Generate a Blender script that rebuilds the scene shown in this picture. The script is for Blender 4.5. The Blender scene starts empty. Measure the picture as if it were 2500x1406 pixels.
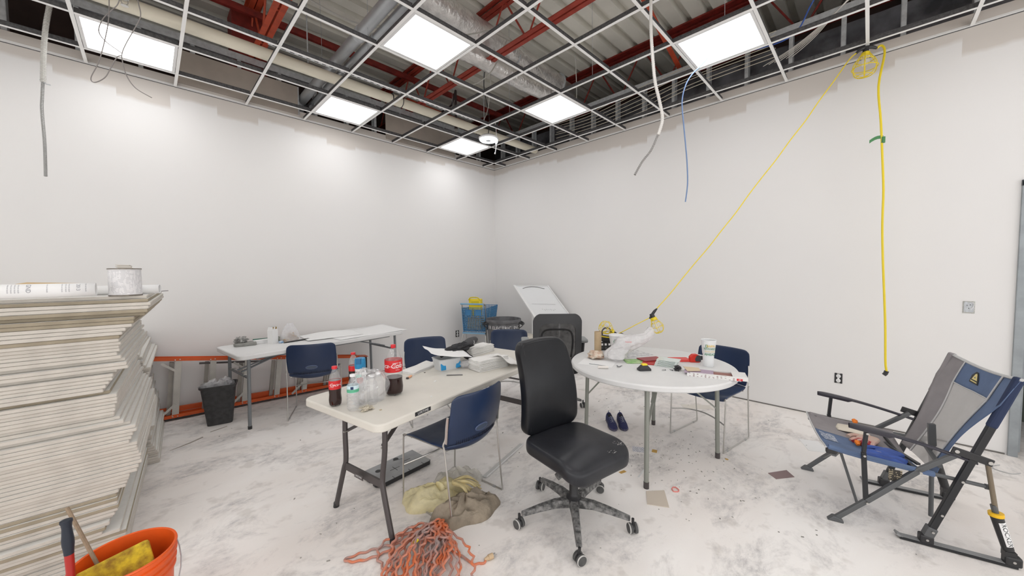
import bpy, bmesh, math, random
from math import sin, cos, pi, radians, atan2, sqrt
from mathutils import Vector, Matrix, Euler, noise
random.seed(7)
scene = bpy.context.scene
COL = scene.collection

# ---------------------------------------------------------------- camera, world, exposure
cam_d = bpy.data.cameras.new('camera'); cam = bpy.data.objects.new('camera', cam_d); COL.objects.link(cam)
cam_d.sensor_width = 36.0; cam_d.lens = 878.57 * 36.0 / 2500.0; cam_d.clip_start = 0.05
right = Vector((0.70428028, -0.70987627, -0.00806075)); up = Vector((0.03824077, 0.0265965, 0.99891455)); fwd = Vector((0.70889134, 0.70382406, -0.04587761))
m = Matrix((right, up, -fwd)).transposed().to_4x4(); m.translation = Vector((-4.8423, -5.2707, 1.517)); cam.matrix_world = m
scene.camera = cam
scene.view_settings.view_transform = 'Standard'; scene.view_settings.look = 'None'; scene.view_settings.gamma = 1.0
scene.view_settings.use_curve_mapping = False
scene.view_settings.exposure = 0.0
world = bpy.data.worlds.new('world'); scene.world = world; world.use_nodes = True
world.node_tree.nodes['Background'].inputs[0].default_value = (1.0, 0.99, 0.98, 1)
world.node_tree.nodes['Background'].inputs[1].default_value = 2.1
PANEL_STRENGTH = 7.2

# ---------------------------------------------------------------- materials
MATS = {}
def mat(name, color, rough=0.6, metal=0.0, var=0.0, scale=20.0, bump=0.0, bscale=60.0, emit=0.0, alpha=1.0, trans=0.0, ior=1.45, col2=None, spec=None, sheen=0):
    if name in MATS: return MATS[name]
    m = bpy.data.materials.new(name); m.use_nodes = True; MATS[name] = m
    nt = m.node_tree; b = nt.nodes['Principled BSDF']
    c = (color[0], color[1], color[2], 1)
    b.inputs['Base Color'].default_value = c; b.inputs['Roughness'].default_value = rough; b.inputs['Metallic'].default_value = metal
    if spec is not None: b.inputs['Specular IOR Level'].default_value = spec
    tc = nt.nodes.new('ShaderNodeTexCoord')
    if var > 0 or col2:
        n = nt.nodes.new('ShaderNodeTexNoise'); n.inputs['Scale'].default_value = scale; n.inputs['Detail'].default_value = 5
        r = nt.nodes.new('ShaderNodeValToRGB'); r.color_ramp.elements[0].position = 0.35; r.color_ramp.elements[1].position = 0.65
        d = col2 if col2 else tuple(x * (1 - var) for x in color)
        r.color_ramp.elements[0].color = (d[0], d[1], d[2], 1); r.color_ramp.elements[1].color = c
        nt.links.new(tc.outputs['Object'], n.inputs['Vector']); nt.links.new(n.outputs['Fac'], r.inputs['Fac']); nt.links.new(r.outputs['Color'], b.inputs['Base Color'])
    if bump > 0:
        n2 = nt.nodes.new('ShaderNodeTexNoise'); n2.inputs['Scale'].default_value = bscale; n2.inputs['Detail'].default_value = 3
        bp = nt.nodes.new('ShaderNodeBump'); bp.inputs['Strength'].default_value = bump; bp.inputs['Distance'].default_value = 0.01
        nt.links.new(tc.outputs['Object'], n2.inputs['Vector']); nt.links.new(n2.outputs['Fac'], bp.inputs['Height']); nt.links.new(bp.outputs['Normal'], b.inputs['Normal'])
    if emit > 0:
        b.inputs['Emission Color'].default_value = c; b.inputs['Emission Strength'].default_value = emit
    if trans > 0:
        b.inputs['Transmission Weight'].default_value = trans; b.inputs['IOR'].default_value = ior
    if alpha < 1: b.inputs['Alpha'].default_value = alpha
    return m

def floor_mat():
    m = bpy.data.materials.new('dusty_concrete'); m.use_nodes = True; nt = m.node_tree; b = nt.nodes['Principled BSDF']; L = nt.links.new
    tc = nt.nodes.new('ShaderNodeTexCoord')
    mp = nt.nodes.new('ShaderNodeMapping'); mp.inputs['Rotation'].default_value = (0, 0, 0.75); mp.inputs['Scale'].default_value = (1.0, 1.7, 1)
    L(tc.outputs['Object'], mp.inputs['Vector'])
    def noi(scale, detail, rough=0.6, src=mp, dist=0.0):
        n = nt.nodes.new('ShaderNodeTexNoise'); n.inputs['Scale'].default_value = scale; n.inputs['Detail'].default_value = detail
        n.inputs['Roughness'].default_value = rough; n.inputs['Distortion'].default_value = dist; L(src.outputs[0], n.inputs['Vector']); return n
    def ramp(src, p0, p1, c0, c1):
        r = nt.nodes.new('ShaderNodeValToRGB'); e = r.color_ramp.elements; e[0].position = p0; e[1].position = p1
        e[0].color = (*c0, 1); e[1].color = (*c1, 1); L(src.outputs['Fac'], r.inputs['Fac']); return r
    def mix(fac, a, bb):
        x = nt.nodes.new('ShaderNodeMix'); x.data_type = 'RGBA'; L(fac, x.inputs[0]); L(a, x.inputs[6]); L(bb, x.inputs[7]); return x.outputs[2]
    n1 = noi(0.8, 4, 0.55); n2 = noi(1.5, 8, 0.72, mp, 0.5); n3 = noi(9, 9, 0.82, mp, 0.3); n4 = noi(60, 3, 0.6, tc)
    base = ramp(n1, 0.35, 0.65, (0.85, 0.80, 0.765), (0.93, 0.905, 0.885))
    grey = ramp(n2, 0.37, 0.51, (1, 1, 1), (0, 0, 0))
    fine = ramp(n3, 0.40, 0.62, (1, 1, 1), (0, 0, 0))
    gcol = nt.nodes.new('ShaderNodeRGB'); gcol.outputs[0].default_value = (0.42, 0.405, 0.405, 1)
    mul = nt.nodes.new('ShaderNodeMath'); mul.operation = 'MULTIPLY'; L(grey.outputs[0], mul.inputs[0]); L(fine.outputs[0], mul.inputs[1])
    mu2 = nt.nodes.new('ShaderNodeMath'); mu2.operation = 'MULTIPLY'; L(mul.outputs[0], mu2.inputs[0]); mu2.inputs[1].default_value = 0.85
    c1 = mix(mu2.outputs[0], base.outputs[0], gcol.outputs[0])
    f2 = ramp(n4, 0.33, 0.42, (0.35, 0.35, 0.35), (0, 0, 0))
    dc = nt.nodes.new('ShaderNodeRGB'); dc.outputs[0].default_value = (0.5, 0.46, 0.42, 1)
    c2 = mix(f2.outputs[0], c1, dc.outputs[0])
    L(c2, b.inputs['Base Color']); b.inputs['Roughness'].default_value = 0.75
    bp = nt.nodes.new('ShaderNodeBump'); bp.inputs['Strength'].default_value = 0.25; bp.inputs['Distance'].default_value = 0.01
    L(n3.outputs['Fac'], bp.inputs['Height']); L(bp.outputs['Normal'], b.inputs['Normal'])
    return m

def wall_mat(name, seed):
    m = bpy.data.materials.new(name); m.use_nodes = True; nt = m.node_tree; b = nt.nodes['Principled BSDF']; L = nt.links.new
    tc = nt.nodes.new('ShaderNodeTexCoord'); sep = nt.nodes.new('ShaderNodeSeparateXYZ'); L(tc.outputs['Object'], sep.inputs[0])
    ad = nt.nodes.new('ShaderNodeMath'); ad.operation = 'ADD'; L(sep.outputs[0], ad.inputs[0]); L(sep.outputs[1], ad.inputs[1])
    # coarse steps along the wall: the rolled paint stops at uneven heights under the grid
    vo = nt.nodes.new('ShaderNodeTexWhiteNoise'); vo.noise_dimensions = '1D'
    ml = nt.nodes.new('ShaderNodeMath'); ml.operation = 'MULTIPLY'; ml.inputs[1].default_value = 2.6; L(ad.outputs[0], ml.inputs[0])
    fl = nt.nodes.new('ShaderNodeMath'); fl.operation = 'FLOOR'; L(ml.outputs[0], fl.inputs[0]); L(fl.outputs[0], vo.inputs['W'])
    nz = nt.nodes.new('ShaderNodeTexNoise'); nz.inputs['Scale'].default_value = 6; L(tc.outputs['Object'], nz.inputs['Vector'])
    a1 = nt.nodes.new('ShaderNodeMath'); a1.operation = 'MULTIPLY_ADD'; L(vo.outputs['Value'], a1.inputs[0]); a1.inputs[1].default_value = 0.16; L(sep.outputs[2], a1.inputs[2])
    a2 = nt.nodes.new('ShaderNodeMath'); a2.operation = 'MULTIPLY_ADD'; L(nz.outputs['Fac'], a2.inputs[0]); a2.inputs[1].default_value = 0.06; L(a1.outputs[0], a2.inputs[2])
    r = nt.nodes.new('ShaderNodeMapRange'); r.inputs[1].default_value = 3.42; r.inputs[2].default_value = 3.46; L(a2.outputs[0], r.inputs[0])
    m1 = nt.nodes.new('ShaderNodeMix'); m1.data_type = 'RGBA'; m1.inputs[6].default_value = (0.80, 0.79, 0.78, 1); m1.inputs[7].default_value = (0.66, 0.62, 0.58, 1)
    L(r.outputs[0], m1.inputs[0])
    n5 = nt.nodes.new('ShaderNodeTexNoise'); n5.inputs['Scale'].default_value = 0.9; L(tc.outputs['Object'], n5.inputs['Vector'])
    r5 = nt.nodes.new('ShaderNodeValToRGB'); r5.color_ramp.elements[0].color = (0.95, 0.95, 0.96, 1); r5.color_ramp.elements[1].color = (1, 0.995, 0.99, 1); L(n5.outputs['Fac'], r5.inputs['Fac'])
    mm = nt.nodes.new('ShaderNodeMix'); mm.data_type = 'RGBA'; mm.blend_type = 'MULTIPLY'; mm.inputs[0].default_value = 1; L(m1.outputs[2], mm.inputs[6]); L(r5.outputs[0], mm.inputs[7])
    L(mm.outputs[2], b.inputs['Base Color']); b.inputs['Roughness'].default_value = 0.95
    b.inputs['Specular IOR Level'].default_value = 0.05
    return m

def stripes_mat(name, c_bg, c_ink, scale, thresh=0.5, axis=2, rough=0.6, hbreak=25.0):
    """paper with rows of fine print"""
    m = bpy.data.materials.new(name); m.use_nodes = True; nt = m.node_tree; b = nt.nodes['Principled BSDF']; L = nt.links.new
    tc = nt.nodes.new('ShaderNodeTexCoord'); sep = nt.nodes.new('ShaderNodeSeparateXYZ'); L(tc.outputs['Object'], sep.inputs[0])
    ml = nt.nodes.new('ShaderNodeMath'); ml.operation = 'MULTIPLY'; ml.inputs[1].default_value = scale; L(sep.outputs[axis], ml.inputs[0])
    fr = nt.nodes.new('ShaderNodeMath'); fr.operation = 'FRACT'; L(ml.outputs[0], fr.inputs[0])
    gt = nt.nodes.new('ShaderNodeMath'); gt.operation = 'GREATER_THAN'; gt.inputs[1].default_value = thresh; L(fr.outputs[0], gt.inputs[0])
    n = nt.nodes.new('ShaderNodeTexNoise'); n.inputs['Scale'].default_value = hbreak; n.inputs['Detail'].default_value = 2
    mp = nt.nodes.new('ShaderNodeMapping'); sc = [3, 3, 3]; sc[axis] = 1.2; mp.inputs['Scale'].default_value = sc; L(tc.outputs['Object'], mp.inputs['Vector']); L(mp.outputs[0], n.inputs['Vector'])
    g2 = nt.nodes.new('ShaderNodeMath'); g2.operation = 'GREATER_THAN'; g2.inputs[1].default_value = 0.5; L(n.outputs['Fac'], g2.inputs[0])
    mu = nt.nodes.new('ShaderNodeMath'); mu.operation = 'MULTIPLY'; L(gt.outputs[0], mu.inputs[0]); L(g2.outputs[0], mu.inputs[1])
    x = nt.nodes.new('ShaderNodeMix'); x.data_type = 'RGBA'; x.inputs[6].default_value = (*c_bg, 1); x.inputs[7].default_value = (*c_ink, 1); L(mu.outputs[0], x.inputs[0])
    L(x.outputs[2], b.inputs['Base Color']); b.inputs['Roughness'].default_value = rough
    MATS[name] = m; return m

def film_mat(name, color, opacity, rough=0.25, gloss=0.12, vary=0.12, crinkle=0.0):
    """thin clear plastic: see-through film with a soft sheen and a milky share"""
    m = bpy.data.materials.new(name); m.use_nodes = True; nt = m.node_tree; nt.nodes.remove(nt.nodes['Principled BSDF']); L = nt.links.new
    out = nt.nodes['Material Output']
    t = nt.nodes.new('ShaderNodeBsdfTransparent'); g = nt.nodes.new('ShaderNodeBsdfGlossy'); g.inputs['Roughness'].default_value = rough
    d = nt.nodes.new('ShaderNodeBsdfDiffuse'); d.inputs['Color'].default_value = (*color, 1)
    tr = nt.nodes.new('ShaderNodeBsdfTranslucent'); tr.inputs['Color'].default_value = (*color, 1)
    dd = nt.nodes.new('ShaderNodeMixShader'); dd.inputs[0].default_value = 0.4; L(d.outputs[0], dd.inputs[1]); L(tr.outputs[0], dd.inputs[2])
    n = nt.nodes.new('ShaderNodeTexNoise'); n.inputs['Scale'].default_value = 18; tc = nt.nodes.new('ShaderNodeTexCoord'); L(tc.outputs['Object'], n.inputs['Vector'])
    mr = nt.nodes.new('ShaderNodeMapRange'); mr.inputs[1].default_value = 0.3; mr.inputs[2].default_value = 0.7; mr.inputs[3].default_value = opacity * (1 - vary); mr.inputs[4].default_value = min(1, opacity * (1 + vary)); L(n.outputs['Fac'], mr.inputs[0])
    a = nt.nodes.new('ShaderNodeMixShader'); L(mr.outputs[0], a.inputs[0]); L(t.outputs[0], a.inputs[1]); L(dd.outputs[0], a.inputs[2])
    lw = nt.nodes.new('ShaderNodeLayerWeight'); fr = nt.nodes.new('ShaderNodeMath'); fr.operation = 'POWER'; fr.inputs[1].default_value = 3.0; L(lw.outputs['Facing'], fr.inputs[0])
    sc = nt.nodes.new('ShaderNodeMath'); sc.operation = 'MULTIPLY_ADD'; sc.inputs[1].default_value = gloss * 0.7; sc.inputs[2].default_value = gloss * 0.08; L(fr.outputs[0], sc.inputs[0])
    c = nt.nodes.new('ShaderNodeMixShader'); L(sc.outputs[0], c.inputs[0]); L(a.outputs[0], c.inputs[1]); L(g.outputs[0], c.inputs[2])
    nb = nt.nodes.new('ShaderNodeTexNoise'); nb.inputs['Scale'].default_value = 30; nb.inputs['Detail'].default_value = 4; nb.inputs['Distortion'].default_value = 1.2; L(tc.outputs['Object'], nb.inputs['Vector'])
    bp = nt.nodes.new('ShaderNodeBump'); bp.inputs['Strength'].default_value = crinkle; bp.inputs['Distance'].default_value = 0.01; L(nb.outputs['Fac'], bp.inputs['Height'])
    for q in (g, d, tr): L(bp.outputs['Normal'], q.inputs['Normal'])
    L(c.outputs[0], out.inputs[0]); MATS[name] = m; return m

# ---------------------------------------------------------------- geometry helpers
class B:
    """collects shapes into one mesh"""
    def __init__(s): s.v = []; s.f = []; s.m = []; s.cur = 0
    def add(s, vs, fs):
        o = len(s.v); s.v += [tuple(v) for v in vs]; s.f += [tuple(i + o for i in f) for f in fs]; s.m += [s.cur] * len(fs); return s
    def mat(s, i): s.cur = i; return s
    def box(s, c, size, rz=0, rx=0, ry=0, M=None):
        hx, hy, hz = size[0] / 2, size[1] / 2, size[2] / 2
        R = Euler((rx, ry, rz)).to_matrix() if M is None else M
        vs = [R @ Vector((x * hx, y * hy, z * hz)) + Vector(c) for x in (-1, 1) for y in (-1, 1) for z in (-1, 1)]
        return s.add(vs, [(0, 1, 3, 2), (4, 6, 7, 5), (0, 4, 5, 1), (2, 3, 7, 6), (0, 2, 6, 4), (1, 5, 7, 3)])
    def bar(s, a, b, w, h, roll=0.0):
        a = Vector(a); b = Vector(b); d = (b - a); L = d.length; q = d.to_track_quat('X', 'Z').to_matrix() @ Matrix.Rotation(roll, 3, 'X')
        return s.box((a + b) / 2, (L, w, h), M=q)
    def tube(s, pts, r, n=8, smooth=0, caps=True, radii=None):
        pts = [Vector(p) for p in pts]
        if smooth: pts, radii = catmull(pts, smooth, radii)
        N = len(pts); rings = []; prev = None
        for i, p in enumerate(pts):
            t = (pts[min(i + 1, N - 1)] - pts[max(i - 1, 0)]);
            if t.length < 1e-9: t = Vector((0, 0, 1))
            t.normalize()
            if prev is None:
                u = t.orthogonal().normalized()
            else:
                u = prev - t * prev.dot(t)
                u = u.normalized() if u.length > 1e-6 else t.orthogonal().normalized()
            prev = u; w = t.cross(u); rr = radii[i] if radii else r
            rings.append([p + (u * cos(2 * pi * k / n) + w * sin(2 * pi * k / n)) * rr for k in range(n)])
        vs = [v for rg in rings for v in rg]
        fs = [(i * n + k, i * n + (k + 1) % n, (i + 1) * n + (k + 1) % n, (i + 1) * n + k) for i in range(N - 1) for k in range(n)]
        if caps: fs += [tuple(range(n - 1, -1, -1)), tuple((N - 1) * n + k for k in range(n))]
        return s.add(vs, fs)
    def lathe(s, prof, n=24, c=(0, 0, 0), M=None, closed=False, sx=1, sy=1):
        c = Vector(c); vs = []
        for r, z in prof:
            for k in range(n):
                v = Vector((r * cos(2 * pi * k / n) * sx, r * sin(2 * pi * k / n) * sy, z)); v = (M @ v if M is not None else v) + c; vs.append(v)
        P = len(prof); fs = [(i * n + k, i * n + (k + 1) % n, (i + 1) * n + (k + 1) % n, (i + 1) * n + k) for i in range(P - 1) for k in range(n)]
        if not closed:
            if prof[0][0] > 1e-5: fs.append(tuple(range(n - 1, -1, -1)))
            if prof[-1][0] > 1e-5: fs.append(tuple((P - 1) * n + k for k in range(n)))
        return s.add(vs, fs)
    def prism(s, poly, z0, z1, M=None, c=(0, 0, 0)):
        c = Vector(c); n = len(poly); vs = []
        for z in (z0, z1):
            for p in poly:
                v = Vector((p[0], p[1], z)); vs.append((M @ v if M is not None else v) + c)
        return s.add(vs, [tuple(range(n - 1, -1, -1)), tuple(range(n, 2 * n))] + [(k, (k + 1) % n, n + (k + 1) % n, n + k) for k in range(n)])
    def grid(s, fn, nu, nv):
        vs = [fn(i / nu, j / nv) for i in range(nu + 1) for j in range(nv + 1)]
        return s.add(vs, [(i * (nv + 1) + j, (i + 1) * (nv + 1) + j, (i + 1) * (nv + 1) + j + 1, i * (nv + 1) + j + 1) for i in range(nu) for j in range(nv)])

def catmull(p, k, radii=None):
    out = []; ro = []
    n = len(p)
    for i in range(n - 1):
        p0 = p[max(i - 1, 0)]; p1 = p[i]; p2 = p[i + 1]; p3 = p[min(i + 2, n - 1)]
        for j in range(k):
            t = j / k
            out.append(0.5 * ((2 * p1) + (p2 - p0) * t + (2 * p0 - 5 * p1 + 4 * p2 - p3) * t * t + (3 * p1 - p0 - 3 * p2 + p3) * t ** 3))
            if radii: ro.append(radii[i] * (1 - t) + radii[i + 1] * t)
    out.append(p[-1])
    if radii: ro.append(radii[-1])
    return out, (ro if radii else None)

def rrect(w, h, r, n=4):
    out = []
    for cx, cy, a0 in ((w / 2 - r, h / 2 - r, 0), (-w / 2 + r, h / 2 - r, 90), (-w / 2 + r, -h / 2 + r, 180), (w / 2 - r, -h / 2 + r, 270)):
        for k in range(n + 1):
            a = radians(a0 + 90 * k / n); out.append((cx + r * cos(a), cy + r * sin(a)))
    return out

def obj(name, b, mats, parent=None, loc=(0, 0, 0), rot=(0, 0, 0), smooth=False, bevel=0, solid=0, sub=0, label=None, crease=35):
    me = bpy.data.meshes.new(name); me.from_pydata(b.v, [], b.f)
    if not isinstance(mats, (list, tuple)): mats = [mats]
    for x in mats: me.materials.append(x)
    if len(mats) > 1: me.polygons.foreach_set('material_index', b.m)
    bm = bmesh.new(); bm.from_mesh(me); bmesh.ops.recalc_face_normals(bm, faces=bm.faces); bm.to_mesh(me); bm.free()
    if smooth:
        me.polygons.foreach_set('use_smooth', [True] * len(me.polygons))
        try: me.set_sharp_from_angle(angle=radians(crease))
        except Exception: pass
    me.update()
    o = bpy.data.objects.new(name, me); COL.objects.link(o); o.location = loc; o.rotation_euler = rot
    if parent is not None: o.parent = parent
    if solid: md = o.modifiers.new('solid', 'SOLIDIFY'); md.thickness = solid; md.offset = 0
    if bevel: md = o.modifiers.new('bevel', 'BEVEL'); md.width = bevel; md.segments = 2; md.limit_method = 'ANGLE'; md.angle_limit = radians(40)
    if sub: md = o.modifiers.new('sub', 'SUBSURF'); md.levels = sub; md.render_levels = sub
    if label: o['label'] = label
    return o

def tag(o, label, cat, group=None):
    o['label'] = label; o['category'] = cat
    if group: o['group'] = group
    return o
def thing(name, label, cat, loc=(0, 0, 0), rz=0, group=None, rot=None):
    o = bpy.data.objects.new(name, None); COL.objects.link(o); o.location = loc; o.rotation_euler = rot if rot else (0, 0, rz)
    o.empty_display_size = 0.1
    return tag(o, label, cat, group)
def struct(o): o['kind'] = 'structure'; return o
KIDS = {}
def dup(root, loc=None, rz=None, label=None, group=None):
    def cp(o, par):
        c = o.copy(); COL.objects.link(c)
        if par is not None: c.parent = par
        for ch in list(o.children): cp(ch, c)
        return c
    c = cp(root, None)
    if loc is not None: c.location = loc
    if rz is not None: c.rotation_euler = (0, 0, rz)
    if label: c['label'] = label
    if group: c['group'] = group
    return c

def text_geo(s, size, extrude=0.0, spacing=1.0, shear=0.0, align='CENTER'):
    cu = bpy.data.curves.new('txt', 'FONT'); cu.body = s; cu.size = size; cu.extrude = extrude; cu.align_x = align; cu.align_y = 'CENTER'
    cu.space_character = spacing; cu.shear = shear; cu.resolution_u = 3
    o = bpy.data.objects.new('txt', cu); COL.objects.link(o)
    dg = bpy.context.evaluated_depsgraph_get(); me = bpy.data.meshes.new_from_object(o.evaluated_get(dg))
    vs = [v.co.copy() for v in me.vertices]; fs = [tuple(p.vertices) for p in me.polygons]
    bpy.data.objects.remove(o); bpy.data.curves.remove(cu); bpy.data.meshes.remove(me)
    return vs, fs
def text_on(b, s, size, fn, **k):
    """adds lettering to b; fn maps (x, y) of the flat text to a point"""
    vs, fs = text_geo(s, size, **k); return b.add([fn(v.x, v.y) for v in vs], fs)

# common materials
M_FLOOR = floor_mat(); M_WALL = wall_mat('painted_drywall', 1)
M_TEE = mat('white_tee', (0.92, 0.92, 0.91), 0.5); M_GALV = mat('galvanised_steel', (0.56, 0.585, 0.61), 0.5, 0.35, 0.2, 30)
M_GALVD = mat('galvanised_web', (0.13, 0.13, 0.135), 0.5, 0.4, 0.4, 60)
M_WHITE = mat('white_enamel', (0.80, 0.80, 0.80), 0.4)
M_RED = mat('red_primer', (0.23, 0.020, 0.013), 0.6, 0, 0.35, 12); M_ORED = mat('orange_red_primer', (0.55, 0.075, 0.028), 0.55, 0, 0.25, 12)
M_CHROME = mat('brushed_chrome', (0.55, 0.54, 0.52), 0.3, 0.9)
M_BLACK = mat('black_plastic', (0.022, 0.022, 0.024), 0.45)
M_PAPER = mat('white_paper', (0.82, 0.82, 0.82), 0.8)
M_YEL = mat('yellow_plastic', (0.80, 0.62, 0.02), 0.45)
M_INK = mat('black_ink', (0.03, 0.03, 0.03), 0.6)
M_EMIT = mat('led_lens', (1.0, 1.0, 1.0), 0.5, emit=PANEL_STRENGTH)
M_DRY = mat('bare_drywall', (0.46, 0.41, 0.36), 0.85, 0, 0.12, 5)
M_DARK = mat('dark_plenum_backing', (0.06, 0.035, 0.03), 0.9, 0, 0.5, 3)  # for the backing added to keep the plenum dark

# ================================================================ THE ROOM
XL, YB, H = -8.6, -9.4, 3.50
G = 0.6096
# floor
b = B(); b.box(((XL - 0.2) / 2 + 0.7, (YB - 0.2) / 2 + 0.3, -0.05), (abs(XL) + 1.7, abs(YB) + 0.9, 0.1)); struct(obj('floor', b, M_FLOOR))
# left wall (plane y = 0) and right wall (plane x = 0) with the door opening
b = B(); b.box((XL / 2, 0.06, 1.80), (abs(XL) + 0.02, 0.12, 3.60)); wall_l = struct(obj('wall_left', b, M_WALL))
DY0, DY1, DZ = -6.10, -7.05, 2.20
b = B(); b.box((0.06, (DY0 + 0.12) / 2 + 0.0, 1.80), (0.12, abs(DY0) + 0.12, 3.60)); b.box((0.06, (DY1 + YB) / 2, 1.775), (0.12, abs(YB - DY1), 3.55)); b.box((0.06, (DY0 + DY1) / 2, (DZ + 3.55) / 2), (0.12, DY0 - DY1, 3.55 - DZ))
wall_r = struct(obj('wall_right', b, M_WALL))
b = B(); b.box((XL - 0.06, YB / 2, 4.0), (0.12, abs(YB), 1.4)); b.box((XL - 0.06, YB / 2, 0.15), (0.12, abs(YB), 0.3)); b.box((XL - 0.06, -1.2, 1.8), (0.12, 2.4, 3.0)); struct(obj('wall_west', b, M_WALL))
b = B(); b.box((XL / 2, YB - 0.06, 4.0), (abs(XL), 0.12, 1.4)); b.box((XL / 2, YB - 0.06, 0.15), (abs(XL), 0.12, 0.3)); struct(obj('wall_south', b, M_WALL))  # unseen walls, left open to let soft fill light in
b = B()
for k in range(8): b.box((XL + 0.03 + k * 1.2, YB - 0.06, 1.8), (0.06, 0.10, 3.0))
struct(obj('added_fill_opening_1', b, M_WHITE))  # added mullions in an unseen opening that admits world fill light
b = B()
for k in range(6): b.box((XL - 0.06, YB + 0.03 + k * 1.35, 1.8), (0.10, 0.06, 3.0))
struct(obj('added_fill_opening_2', b, M_WHITE))  # second added opening, also for fill from behind the camera
# door frame (steel) on the right wall, space behind it
b = B()
for y in (DY0 - 0.025, DY1 + 0.025): b.box((0.055, y, DZ / 2), (0.15, 0.05, DZ))
b.box((0.055, (DY0 + DY1) / 2, DZ - 0.025), (0.15, DY0 - DY1, 0.05))
for y in (DY0 - 0.06, DY1 + 0.06): b.box((0.07, y, DZ / 2), (0.05, 0.02, DZ - 0.05))
door = struct(obj('door_1', b, mat('grey_steel_frame', (0.33, 0.36, 0.38), 0.45, 0.3, 0.2, 8), bevel=0.003))
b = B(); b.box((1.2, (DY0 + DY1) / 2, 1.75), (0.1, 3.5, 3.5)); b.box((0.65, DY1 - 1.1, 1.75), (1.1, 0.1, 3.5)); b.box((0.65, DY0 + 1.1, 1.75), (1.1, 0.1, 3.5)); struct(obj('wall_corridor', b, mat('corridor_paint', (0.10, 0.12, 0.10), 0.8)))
# thin dark strips painting the shadow gap where the drywall stops above the slab
b = B(); b.box((-0.002, DY0 / 2, 0.006), (0.006, abs(DY0) - 0.02, 0.012)); struct(obj('gap_shade_right', b, mat('painted_gap_shade', (0.16, 0.15, 0.14), 0.9)))
b = B(); b.box((XL / 2, -0.002, 0.006), (abs(XL) - 0.02, 0.006, 0.012)); struct(obj('gap_shade_left', b, MATS['painted_gap_shade']))

# studs above both walls, each a part of its wall
b = B(); b.box((0, 0, 0), (0.035, 0.09, 1.15)); b.box((0.014, 0, 0), (0.006, 0.094, 1.14))
sm = None
def stud(x, y, wall, rz, h=1.15, z=4.125):
    bb = B(); bb.box((0, -0.043, 0), (0.035, 0.004, h)); bb.box((0.016, 0, 0), (0.004, 0.09, h)); bb.box((0, 0.043, 0), (0.035, 0.004, h)); bb.box((-0.016, -0.038, 0), (0.003, 0.012, h))
    return obj('stud', bb, M_GALV, wall, (x, y, z), (0, 0, rz))
STUD_Y = [-0.19, -0.59, -0.99, -1.39, -1.80, -2.20, -2.61, -3.01, -3.41, -3.82, -4.22, -4.62, -5.03, -5.43, -5.84, -6.24]
s0 = stud(0.06, STUD_Y[0], wall_r, pi / 2, 0.5, 3.80)
for y in STUD_Y[1:]:
    c = s0.copy(); COL.objects.link(c); c.parent = wall_r; c.location = (0.06, y, 3.80)
s1 = stud(-0.35, 0.06, wall_l, 0, 0.5, 3.80)
for k in range(1, 20):
    c = s1.copy(); COL.objects.link(c); c.parent = wall_l; c.location = (-0.35 - 0.4064 * k, 0.06, 3.80)
b = B(); b.box((0.06, -3.2, 4.06), (0.10, 6.6, 0.04)); b.box((0.0, -3.2, 4.04), (0.004, 6.6, 0.07)); obj('top_track', b, M_GALV, wall_r)
b = B(); b.box((XL / 2, 0.06, 4.06), (abs(XL), 0.10, 0.04)); b.box((XL / 2, 0.01, 4.04), (abs(XL), 0.004, 0.07)); obj('top_track', b, M_GALV, wall_l)
# drywall sheets that still stand above the grid on the left wall
for x0, x1, z1 in ((-4.56, -3.415, 3.90), (-2.23, -0.95, 3.93)):
    b = B(); b.box(((x0 + x1) / 2, -0.004, (3.55 + z1) / 2), (x1 - x0, 0.016, z1 - 3.55)); obj('drywall_panel', b, M_DRY, wall_l)
    b = B(); b.box((x1 + 0.008, 0.05, (3.55 + z1) / 2), (0.016, 0.12, z1 - 3.55)); obj('drywall_edge', b, M_GALV, wall_l)
# dark backing added beyond the walls, up to the deck, to keep the plenum dark
b = B(); b.box((1.35, -4.2, 3.6), (0.1, 12, 2.6)); b.box((-4.2, 1.35, 3.6), (11.2, 0.1, 2.6)); struct(obj('added_dark_backing', b, M_DARK))
b = B(); b.box((0.75, -4.2, 3.50), (1.2, 11.0, 0.04)); b.box((-4.2, 0.75, 3.50), (9.0, 1.2, 0.04)); struct(obj('added_dark_floor', b, M_DARK))
b = B()
for x in (0.30,): b.grid(lambda u, v: Vector((x + 0.02 * noise.noise((u * 60, v * 4, 3)), 0.3 - u * 7.2, 3.53 + v * 0.50)), 90, 4)
o = obj('insulation_film', b, mat('dark_foil', (0.20, 0.205, 0.23), 0.35, 0.4, 0.7, 4), wall_r, smooth=True)

# roof deck with trapezoid ribs running along x
DZK = 4.70
b = B(); prof = []; y = YB - 0.1; P = 0.24
while y < 1.4:
    prof += [(y, DZK), (y + 0.150, DZK), (y + 0.158, DZK + 0.075), (y + 0.232, DZK + 0.075)]; y += P
n = len(prof); vs = [Vector((x, p[0], p[1])) for x in (XL - 0.1, 1.35) for p in prof]
b.add(vs, [(k, k + 1, n + k + 1, n + k) for k in range(n - 1)])
b.box(((XL + 1.2) / 2, (YB + 1.4) / 2, DZK + 0.12), (abs(XL) + 1.6, abs(YB) + 1.7, 0.05))
deck = struct(obj('ceiling', b, mat('roof_deck_paint', (0.84, 0.82, 0.74), 0.6, 0.0, 0.15, 2.0)))

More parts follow.
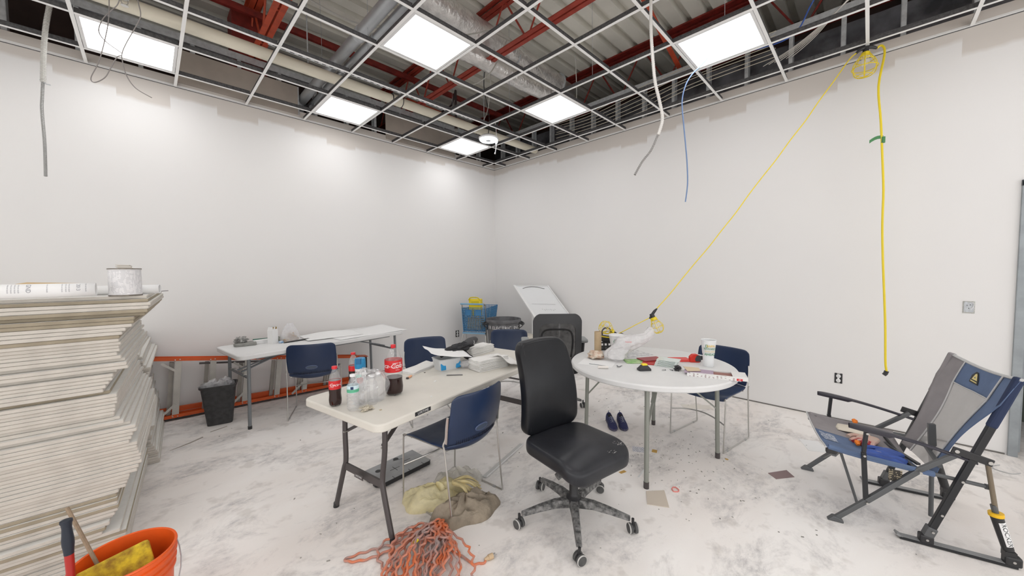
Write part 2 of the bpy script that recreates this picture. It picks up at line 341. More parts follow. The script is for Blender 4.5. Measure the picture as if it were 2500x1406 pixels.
# steel joists: each one a thing with chords and webs
def joist(x, m, label, y0=YB, y1=1.3, top_w=0.05):
    t = thing('roof_joist', label, 'joist', (x, 0, 0), 0, 'red steel joists under the roof deck')
    b = B()
    for s in (-1, 1):
        b.box((s * 0.030, (y0 + y1) / 2, 4.635), (0.05, y1 - y0, 0.006)); b.box((s * 0.010, (y0 + y1) / 2, 4.66), (0.006, y1 - y0, 0.05)); b.box((s * (0.03 + top_w / 2), (y0 + y1) / 2, 4.685), (top_w, y1 - y0, 0.02))
    obj('top_chord', b, m, t)
    b = B()
    for s in (-1, 1):
        b.box((s * 0.036, (y0 + y1) / 2, 4.10), (0.052, y1 - y0, 0.006)); b.box((s * 0.012, (y0 + y1) / 2, 4.125), (0.006, y1 - y0, 0.05))
    obj('bottom_chord', b, m, t)
    w = None; y = y1 - 0.4; k = 0
    while y > y0 + 0.4:
        dz = 1 if k % 2 == 0 else -1
        if w is None:
            w = {}
            for d in (1, -1):
                bb = B(); bb.tube([(0, 0.16, -0.27 * d), (0, -0.16, 0.27 * d)], 0.011, 6); w[d] = obj('web', bb, m, t, (0, y, 4.38))
                w[d].location.y = y if d == 1 else y - 0.36
            y -= 0.72; k = 0; continue
        c = w[dz].copy(); COL.objects.link(c); c.parent = t; c.location = (0, y, 4.38); y -= 0.36; k += 1
    return t
joist(-3.85, M_ORED, 'orange-red steel roof joist nearest the left edge of the photo')
joist(-1.80, mat('brick_red_primer', (0.38, 0.048, 0.028), 0.6, 0, 0.25, 12), 'orange-red steel roof joist crossing under the silver duct')
joist(0.25, M_RED, 'dark red steel roof joist just beyond the right wall', top_w=0.09)
joist(-5.9, M_RED, 'dark red steel roof joist directly over the ceiling tile stacks')
b = B(); b.bar((-8, -0.11, 4.52), (0.2, -0.11, 4.52), 0.045, 0.05); b.bar((-8, -0.11, 4.55), (0.2, -0.11, 4.55), 0.006, 0.06)
tag(obj('bridging_angle', b, M_RED), 'long dark red angle iron across the joists near the left wall', 'bridging')
b = B(); b.bar((-1.8, -3.50, 4.62), (0.25, -3.44, 4.12), 0.05, 0.012); b.bar((-1.8, -3.475, 4.64), (0.25, -3.415, 4.14), 0.008, 0.05)
tag(obj('bridging_angle', b, M_ORED), 'orange-red diagonal angle iron beside the hanging white conduit', 'bridging')
b = B(); b.bar((-1.7, 0.30, 4.40), (-0.15, 0.25, 4.33), 0.04, 0.05)
tag(obj('bridging_angle', b, M_ORED), 'orange-red angle iron high above the far corner', 'bridging')
b = B(); b.box((-3.88, 0.25, 4.10), (0.34, 0.3, 1.1)); tag(obj('steel_column', b, M_RED, bevel=0.01), 'dark red steel column behind the orange joist at the left wall', 'column')

# ---------------------------------------------------------------- suspended grid
grid = thing('ceiling_grid', 'white suspended ceiling grid of open square cells with most tiles missing', 'grid', (0, 0, 0))
def ax(k): return (k - 6.5) * G
def by(k): return (-k + 0.46) * G
def tee(bb, L, w=0.024, h=0.038):
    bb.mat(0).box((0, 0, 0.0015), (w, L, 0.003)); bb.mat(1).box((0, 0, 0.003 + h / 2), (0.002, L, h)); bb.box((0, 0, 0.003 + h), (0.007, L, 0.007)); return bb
LB = abs(YB) - 0.01
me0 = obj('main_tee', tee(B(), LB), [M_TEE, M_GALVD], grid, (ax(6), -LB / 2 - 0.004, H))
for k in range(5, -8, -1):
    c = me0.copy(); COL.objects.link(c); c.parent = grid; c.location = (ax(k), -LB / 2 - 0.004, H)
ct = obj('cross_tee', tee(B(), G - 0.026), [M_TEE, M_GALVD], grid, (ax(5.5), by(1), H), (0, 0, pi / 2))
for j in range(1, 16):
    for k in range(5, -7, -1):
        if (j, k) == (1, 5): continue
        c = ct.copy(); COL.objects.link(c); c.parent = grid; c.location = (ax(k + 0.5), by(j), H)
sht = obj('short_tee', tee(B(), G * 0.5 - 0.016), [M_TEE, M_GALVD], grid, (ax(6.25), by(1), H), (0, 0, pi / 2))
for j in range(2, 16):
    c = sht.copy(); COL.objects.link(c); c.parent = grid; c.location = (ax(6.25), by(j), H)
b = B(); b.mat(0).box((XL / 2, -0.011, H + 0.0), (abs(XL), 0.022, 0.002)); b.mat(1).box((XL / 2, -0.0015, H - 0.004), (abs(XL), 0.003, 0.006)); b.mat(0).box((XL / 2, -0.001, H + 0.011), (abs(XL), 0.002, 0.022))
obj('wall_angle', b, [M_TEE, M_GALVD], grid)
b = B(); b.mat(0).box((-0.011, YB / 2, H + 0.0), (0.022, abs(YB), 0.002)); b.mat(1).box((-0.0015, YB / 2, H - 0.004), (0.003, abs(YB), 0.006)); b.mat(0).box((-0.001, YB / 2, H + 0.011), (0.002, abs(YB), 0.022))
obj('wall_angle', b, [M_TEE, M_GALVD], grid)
# hanger wires
hw = None
for k in (4, 1, -2, -5):
    for j in (2, 4, 6, 8, 10):
        x, y = ax(k) + 0.0, by(j) + 0.2
        if hw is None:
            bb = B(); bb.tube([(0, 0, 0), (0.01, 0.01, 0.6), (0.0, 0, 1.14)], 0.0022, 5); hw = obj('hanger_wire', bb, M_GALV, grid, (x, y, 3.54))
        else:
            c = hw.copy(); COL.objects.link(c); c.parent = grid; c.location = (x, y, 3.54)

# LED panels in every third cell
def led(i, j, label):
    t = thing('led_panel', label, 'light', (ax(i + 0.5), by(j + 0.5), H), 0, 'square LED panels in the grid')
    return t
names = {(1, 4): 'largest glowing square LED panel, below the silver duct', (1, 1): 'glowing LED panel by the left wall right of the two steel conduits', (-2, 1): 'glowing LED panel at the left with grey wires dangling in front',
         (4, 4): 'glowing LED panel left of the long white hanging conduit', (4, 1): 'glowing LED panel nearest the far corner beside the round lamp', (4, 7): 'glowing LED panel at upper right beside the blue cable'}
first = None
for i in (4, 1, -2, -5):
    for j in (1, 4, 7, 10, 13):
        lab = names.get((i, j), 'square white LED panel outside the photographed part of the ceiling')
        if first is None:
            first = led(i, j, lab)
            bb = B(); s = G - 0.03; e = 0.022
            bb.box((0, s / 2 - e / 2, 0.012), (s, e, 0.018)); bb.box((0, -s / 2 + e / 2, 0.012), (s, e, 0.018)); bb.box((s / 2 - e / 2, 0, 0.012), (e, s - 2 * e, 0.018)); bb.box((-s / 2 + e / 2, 0, 0.012), (e, s - 2 * e, 0.018))
            bb.box((0, 0, 0.032), (s, s, 0.022)); obj('panel_frame', bb, M_WHITE, first)
            bb = B(); bb.box((0, 0, 0.014), (s - 2 * e, s - 2 * e, 0.008)); obj('light_lens', bb, M_EMIT, first)
            bb = B(); bb.box((0.1, 0.1, 0.063), (0.2, 0.12, 0.04)); obj('driver_box', bb, M_GALV, first)
        else:
            dup(first, (ax(i + 0.5), by(j + 0.5), H), 0, lab, 'square LED panels in the grid')

# round lamp hanging in the corner cell
t = thing('round_lamp', 'round white glowing lamp hanging low in the grid near the far corner', 'light', (-1.27, -1.26, 3.44))
b = B(); b.lathe([(0.035, 0.0), (0.10, -0.005), (0.135, 0.01), (0.14, 0.03), (0.10, 0.06), (0.03, 0.07)], 32); obj('housing', b, M_WHITE, t, smooth=True)
b = B(); b.lathe([(0.045, -0.008), (0.115, -0.012), (0.125, -0.004), (0.115, 0.004), (0.045, 0.004)], 32); obj('glow_ring', b, mat('lamp_glow', (0.9, 0.93, 1.0), 0.5, emit=8), t, smooth=True)
b = B(); b.lathe([(0.001, -0.014), (0.036, -0.012), (0.036, 0.0)], 20); obj('hub', b, M_GALV, t, smooth=True)
b = B(); b.tube([(0, 0, 0.07), (0.02, 0.0, 0.35), (-0.03, 0.05, 0.8), (0.0, 0.0, 1.2)], 0.006, 6, smooth=6); obj('cord', b, M_BLACK, t)
b = B(); b.tube([(0.08, -0.06, 0.30), (0.10, -0.07, 0.05), (0.075, -0.075, -0.06), (0.10, -0.09, -0.03), (0.11, -0.09, 0.04), (0.09, -0.08, -0.05), (0.07, -0.08, -0.15), (0.06, -0.08, -0.19)], 0.006, 6, smooth=6)
b.tube([(0.06, -0.08, -0.185), (0.055, -0.08, -0.205)], 0.010, 8); obj('loose_cable', b, M_WHITE, t)

# ---------------------------------------------------------------- plenum services
b = B(); b.tube([(-8.5, -1.09, 3.635), (-0.02, -1.09, 3.615)], 0.055, 16, caps=True)
pp = thing('water_pipe', 'long cream pipe crossing above the grid along the left wall', 'pipe'); obj('pipe', b, mat('cream_pipe', (0.82, 0.77, 0.64), 0.4, 0, 0.10, 2), pp, smooth=True)
for x in (-2.62, -5.5):
    b = B(); b.tube([(x - 0.06, -1.09, 3.625), (x + 0.06, -1.09, 3.625)], 0.062, 16); obj('coupling', b, mat('cream_pipe', (0.7, 0.66, 0.5)), pp, smooth=True)
    b = B()
    for s in (-0.065, 0.065): b.tube([(x + s - 0.004, -1.09, 3.625), (x + s + 0.004, -1.09, 3.625)], 0.064, 16)
    obj('coupling_ring', b, M_BLACK, pp)
b = B()
for x in (-1.2, -3.6, -4.9):
    b.tube([(x, -1.09, 3.69), (x, -1.09, 4.6)], 0.006, 6)
obj('hanger_rod', b, M_GALV, pp)
for x, r, lab in ((-3.33, 0.055, 'thicker of the two grey steel conduits running to the left wall'), (-3.205, 0.034, 'thinner of the two grey steel conduits running to the left wall')):
    b = B(); b.tube([(x, -8.8, 3.80), (x, -0.25, 3.80), (x - 0.01, 0.10, 3.74), (x - 0.03, 0.3, 3.6)], r, 14, smooth=3)
    t = thing('steel_conduit', lab, 'conduit'); obj('tube', b, mat('conduit_steel', (0.50, 0.52, 0.54), 0.38, 0.55, 0.2, 4), t, smooth=True)
    for y in (-1.75, -4.4):
        b = B(); b.tube([(x, y - 0.05, 3.80), (x, y + 0.05, 3.80)], r + 0.008, 14); obj('coupling', b, M_GALV, t, smooth=True)
# foil duct with crinkled skin
def duct(name, pts, r, label):
    t = thing(name, label, 'duct'); P0, _ = catmull([Vector(p) for p in pts], 14); b = B(); rings = []
    for i, p in enumerate(P0):
        for k in range(22):
            a = 2 * pi * k / 22; rr = r * (1 + 0.035 * noise.noise((i * 0.9, cos(a) * 3, sin(a) * 3)) + (0.012 if i % 2 else -0.012))
            rings.append(Vector((p.x, p.y + cos(a) * rr, p.z + sin(a) * rr)))
    n = len(P0); b.add(rings, [(i * 22 + k, i * 22 + (k + 1) % 22, (i + 1) * 22 + (k + 1) % 22, (i + 1) * 22 + k) for i in range(n - 1) for k in range(22)] + [tuple(range(21, -1, -1)), tuple((n - 1) * 22 + k for k in range(22))])
    obj('foil_jacket', b, mat('foil', (0.86, 0.84, 0.82), 0.30, 0.7, 0.25, 9, 1.0, 28), t, smooth=True, crease=60)
    return t
d = duct('air_duct', [(-6, -1.98, 4.36), (-4, -1.94, 4.36), (-2, -1.88, 4.37), (-0.95, -1.84, 4.36), (-0.35, -1.83, 4.33)], 0.145, 'silver foil-wrapped round air duct passing over the joist')
b = B(); b.tube([(-0.36, -1.83, 4.33), (-0.06, -1.83, 4.32)], 0.125, 22); obj('bare_end', b, mat('bare_duct_steel', (0.55, 0.55, 0.53), 0.3, 0.85), d, smooth=True)
b = B()
for x in (-1.35, -0.38): b.tube([(x, -1.84, 4.35), (x + 0.012, -1.84, 4.35)], 0.155, 22)
obj('strap', b, M_GALV, d)
duct('air_duct', [(-2.35, -1.72, 4.16), (-1.9, -1.80, 4.13), (-1.2, -1.88, 4.06), (-0.75, -1.93, 4.06)], 0.10, 'smaller bright foil duct just below the large silver duct')
# perforated strut above the second grid row
t = thing('strut_channel', 'slotted steel strut lying along the grid above the cream pipe', 'channel')
b = B(); b.bar((-4.0, -1.345, 3.60), (-1.62, -1.345, 3.60), 0.041, 0.002); b.bar((-4.0, -1.365, 3.62), (-1.62, -1.365, 3.62), 0.002, 0.041); b.bar((-4.0, -1.325, 3.62), (-1.62, -1.325, 3.62), 0.002, 0.041)
obj('channel', b, mat('strut_steel', (0.55, 0.56, 0.57), 0.4, 0.5), t)
b = B()
for k in range(34): b.box((-3.95 + k * 0.07, -1.345, 3.5985), (0.036, 0.014, 0.002))
obj('slot', b, M_BLACK, t)['kind'] = 'stuff'
# sprinkler heads
def sprinkler(x, y, z, label):
    t = thing('sprinkler_head', label, 'sprinkler', (x, y, z), 0)
    b = B(); b.tube([(0, 0, 0.06), (0, 0, 0.62)], 0.017, 10); b.tube([(0, 0, 0.06), (0, 0, 0.13)], 0.024, 10); obj('drop_pipe', b, mat('dark_iron', (0.05, 0.035, 0.035), 0.5, 0.4), t, smooth=True)
    b = B(); b.lathe([(0.012, 0.055), (0.026, 0.052), (0.026, 0.045), (0.012, 0.04)], 16)
    b.tube([(-0.014, 0, 0.045), (-0.018, 0, 0.02), (0, 0, 0.0)], 0.003, 6, smooth=4); b.tube([(0.014, 0, 0.045), (0.018, 0, 0.02), (0, 0, 0.0)], 0.003, 6, smooth=4); b.lathe([(0.001, 0.0), (0.022, 0.0), (0.022, -0.003), (0.001, -0.003)], 14)
    obj('nozzle', b, M_CHROME, t, smooth=True)
sprinkler(-4.895, -1.20, 3.56, 'dark sprinkler drop with chrome nozzle above the left LED panel')
sprinkler(-1.49, -0.78, 3.62, 'dark sprinkler drop with chrome nozzle beside the cream pipe near the corner')
b = B(); b.tube([(-1.49, -0.78, 4.24), (-1.25, -0.35, 4.24), (-1.2, 0.2, 4.24)], 0.015, 8); tag(obj('branch_pipe', b, MATS['dark_iron'], smooth=True), 'dark iron sprinkler branch pipe above the corner cells', 'pipe')

# loose cables in the plenum
M_CAB = mat('beige_cable', (0.62, 0.57, 0.48), 0.55); M_GCAB = mat('armoured_cable', (0.48, 0.47, 0.44), 0.4, 0.4)
def cable(name, pts, r, m, label, cat='cable', n=6, sm=8):
    b = B(); b.tube(pts, r, n, smooth=sm); return tag(obj(name, b, m, smooth=True), label, cat)
for k in range(7):
    z = 3.66 + 0.045 * k; q = random.random() * 0.06
    cable('data_cable', [(-0.02 - q, -1.55, z), (-0.10 - q, -2.3, z - 0.05 - q * .4), (-0.06, -3.0, z + 0.01 * k), (-0.14 - q, -3.7, z + 0.05), (-0.05, -4.5, z + 0.12)], 0.0042, M_CAB, 'beige data cable drooping in front of the studs over the right wall')['group'] = 'beige data cables over the right wall'
for k in range(6):
    q = k * 0.05
    cable('data_cable', [(-0.95 + q, -5.9, 4.15 + q), (-0.55 + q * .7, -5.2, 3.92 + q * .3), (-0.24, -4.85 + q * .4, 3.76), (-0.10, -4.65 + q, 3.70)], 0.0035, mat('white_cable', (0.75, 0.72, 0.68), 0.5), 'white data cable fanning out above the yellow caged lamp')['group'] = 'white data cables above the caged lamp'
cable('armoured_cable', [(-3.8, -1.2, 4.3), (-3.3, -1.5, 4.05), (-2.7, -1.9, 4.0), (-2.2, -2.1, 4.15), (-1.9, -2.3, 4.3)], 0.008, M_GCAB, 'armoured cable sagging between the joists left of the round duct')
cable('armoured_cable', [(-2.6, -1.5, 4.2), (-2.2, -1.55, 3.9), (-2.0, -1.7, 3.8), (-1.8, -1.9, 3.95), (-1.7, -2.1, 4.3)], 0.008, M_GCAB, 'armoured cable looping down beside the second joist')
cable('armoured_cable', [(-2.0, -2.2, 4.2), (-1.5, -2.1, 4.3), (-1.2, -2.2, 4.1), (-1.1, -2.2, 3.9)], 0.007, M_GCAB, 'short armoured cable arching over the joist by the duct')
cable('armoured_cable', [(-5.0, -1.4, 4.45), (-4.4, -1.3, 4.22), (-3.95, -1.2, 4.28)], 0.012, M_GCAB, 'grey armoured cable joining the orange joist at upper left')
cable('armoured_cable', [(-1.0, -2.6, 4.2), (-0.9, -2.55, 3.8), (-0.85, -2.5, 3.52)], 0.006, M_GCAB, 'armoured cable dropping to the LED panel left of the white conduit')
cable('armoured_cable', [(-1.5, -1.6, 4.3), (-1.3, -1.3, 3.9), (-1.35, -1.25, 3.7), (-1.2, -1.1, 3.8)], 0.006, M_GCAB, 'armoured cable tangled above the round lamp')
cable('blue_cable', [(-0.9, -5.3, 4.1), (-0.75, -4.9, 3.85), (-0.7, -4.7, 3.6), (-0.9, -4.2, 3.56), (-1.0, -4.05, 3.60)], 0.006, mat('blue_cable', (0.03, 0.10, 0.42), 0.45), 'dark blue cable draped past the upper right LED panel')

# ---------------------------------------------------------------- things hanging into the room
def ridged(pts, r, step=0.012, amp=0.12):
    P0, _ = catmull([Vector(p) for p in pts], 14); out = [P0[0]]
    rad = []
    # resample evenly
    res = [P0[0]]; acc = 0
    for a, c in zip(P0, P0[1:]):
        L = (c - a).length; d = step / 2 - acc
        while d <= L:
            res.append(a + (c - a) * (d / L)); d += step / 2
        acc = (acc + L) % (step / 2)
    rad = [r * (1 + amp * (1 if k % 2 else -1)) for k in range(len(res))]
    b = B(); b.tube(res, r, 8, radii=rad); return b
t = thing('flexible_conduit', 'long grey flexible conduit hanging straight down at far left', 'conduit')
obj('sleeve', ridged([(-5.30, -0.56, 3.95), (-5.32, -0.52, 3.73), (-5.35, -0.51, 3.53), (-5.37, -0.50, 3.34), (-5.385, -0.50, 3.07)], 0.016), mat('pale_flex', (0.55, 0.54, 0.51), 0.45, 0.2), t, smooth=True)
obj('flex_tube', ridged([(-5.385, -0.50, 3.08), (-5.395, -0.495, 2.95), (-5.40, -0.50, 2.84), (-5.395, -0.52, 2.58), (-5.40, -0.53, 2.31)], 0.0095), mat('grey_flex', (0.32, 0.32, 0.31), 0.45, 0.4), t, smooth=True)
b = B(); b.tube([(-5.40, -0.50, 3.09), (-5.37, -0.51, 3.06), (-5.345, -0.52, 3.055)], 0.004, 5); obj('wire_tie', b, M_GALV, t)
t = thing('flexible_conduit', 'white flexible conduit hanging in a curve beside the blue cable', 'conduit')
obj('flex_tube', ridged([(-2.172, -4.080, 3.952), (-2.180, -4.084, 3.602), (-2.189, -4.089, 3.305), (-2.198, -4.106, 3.095), (-2.189, -4.124, 2.893), (-2.172, -4.150, 2.753), (-2.158, -4.168, 2.622), (-2.189, -4.150, 2.500)], 0.0112, 0.016), mat('white_flex', (0.66, 0.64, 0.61), 0.45, 0.1), t, smooth=True)
obj('flex_tail', ridged([(-2.187, -4.150, 2.508), (-2.224, -4.115, 2.395), (-2.277, -4.071, 2.307), (-2.320, -4.036, 2.211)], 0.0075, 0.014, 0.22), mat('dark_flex', (0.30, 0.29, 0.28), 0.45, 0.4), t, smooth=True)
cable('blue_cable', [(-0.98, -4.2, 3.62), (-1.09, -4.09, 3.45), (-1.16, -4.03, 3.36), (-1.21, -3.99, 3.25), (-1.23, -3.97, 3.10), (-1.23, -3.99, 2.87), (-1.23, -4.01, 2.67), (-1.22, -4.02, 2.52), (-1.23, -4.03, 2.33), (-1.25, -4.02, 2.16)], 0.0058, mat('steel_blue_cable', (0.16, 0.25, 0.45), 0.45), 'steel blue cable hanging from the grid over the right wall', n=8)
M_GW = mat('grey_wire', (0.23, 0.21, 0.20), 0.5)
cable('grey_wire', [(-4.958, -1.448, 3.687), (-4.966, -1.440, 3.435), (-4.975, -1.440, 3.292), (-5.000, -1.423, 3.149), (-5.034, -1.398, 3.006), (-5.076, -1.364, 2.897), (-5.059, -1.381, 2.864), (-5.008, -1.431, 2.897), (-4.975, -1.465, 2.964), (-4.941, -1.490, 3.040), (-4.916, -1.515, 3.048)], 0.0031, M_GW, 'thin grey wire in a wide loop below the left LED panel')
cable('grey_wire', [(-4.891, -1.515, 3.645), (-4.916, -1.490, 3.435), (-4.958, -1.448, 3.368), (-5.000, -1.415, 3.309), (-5.025, -1.398, 3.225), (-5.000, -1.423, 3.158), (-4.941, -1.490, 3.090), (-4.916, -1.515, 3.065)], 0.0031, M_GW, 'thin grey wire bowing left in front of the left LED panel')
cable('grey_wire', [(-4.840, -1.574, 3.645), (-4.824, -1.583, 3.435), (-4.815, -1.599, 3.326), (-4.849, -1.574, 3.233), (-4.891, -1.532, 3.141), (-4.916, -1.515, 3.065), (-4.916, -1.515, 3.006), (-4.899, -1.541, 2.906), (-4.857, -1.583, 2.822), (-4.782, -1.667, 2.754)], 0.0031, M_GW, 'thin grey wire trailing down past the left LED panel, loose end to the right')

# caged string lights on one yellow cord
M_BULB = film_mat('clear_bulb', (0.9, 0.88, 0.84), 0.35, 0.1)
def cage(name, label, loc, direction, R=0.075, L=0.17, parent=None, wr=0.0024):
    """cage hanging from a black socket, axis along direction"""
    t = parent
    if t is None: t = thing(name, label, 'lamp', loc, 0, 'yellow caged work lamps')
    q = Vector(direction).normalized().to_track_quat('Z', 'Y').to_matrix(); b = B()
    prof = [(0.022, 0.0), (0.030, 0.012), (R * 0.62, L * 0.25), (R * 0.94, L * 0.48), (R, L * 0.62), (R * 0.88, L * 0.82), (R * 0.5, L * 0.96), (0.006, L)]
    for k in range(6):
        a = 2 * pi * k / 6; b.tube([q @ Vector((r * cos(a), r * sin(a), z)) for r, z in prof], wr, 6, smooth=4)
    for (r, z) in ((R * 0.72, L * 0.32), (R, L * 0.62), (R * 0.6, L * 0.94)):
        b.tube([q @ Vector((r * cos(a * pi / 10), r * sin(a * pi / 10), z)) for a in range(21)], wr, 6)
    obj('wire_cage', b, M_YEL, t, smooth=True)
    b = B(); b.lathe([(0.024, -0.005), (0.030, 0.0), (0.030, 0.022), (0.024, 0.026)], 14, M=q); obj('collar', b, M_YEL, t, smooth=True)
    b = B(); b.lathe([(0.014, 0.0), (0.018, 0.03), (0.030, 0.065), (0.032, 0.085), (0.022, 0.11), (0.001, 0.118)], 16, M=q); obj('bulb', b, M_BULB, t, smooth=True)
    b = B(); b.lathe([(0.016, -0.045), (0.021, -0.04), (0.022, 0.0), (0.019, 0.004)], 14, M=q); obj('socket', b, M_BLACK, t, smooth=True)
    return t
P_TOP = Vector((-0.265, -5.195, 3.44)); P2 = Vector((-1.405, -3.79, 1.055)); P_END = Vector((-1.56, -3.46, 0.86))
t1 = cage('caged_lamp', 'yellow caged work lamp hanging from the grid at upper right', P_TOP, (0.0, 0.02, -1), 0.088, 0.21, wr=0.0036)
b = B(); b.tube([(-0.05, 0.06, 0.0), (-0.02, 0.03, 0.035), (0.02, -0.03, 0.045), (0.05, -0.07, 0.03)], 0.018, 8, smooth=4, radii=[0.009, 0.016, 0.016, 0.009]); obj('socket_arm', b, M_BLACK, t1, smooth=True)
b = B(); b.tube([(0, 0, 0.045), (0.008, 0.004, 0.062), (0, 0, 0.075)], 0.003, 6, smooth=3); obj('hook', b, M_GALV, t1)
t2 = cage('caged_lamp', 'small yellow caged work lamp dangling on the cord above the round table', P2, (0.12, -0.42, -1), 0.060, 0.155)
b = B(); d = (P_TOP - P2).normalized(); b.tube([Vector((0, 0, 0.04)) - d * 0.06, Vector((0, 0, 0.045)) - d * 0.02, Vector((0, 0, 0.05)) + d * 0.02, Vector((0, 0, 0.045)) + d * 0.06], 0.018, 8, smooth=4, radii=[0.006, 0.014, 0.014, 0.006]); obj('socket_arm', b, M_BLACK, t2, smooth=True)
cd = thing('power_cord', 'yellow power cord strung from the ceiling grid down to the round table', 'cord')
def lerp(a, c, n, sag=0, wob=0.006):
    return [a.lerp(c, k / n) + Vector((random.uniform(-wob, wob), random.uniform(-wob, wob), -sag * 4 * (k / n) * (1 - k / n))) for k in range(n + 1)]
b = B(); A = P_TOP + Vector((-0.05, 0.06, 0.0)); C = P2 + Vector((0, 0, 0.045)) + d * 0.055
b.tube([A] + lerp(A + Vector((-0.03, 0.05, -0.05)), C, 14, 0.06)[0:], 0.0045, 7, smooth=3)
obj('long_span', b, M_YEL, cd, smooth=True)
b = B(); b.tube(lerp(P2 + Vector((0, 0, 0.045)) - d * 0.055, P_END, 5, 0.0, 0.002), 0.004, 7, smooth=3); obj('table_span', b, M_YEL, cd, smooth=True)
b = B(); A = P_TOP + Vector((0.05, -0.07, 0.03))
pts = [A, A + Vector((0.01, -0.03, 0.015)), Vector((-0.22, -5.315, 3.40))]
for z in (3.1, 2.8, 2.5, 2.2, 1.9, 1.6, 1.3, 1.0, 0.7): pts.append(Vector((-0.30 + random.uniform(-.01, .01) * 1, -5.29 - (3.14 - z) * 0.044 + random.uniform(-0.008, 0.008), z)))
pts.append(Vector((-0.30, -5.402, 0.605)))
b.tube(pts, 0.0085, 8, smooth=4); obj('hanging_span', b, M_YEL, cd, smooth=True)
b = B(); b.tube([(-0.30, -5.402, 0.615), (-0.30, -5.395, 0.59), (-0.305, -5.385, 0.578)], 0.016, 8); obj('connector', b, M_BLACK, cd, smooth=True)
M_GTAPE = mat('green_tape', (0.06, 0.22, 0.08), 0.6)
b = B(); b.tube([(-0.30, -5.325, 2.61), (-0.30, -5.325, 2.66)], 0.013, 8); b.grid(lambda u, v: Vector((-0.30 - 0.03 * u, -5.325 + 0.085 * u, 2.645 - 0.03 * u + 0.028 * v + 0.015 * sin(u * 3))), 5, 1); obj('tape_flag', b, M_GTAPE, cd, solid=0.002)

# electrical boxes on the right wall
def duplex(name, loc, rz, label, plate=True):
    t = thing(name, label, 'outlet', loc, rz)
    if plate:
        b = B(); b.prism(rrect(0.074, 0.118, 0.004), -0.003, 0.002, M=Matrix.Rotation(pi / 2, 3, 'X')); obj('box_opening', b, M_BLACK, t)
        for s in (1, -1):
            b = B(); b.lathe([(0.020, -0.010), (0.022, 0.0), (0.018, 0.004), (0.0, 0.004)], 18, c=(0, -0.006, s * 0.026), M=Matrix.Rotation(pi / 2, 3, 'X')); o = obj('receptacle', b, M_WHITE, t, smooth=True)
            b = B()
            for x in (-0.006, 0.006): b.box((x, -0.0115, s * 0.026 + 0.003), (0.002, 0.002, 0.007))
            b.lathe([(0.0025, -0.001), (0.0025, 0.001)], 8, c=(0, -0.0115, s * 0.026 - 0.009), M=Matrix.Rotation(pi / 2, 3, 'X')); obj('slot', b, M_INK, o)
        b = B(); b.box((0, -0.003, 0), (0.018, 0.006, 0.030)); obj('bridge', b, M_WHITE, t)
        b = B(); b.box((0, -0.003, 0.055), (0.03, 0.004, 0.008)); b.box((0, -0.003, -0.055), (0.03, 0.004, 0.008)); obj('mounting_ear', b, M_CHROME, t)
    return t
duplex('wall_outlet', (-0.001, -5.078, 0.419), -pi / 2, 'unfinished duplex outlet in a black cut-out low on the right wall').scale = (0.80, 1.0, 0.86)
duplex('wall_outlet', (-0.95, -0.001, 0.40), 0, 'small outlet low on the left wall behind the tables')
t = thing('junction_box', 'open square steel junction box with a grey cover on the right wall', 'box', (-0.001, -5.871, 1.186), -pi / 2)
b = B(); b.box((0, 0.0, 0), (0.135, 0.006, 0.125)); obj('cut_edge', b, mat('torn_paper', (0.55, 0.55, 0.52), 0.9, 0, 0.3, 90), t, bevel=0.004)
b = B(); b.prism(rrect(0.11, 0.10, 0.008), 0, 0.004, M=Matrix.Rotation(pi / 2, 3, 'X'), c=(0, -0.002, 0)); b.box((-0.035, -0.008, 0.045), (0.03, 0.006, 0.02)); obj('cover', b, M_GALV, t)
b = B(); 
for x, z in ((-0.02, 0.02), (0.0, -0.01), (0.015, 0.025)): b.lathe([(0.005, -0.001), (0.005, 0.001)], 8, c=(x, -0.007, z), M=Matrix.Rotation(pi / 2, 3, 'X'))
obj('knockout', b, M_INK, t)
b = B(); b.tube([(0.02, -0.008, -0.02), (0.045, -0.012, 0.005), (0.05, -0.01, 0.04), (0.03, -0.008, 0.045)], 0.004, 6, smooth=4); obj('loose_wire', b, M_WHITE, t)
t.scale = (0.48, 1.0, 0.82)

# ================================================================ FURNITURE
M_BLUE = mat('navy_plastic', (0.014, 0.030, 0.080), 0.33, 0, 0.1, 6)
M_CREAM = mat('cream_table_plastic', (0.70, 0.67, 0.61), 0.5, 0, 0.06, 6, 0.06, 90)
M_WTAB = mat('white_table_plastic', (0.74, 0.74, 0.74), 0.45, 0, 0.05, 4, 0.06, 90)
M_BROWN = mat('dark_taupe_steel', (0.075, 0.065, 0.065), 0.45, 0.2)
M_GREYS = mat('grey_steel_tube', (0.20, 0.215, 0.23), 0.45, 0.3)
M_SAGE = mat('sage_steel_tube', (0.27, 0.28, 0.25), 0.45, 0.2)
M_LEATHER = mat('black_vinyl', (0.010, 0.011, 0.014), 0.36, 0, 0.3, 8, 0.05, 40, spec=0.35)
M_DUSTY = mat('dusty_black_plastic', (0.25, 0.245, 0.24), 0.75, 0, 0, 45, col2=(0.055, 0.055, 0.056))

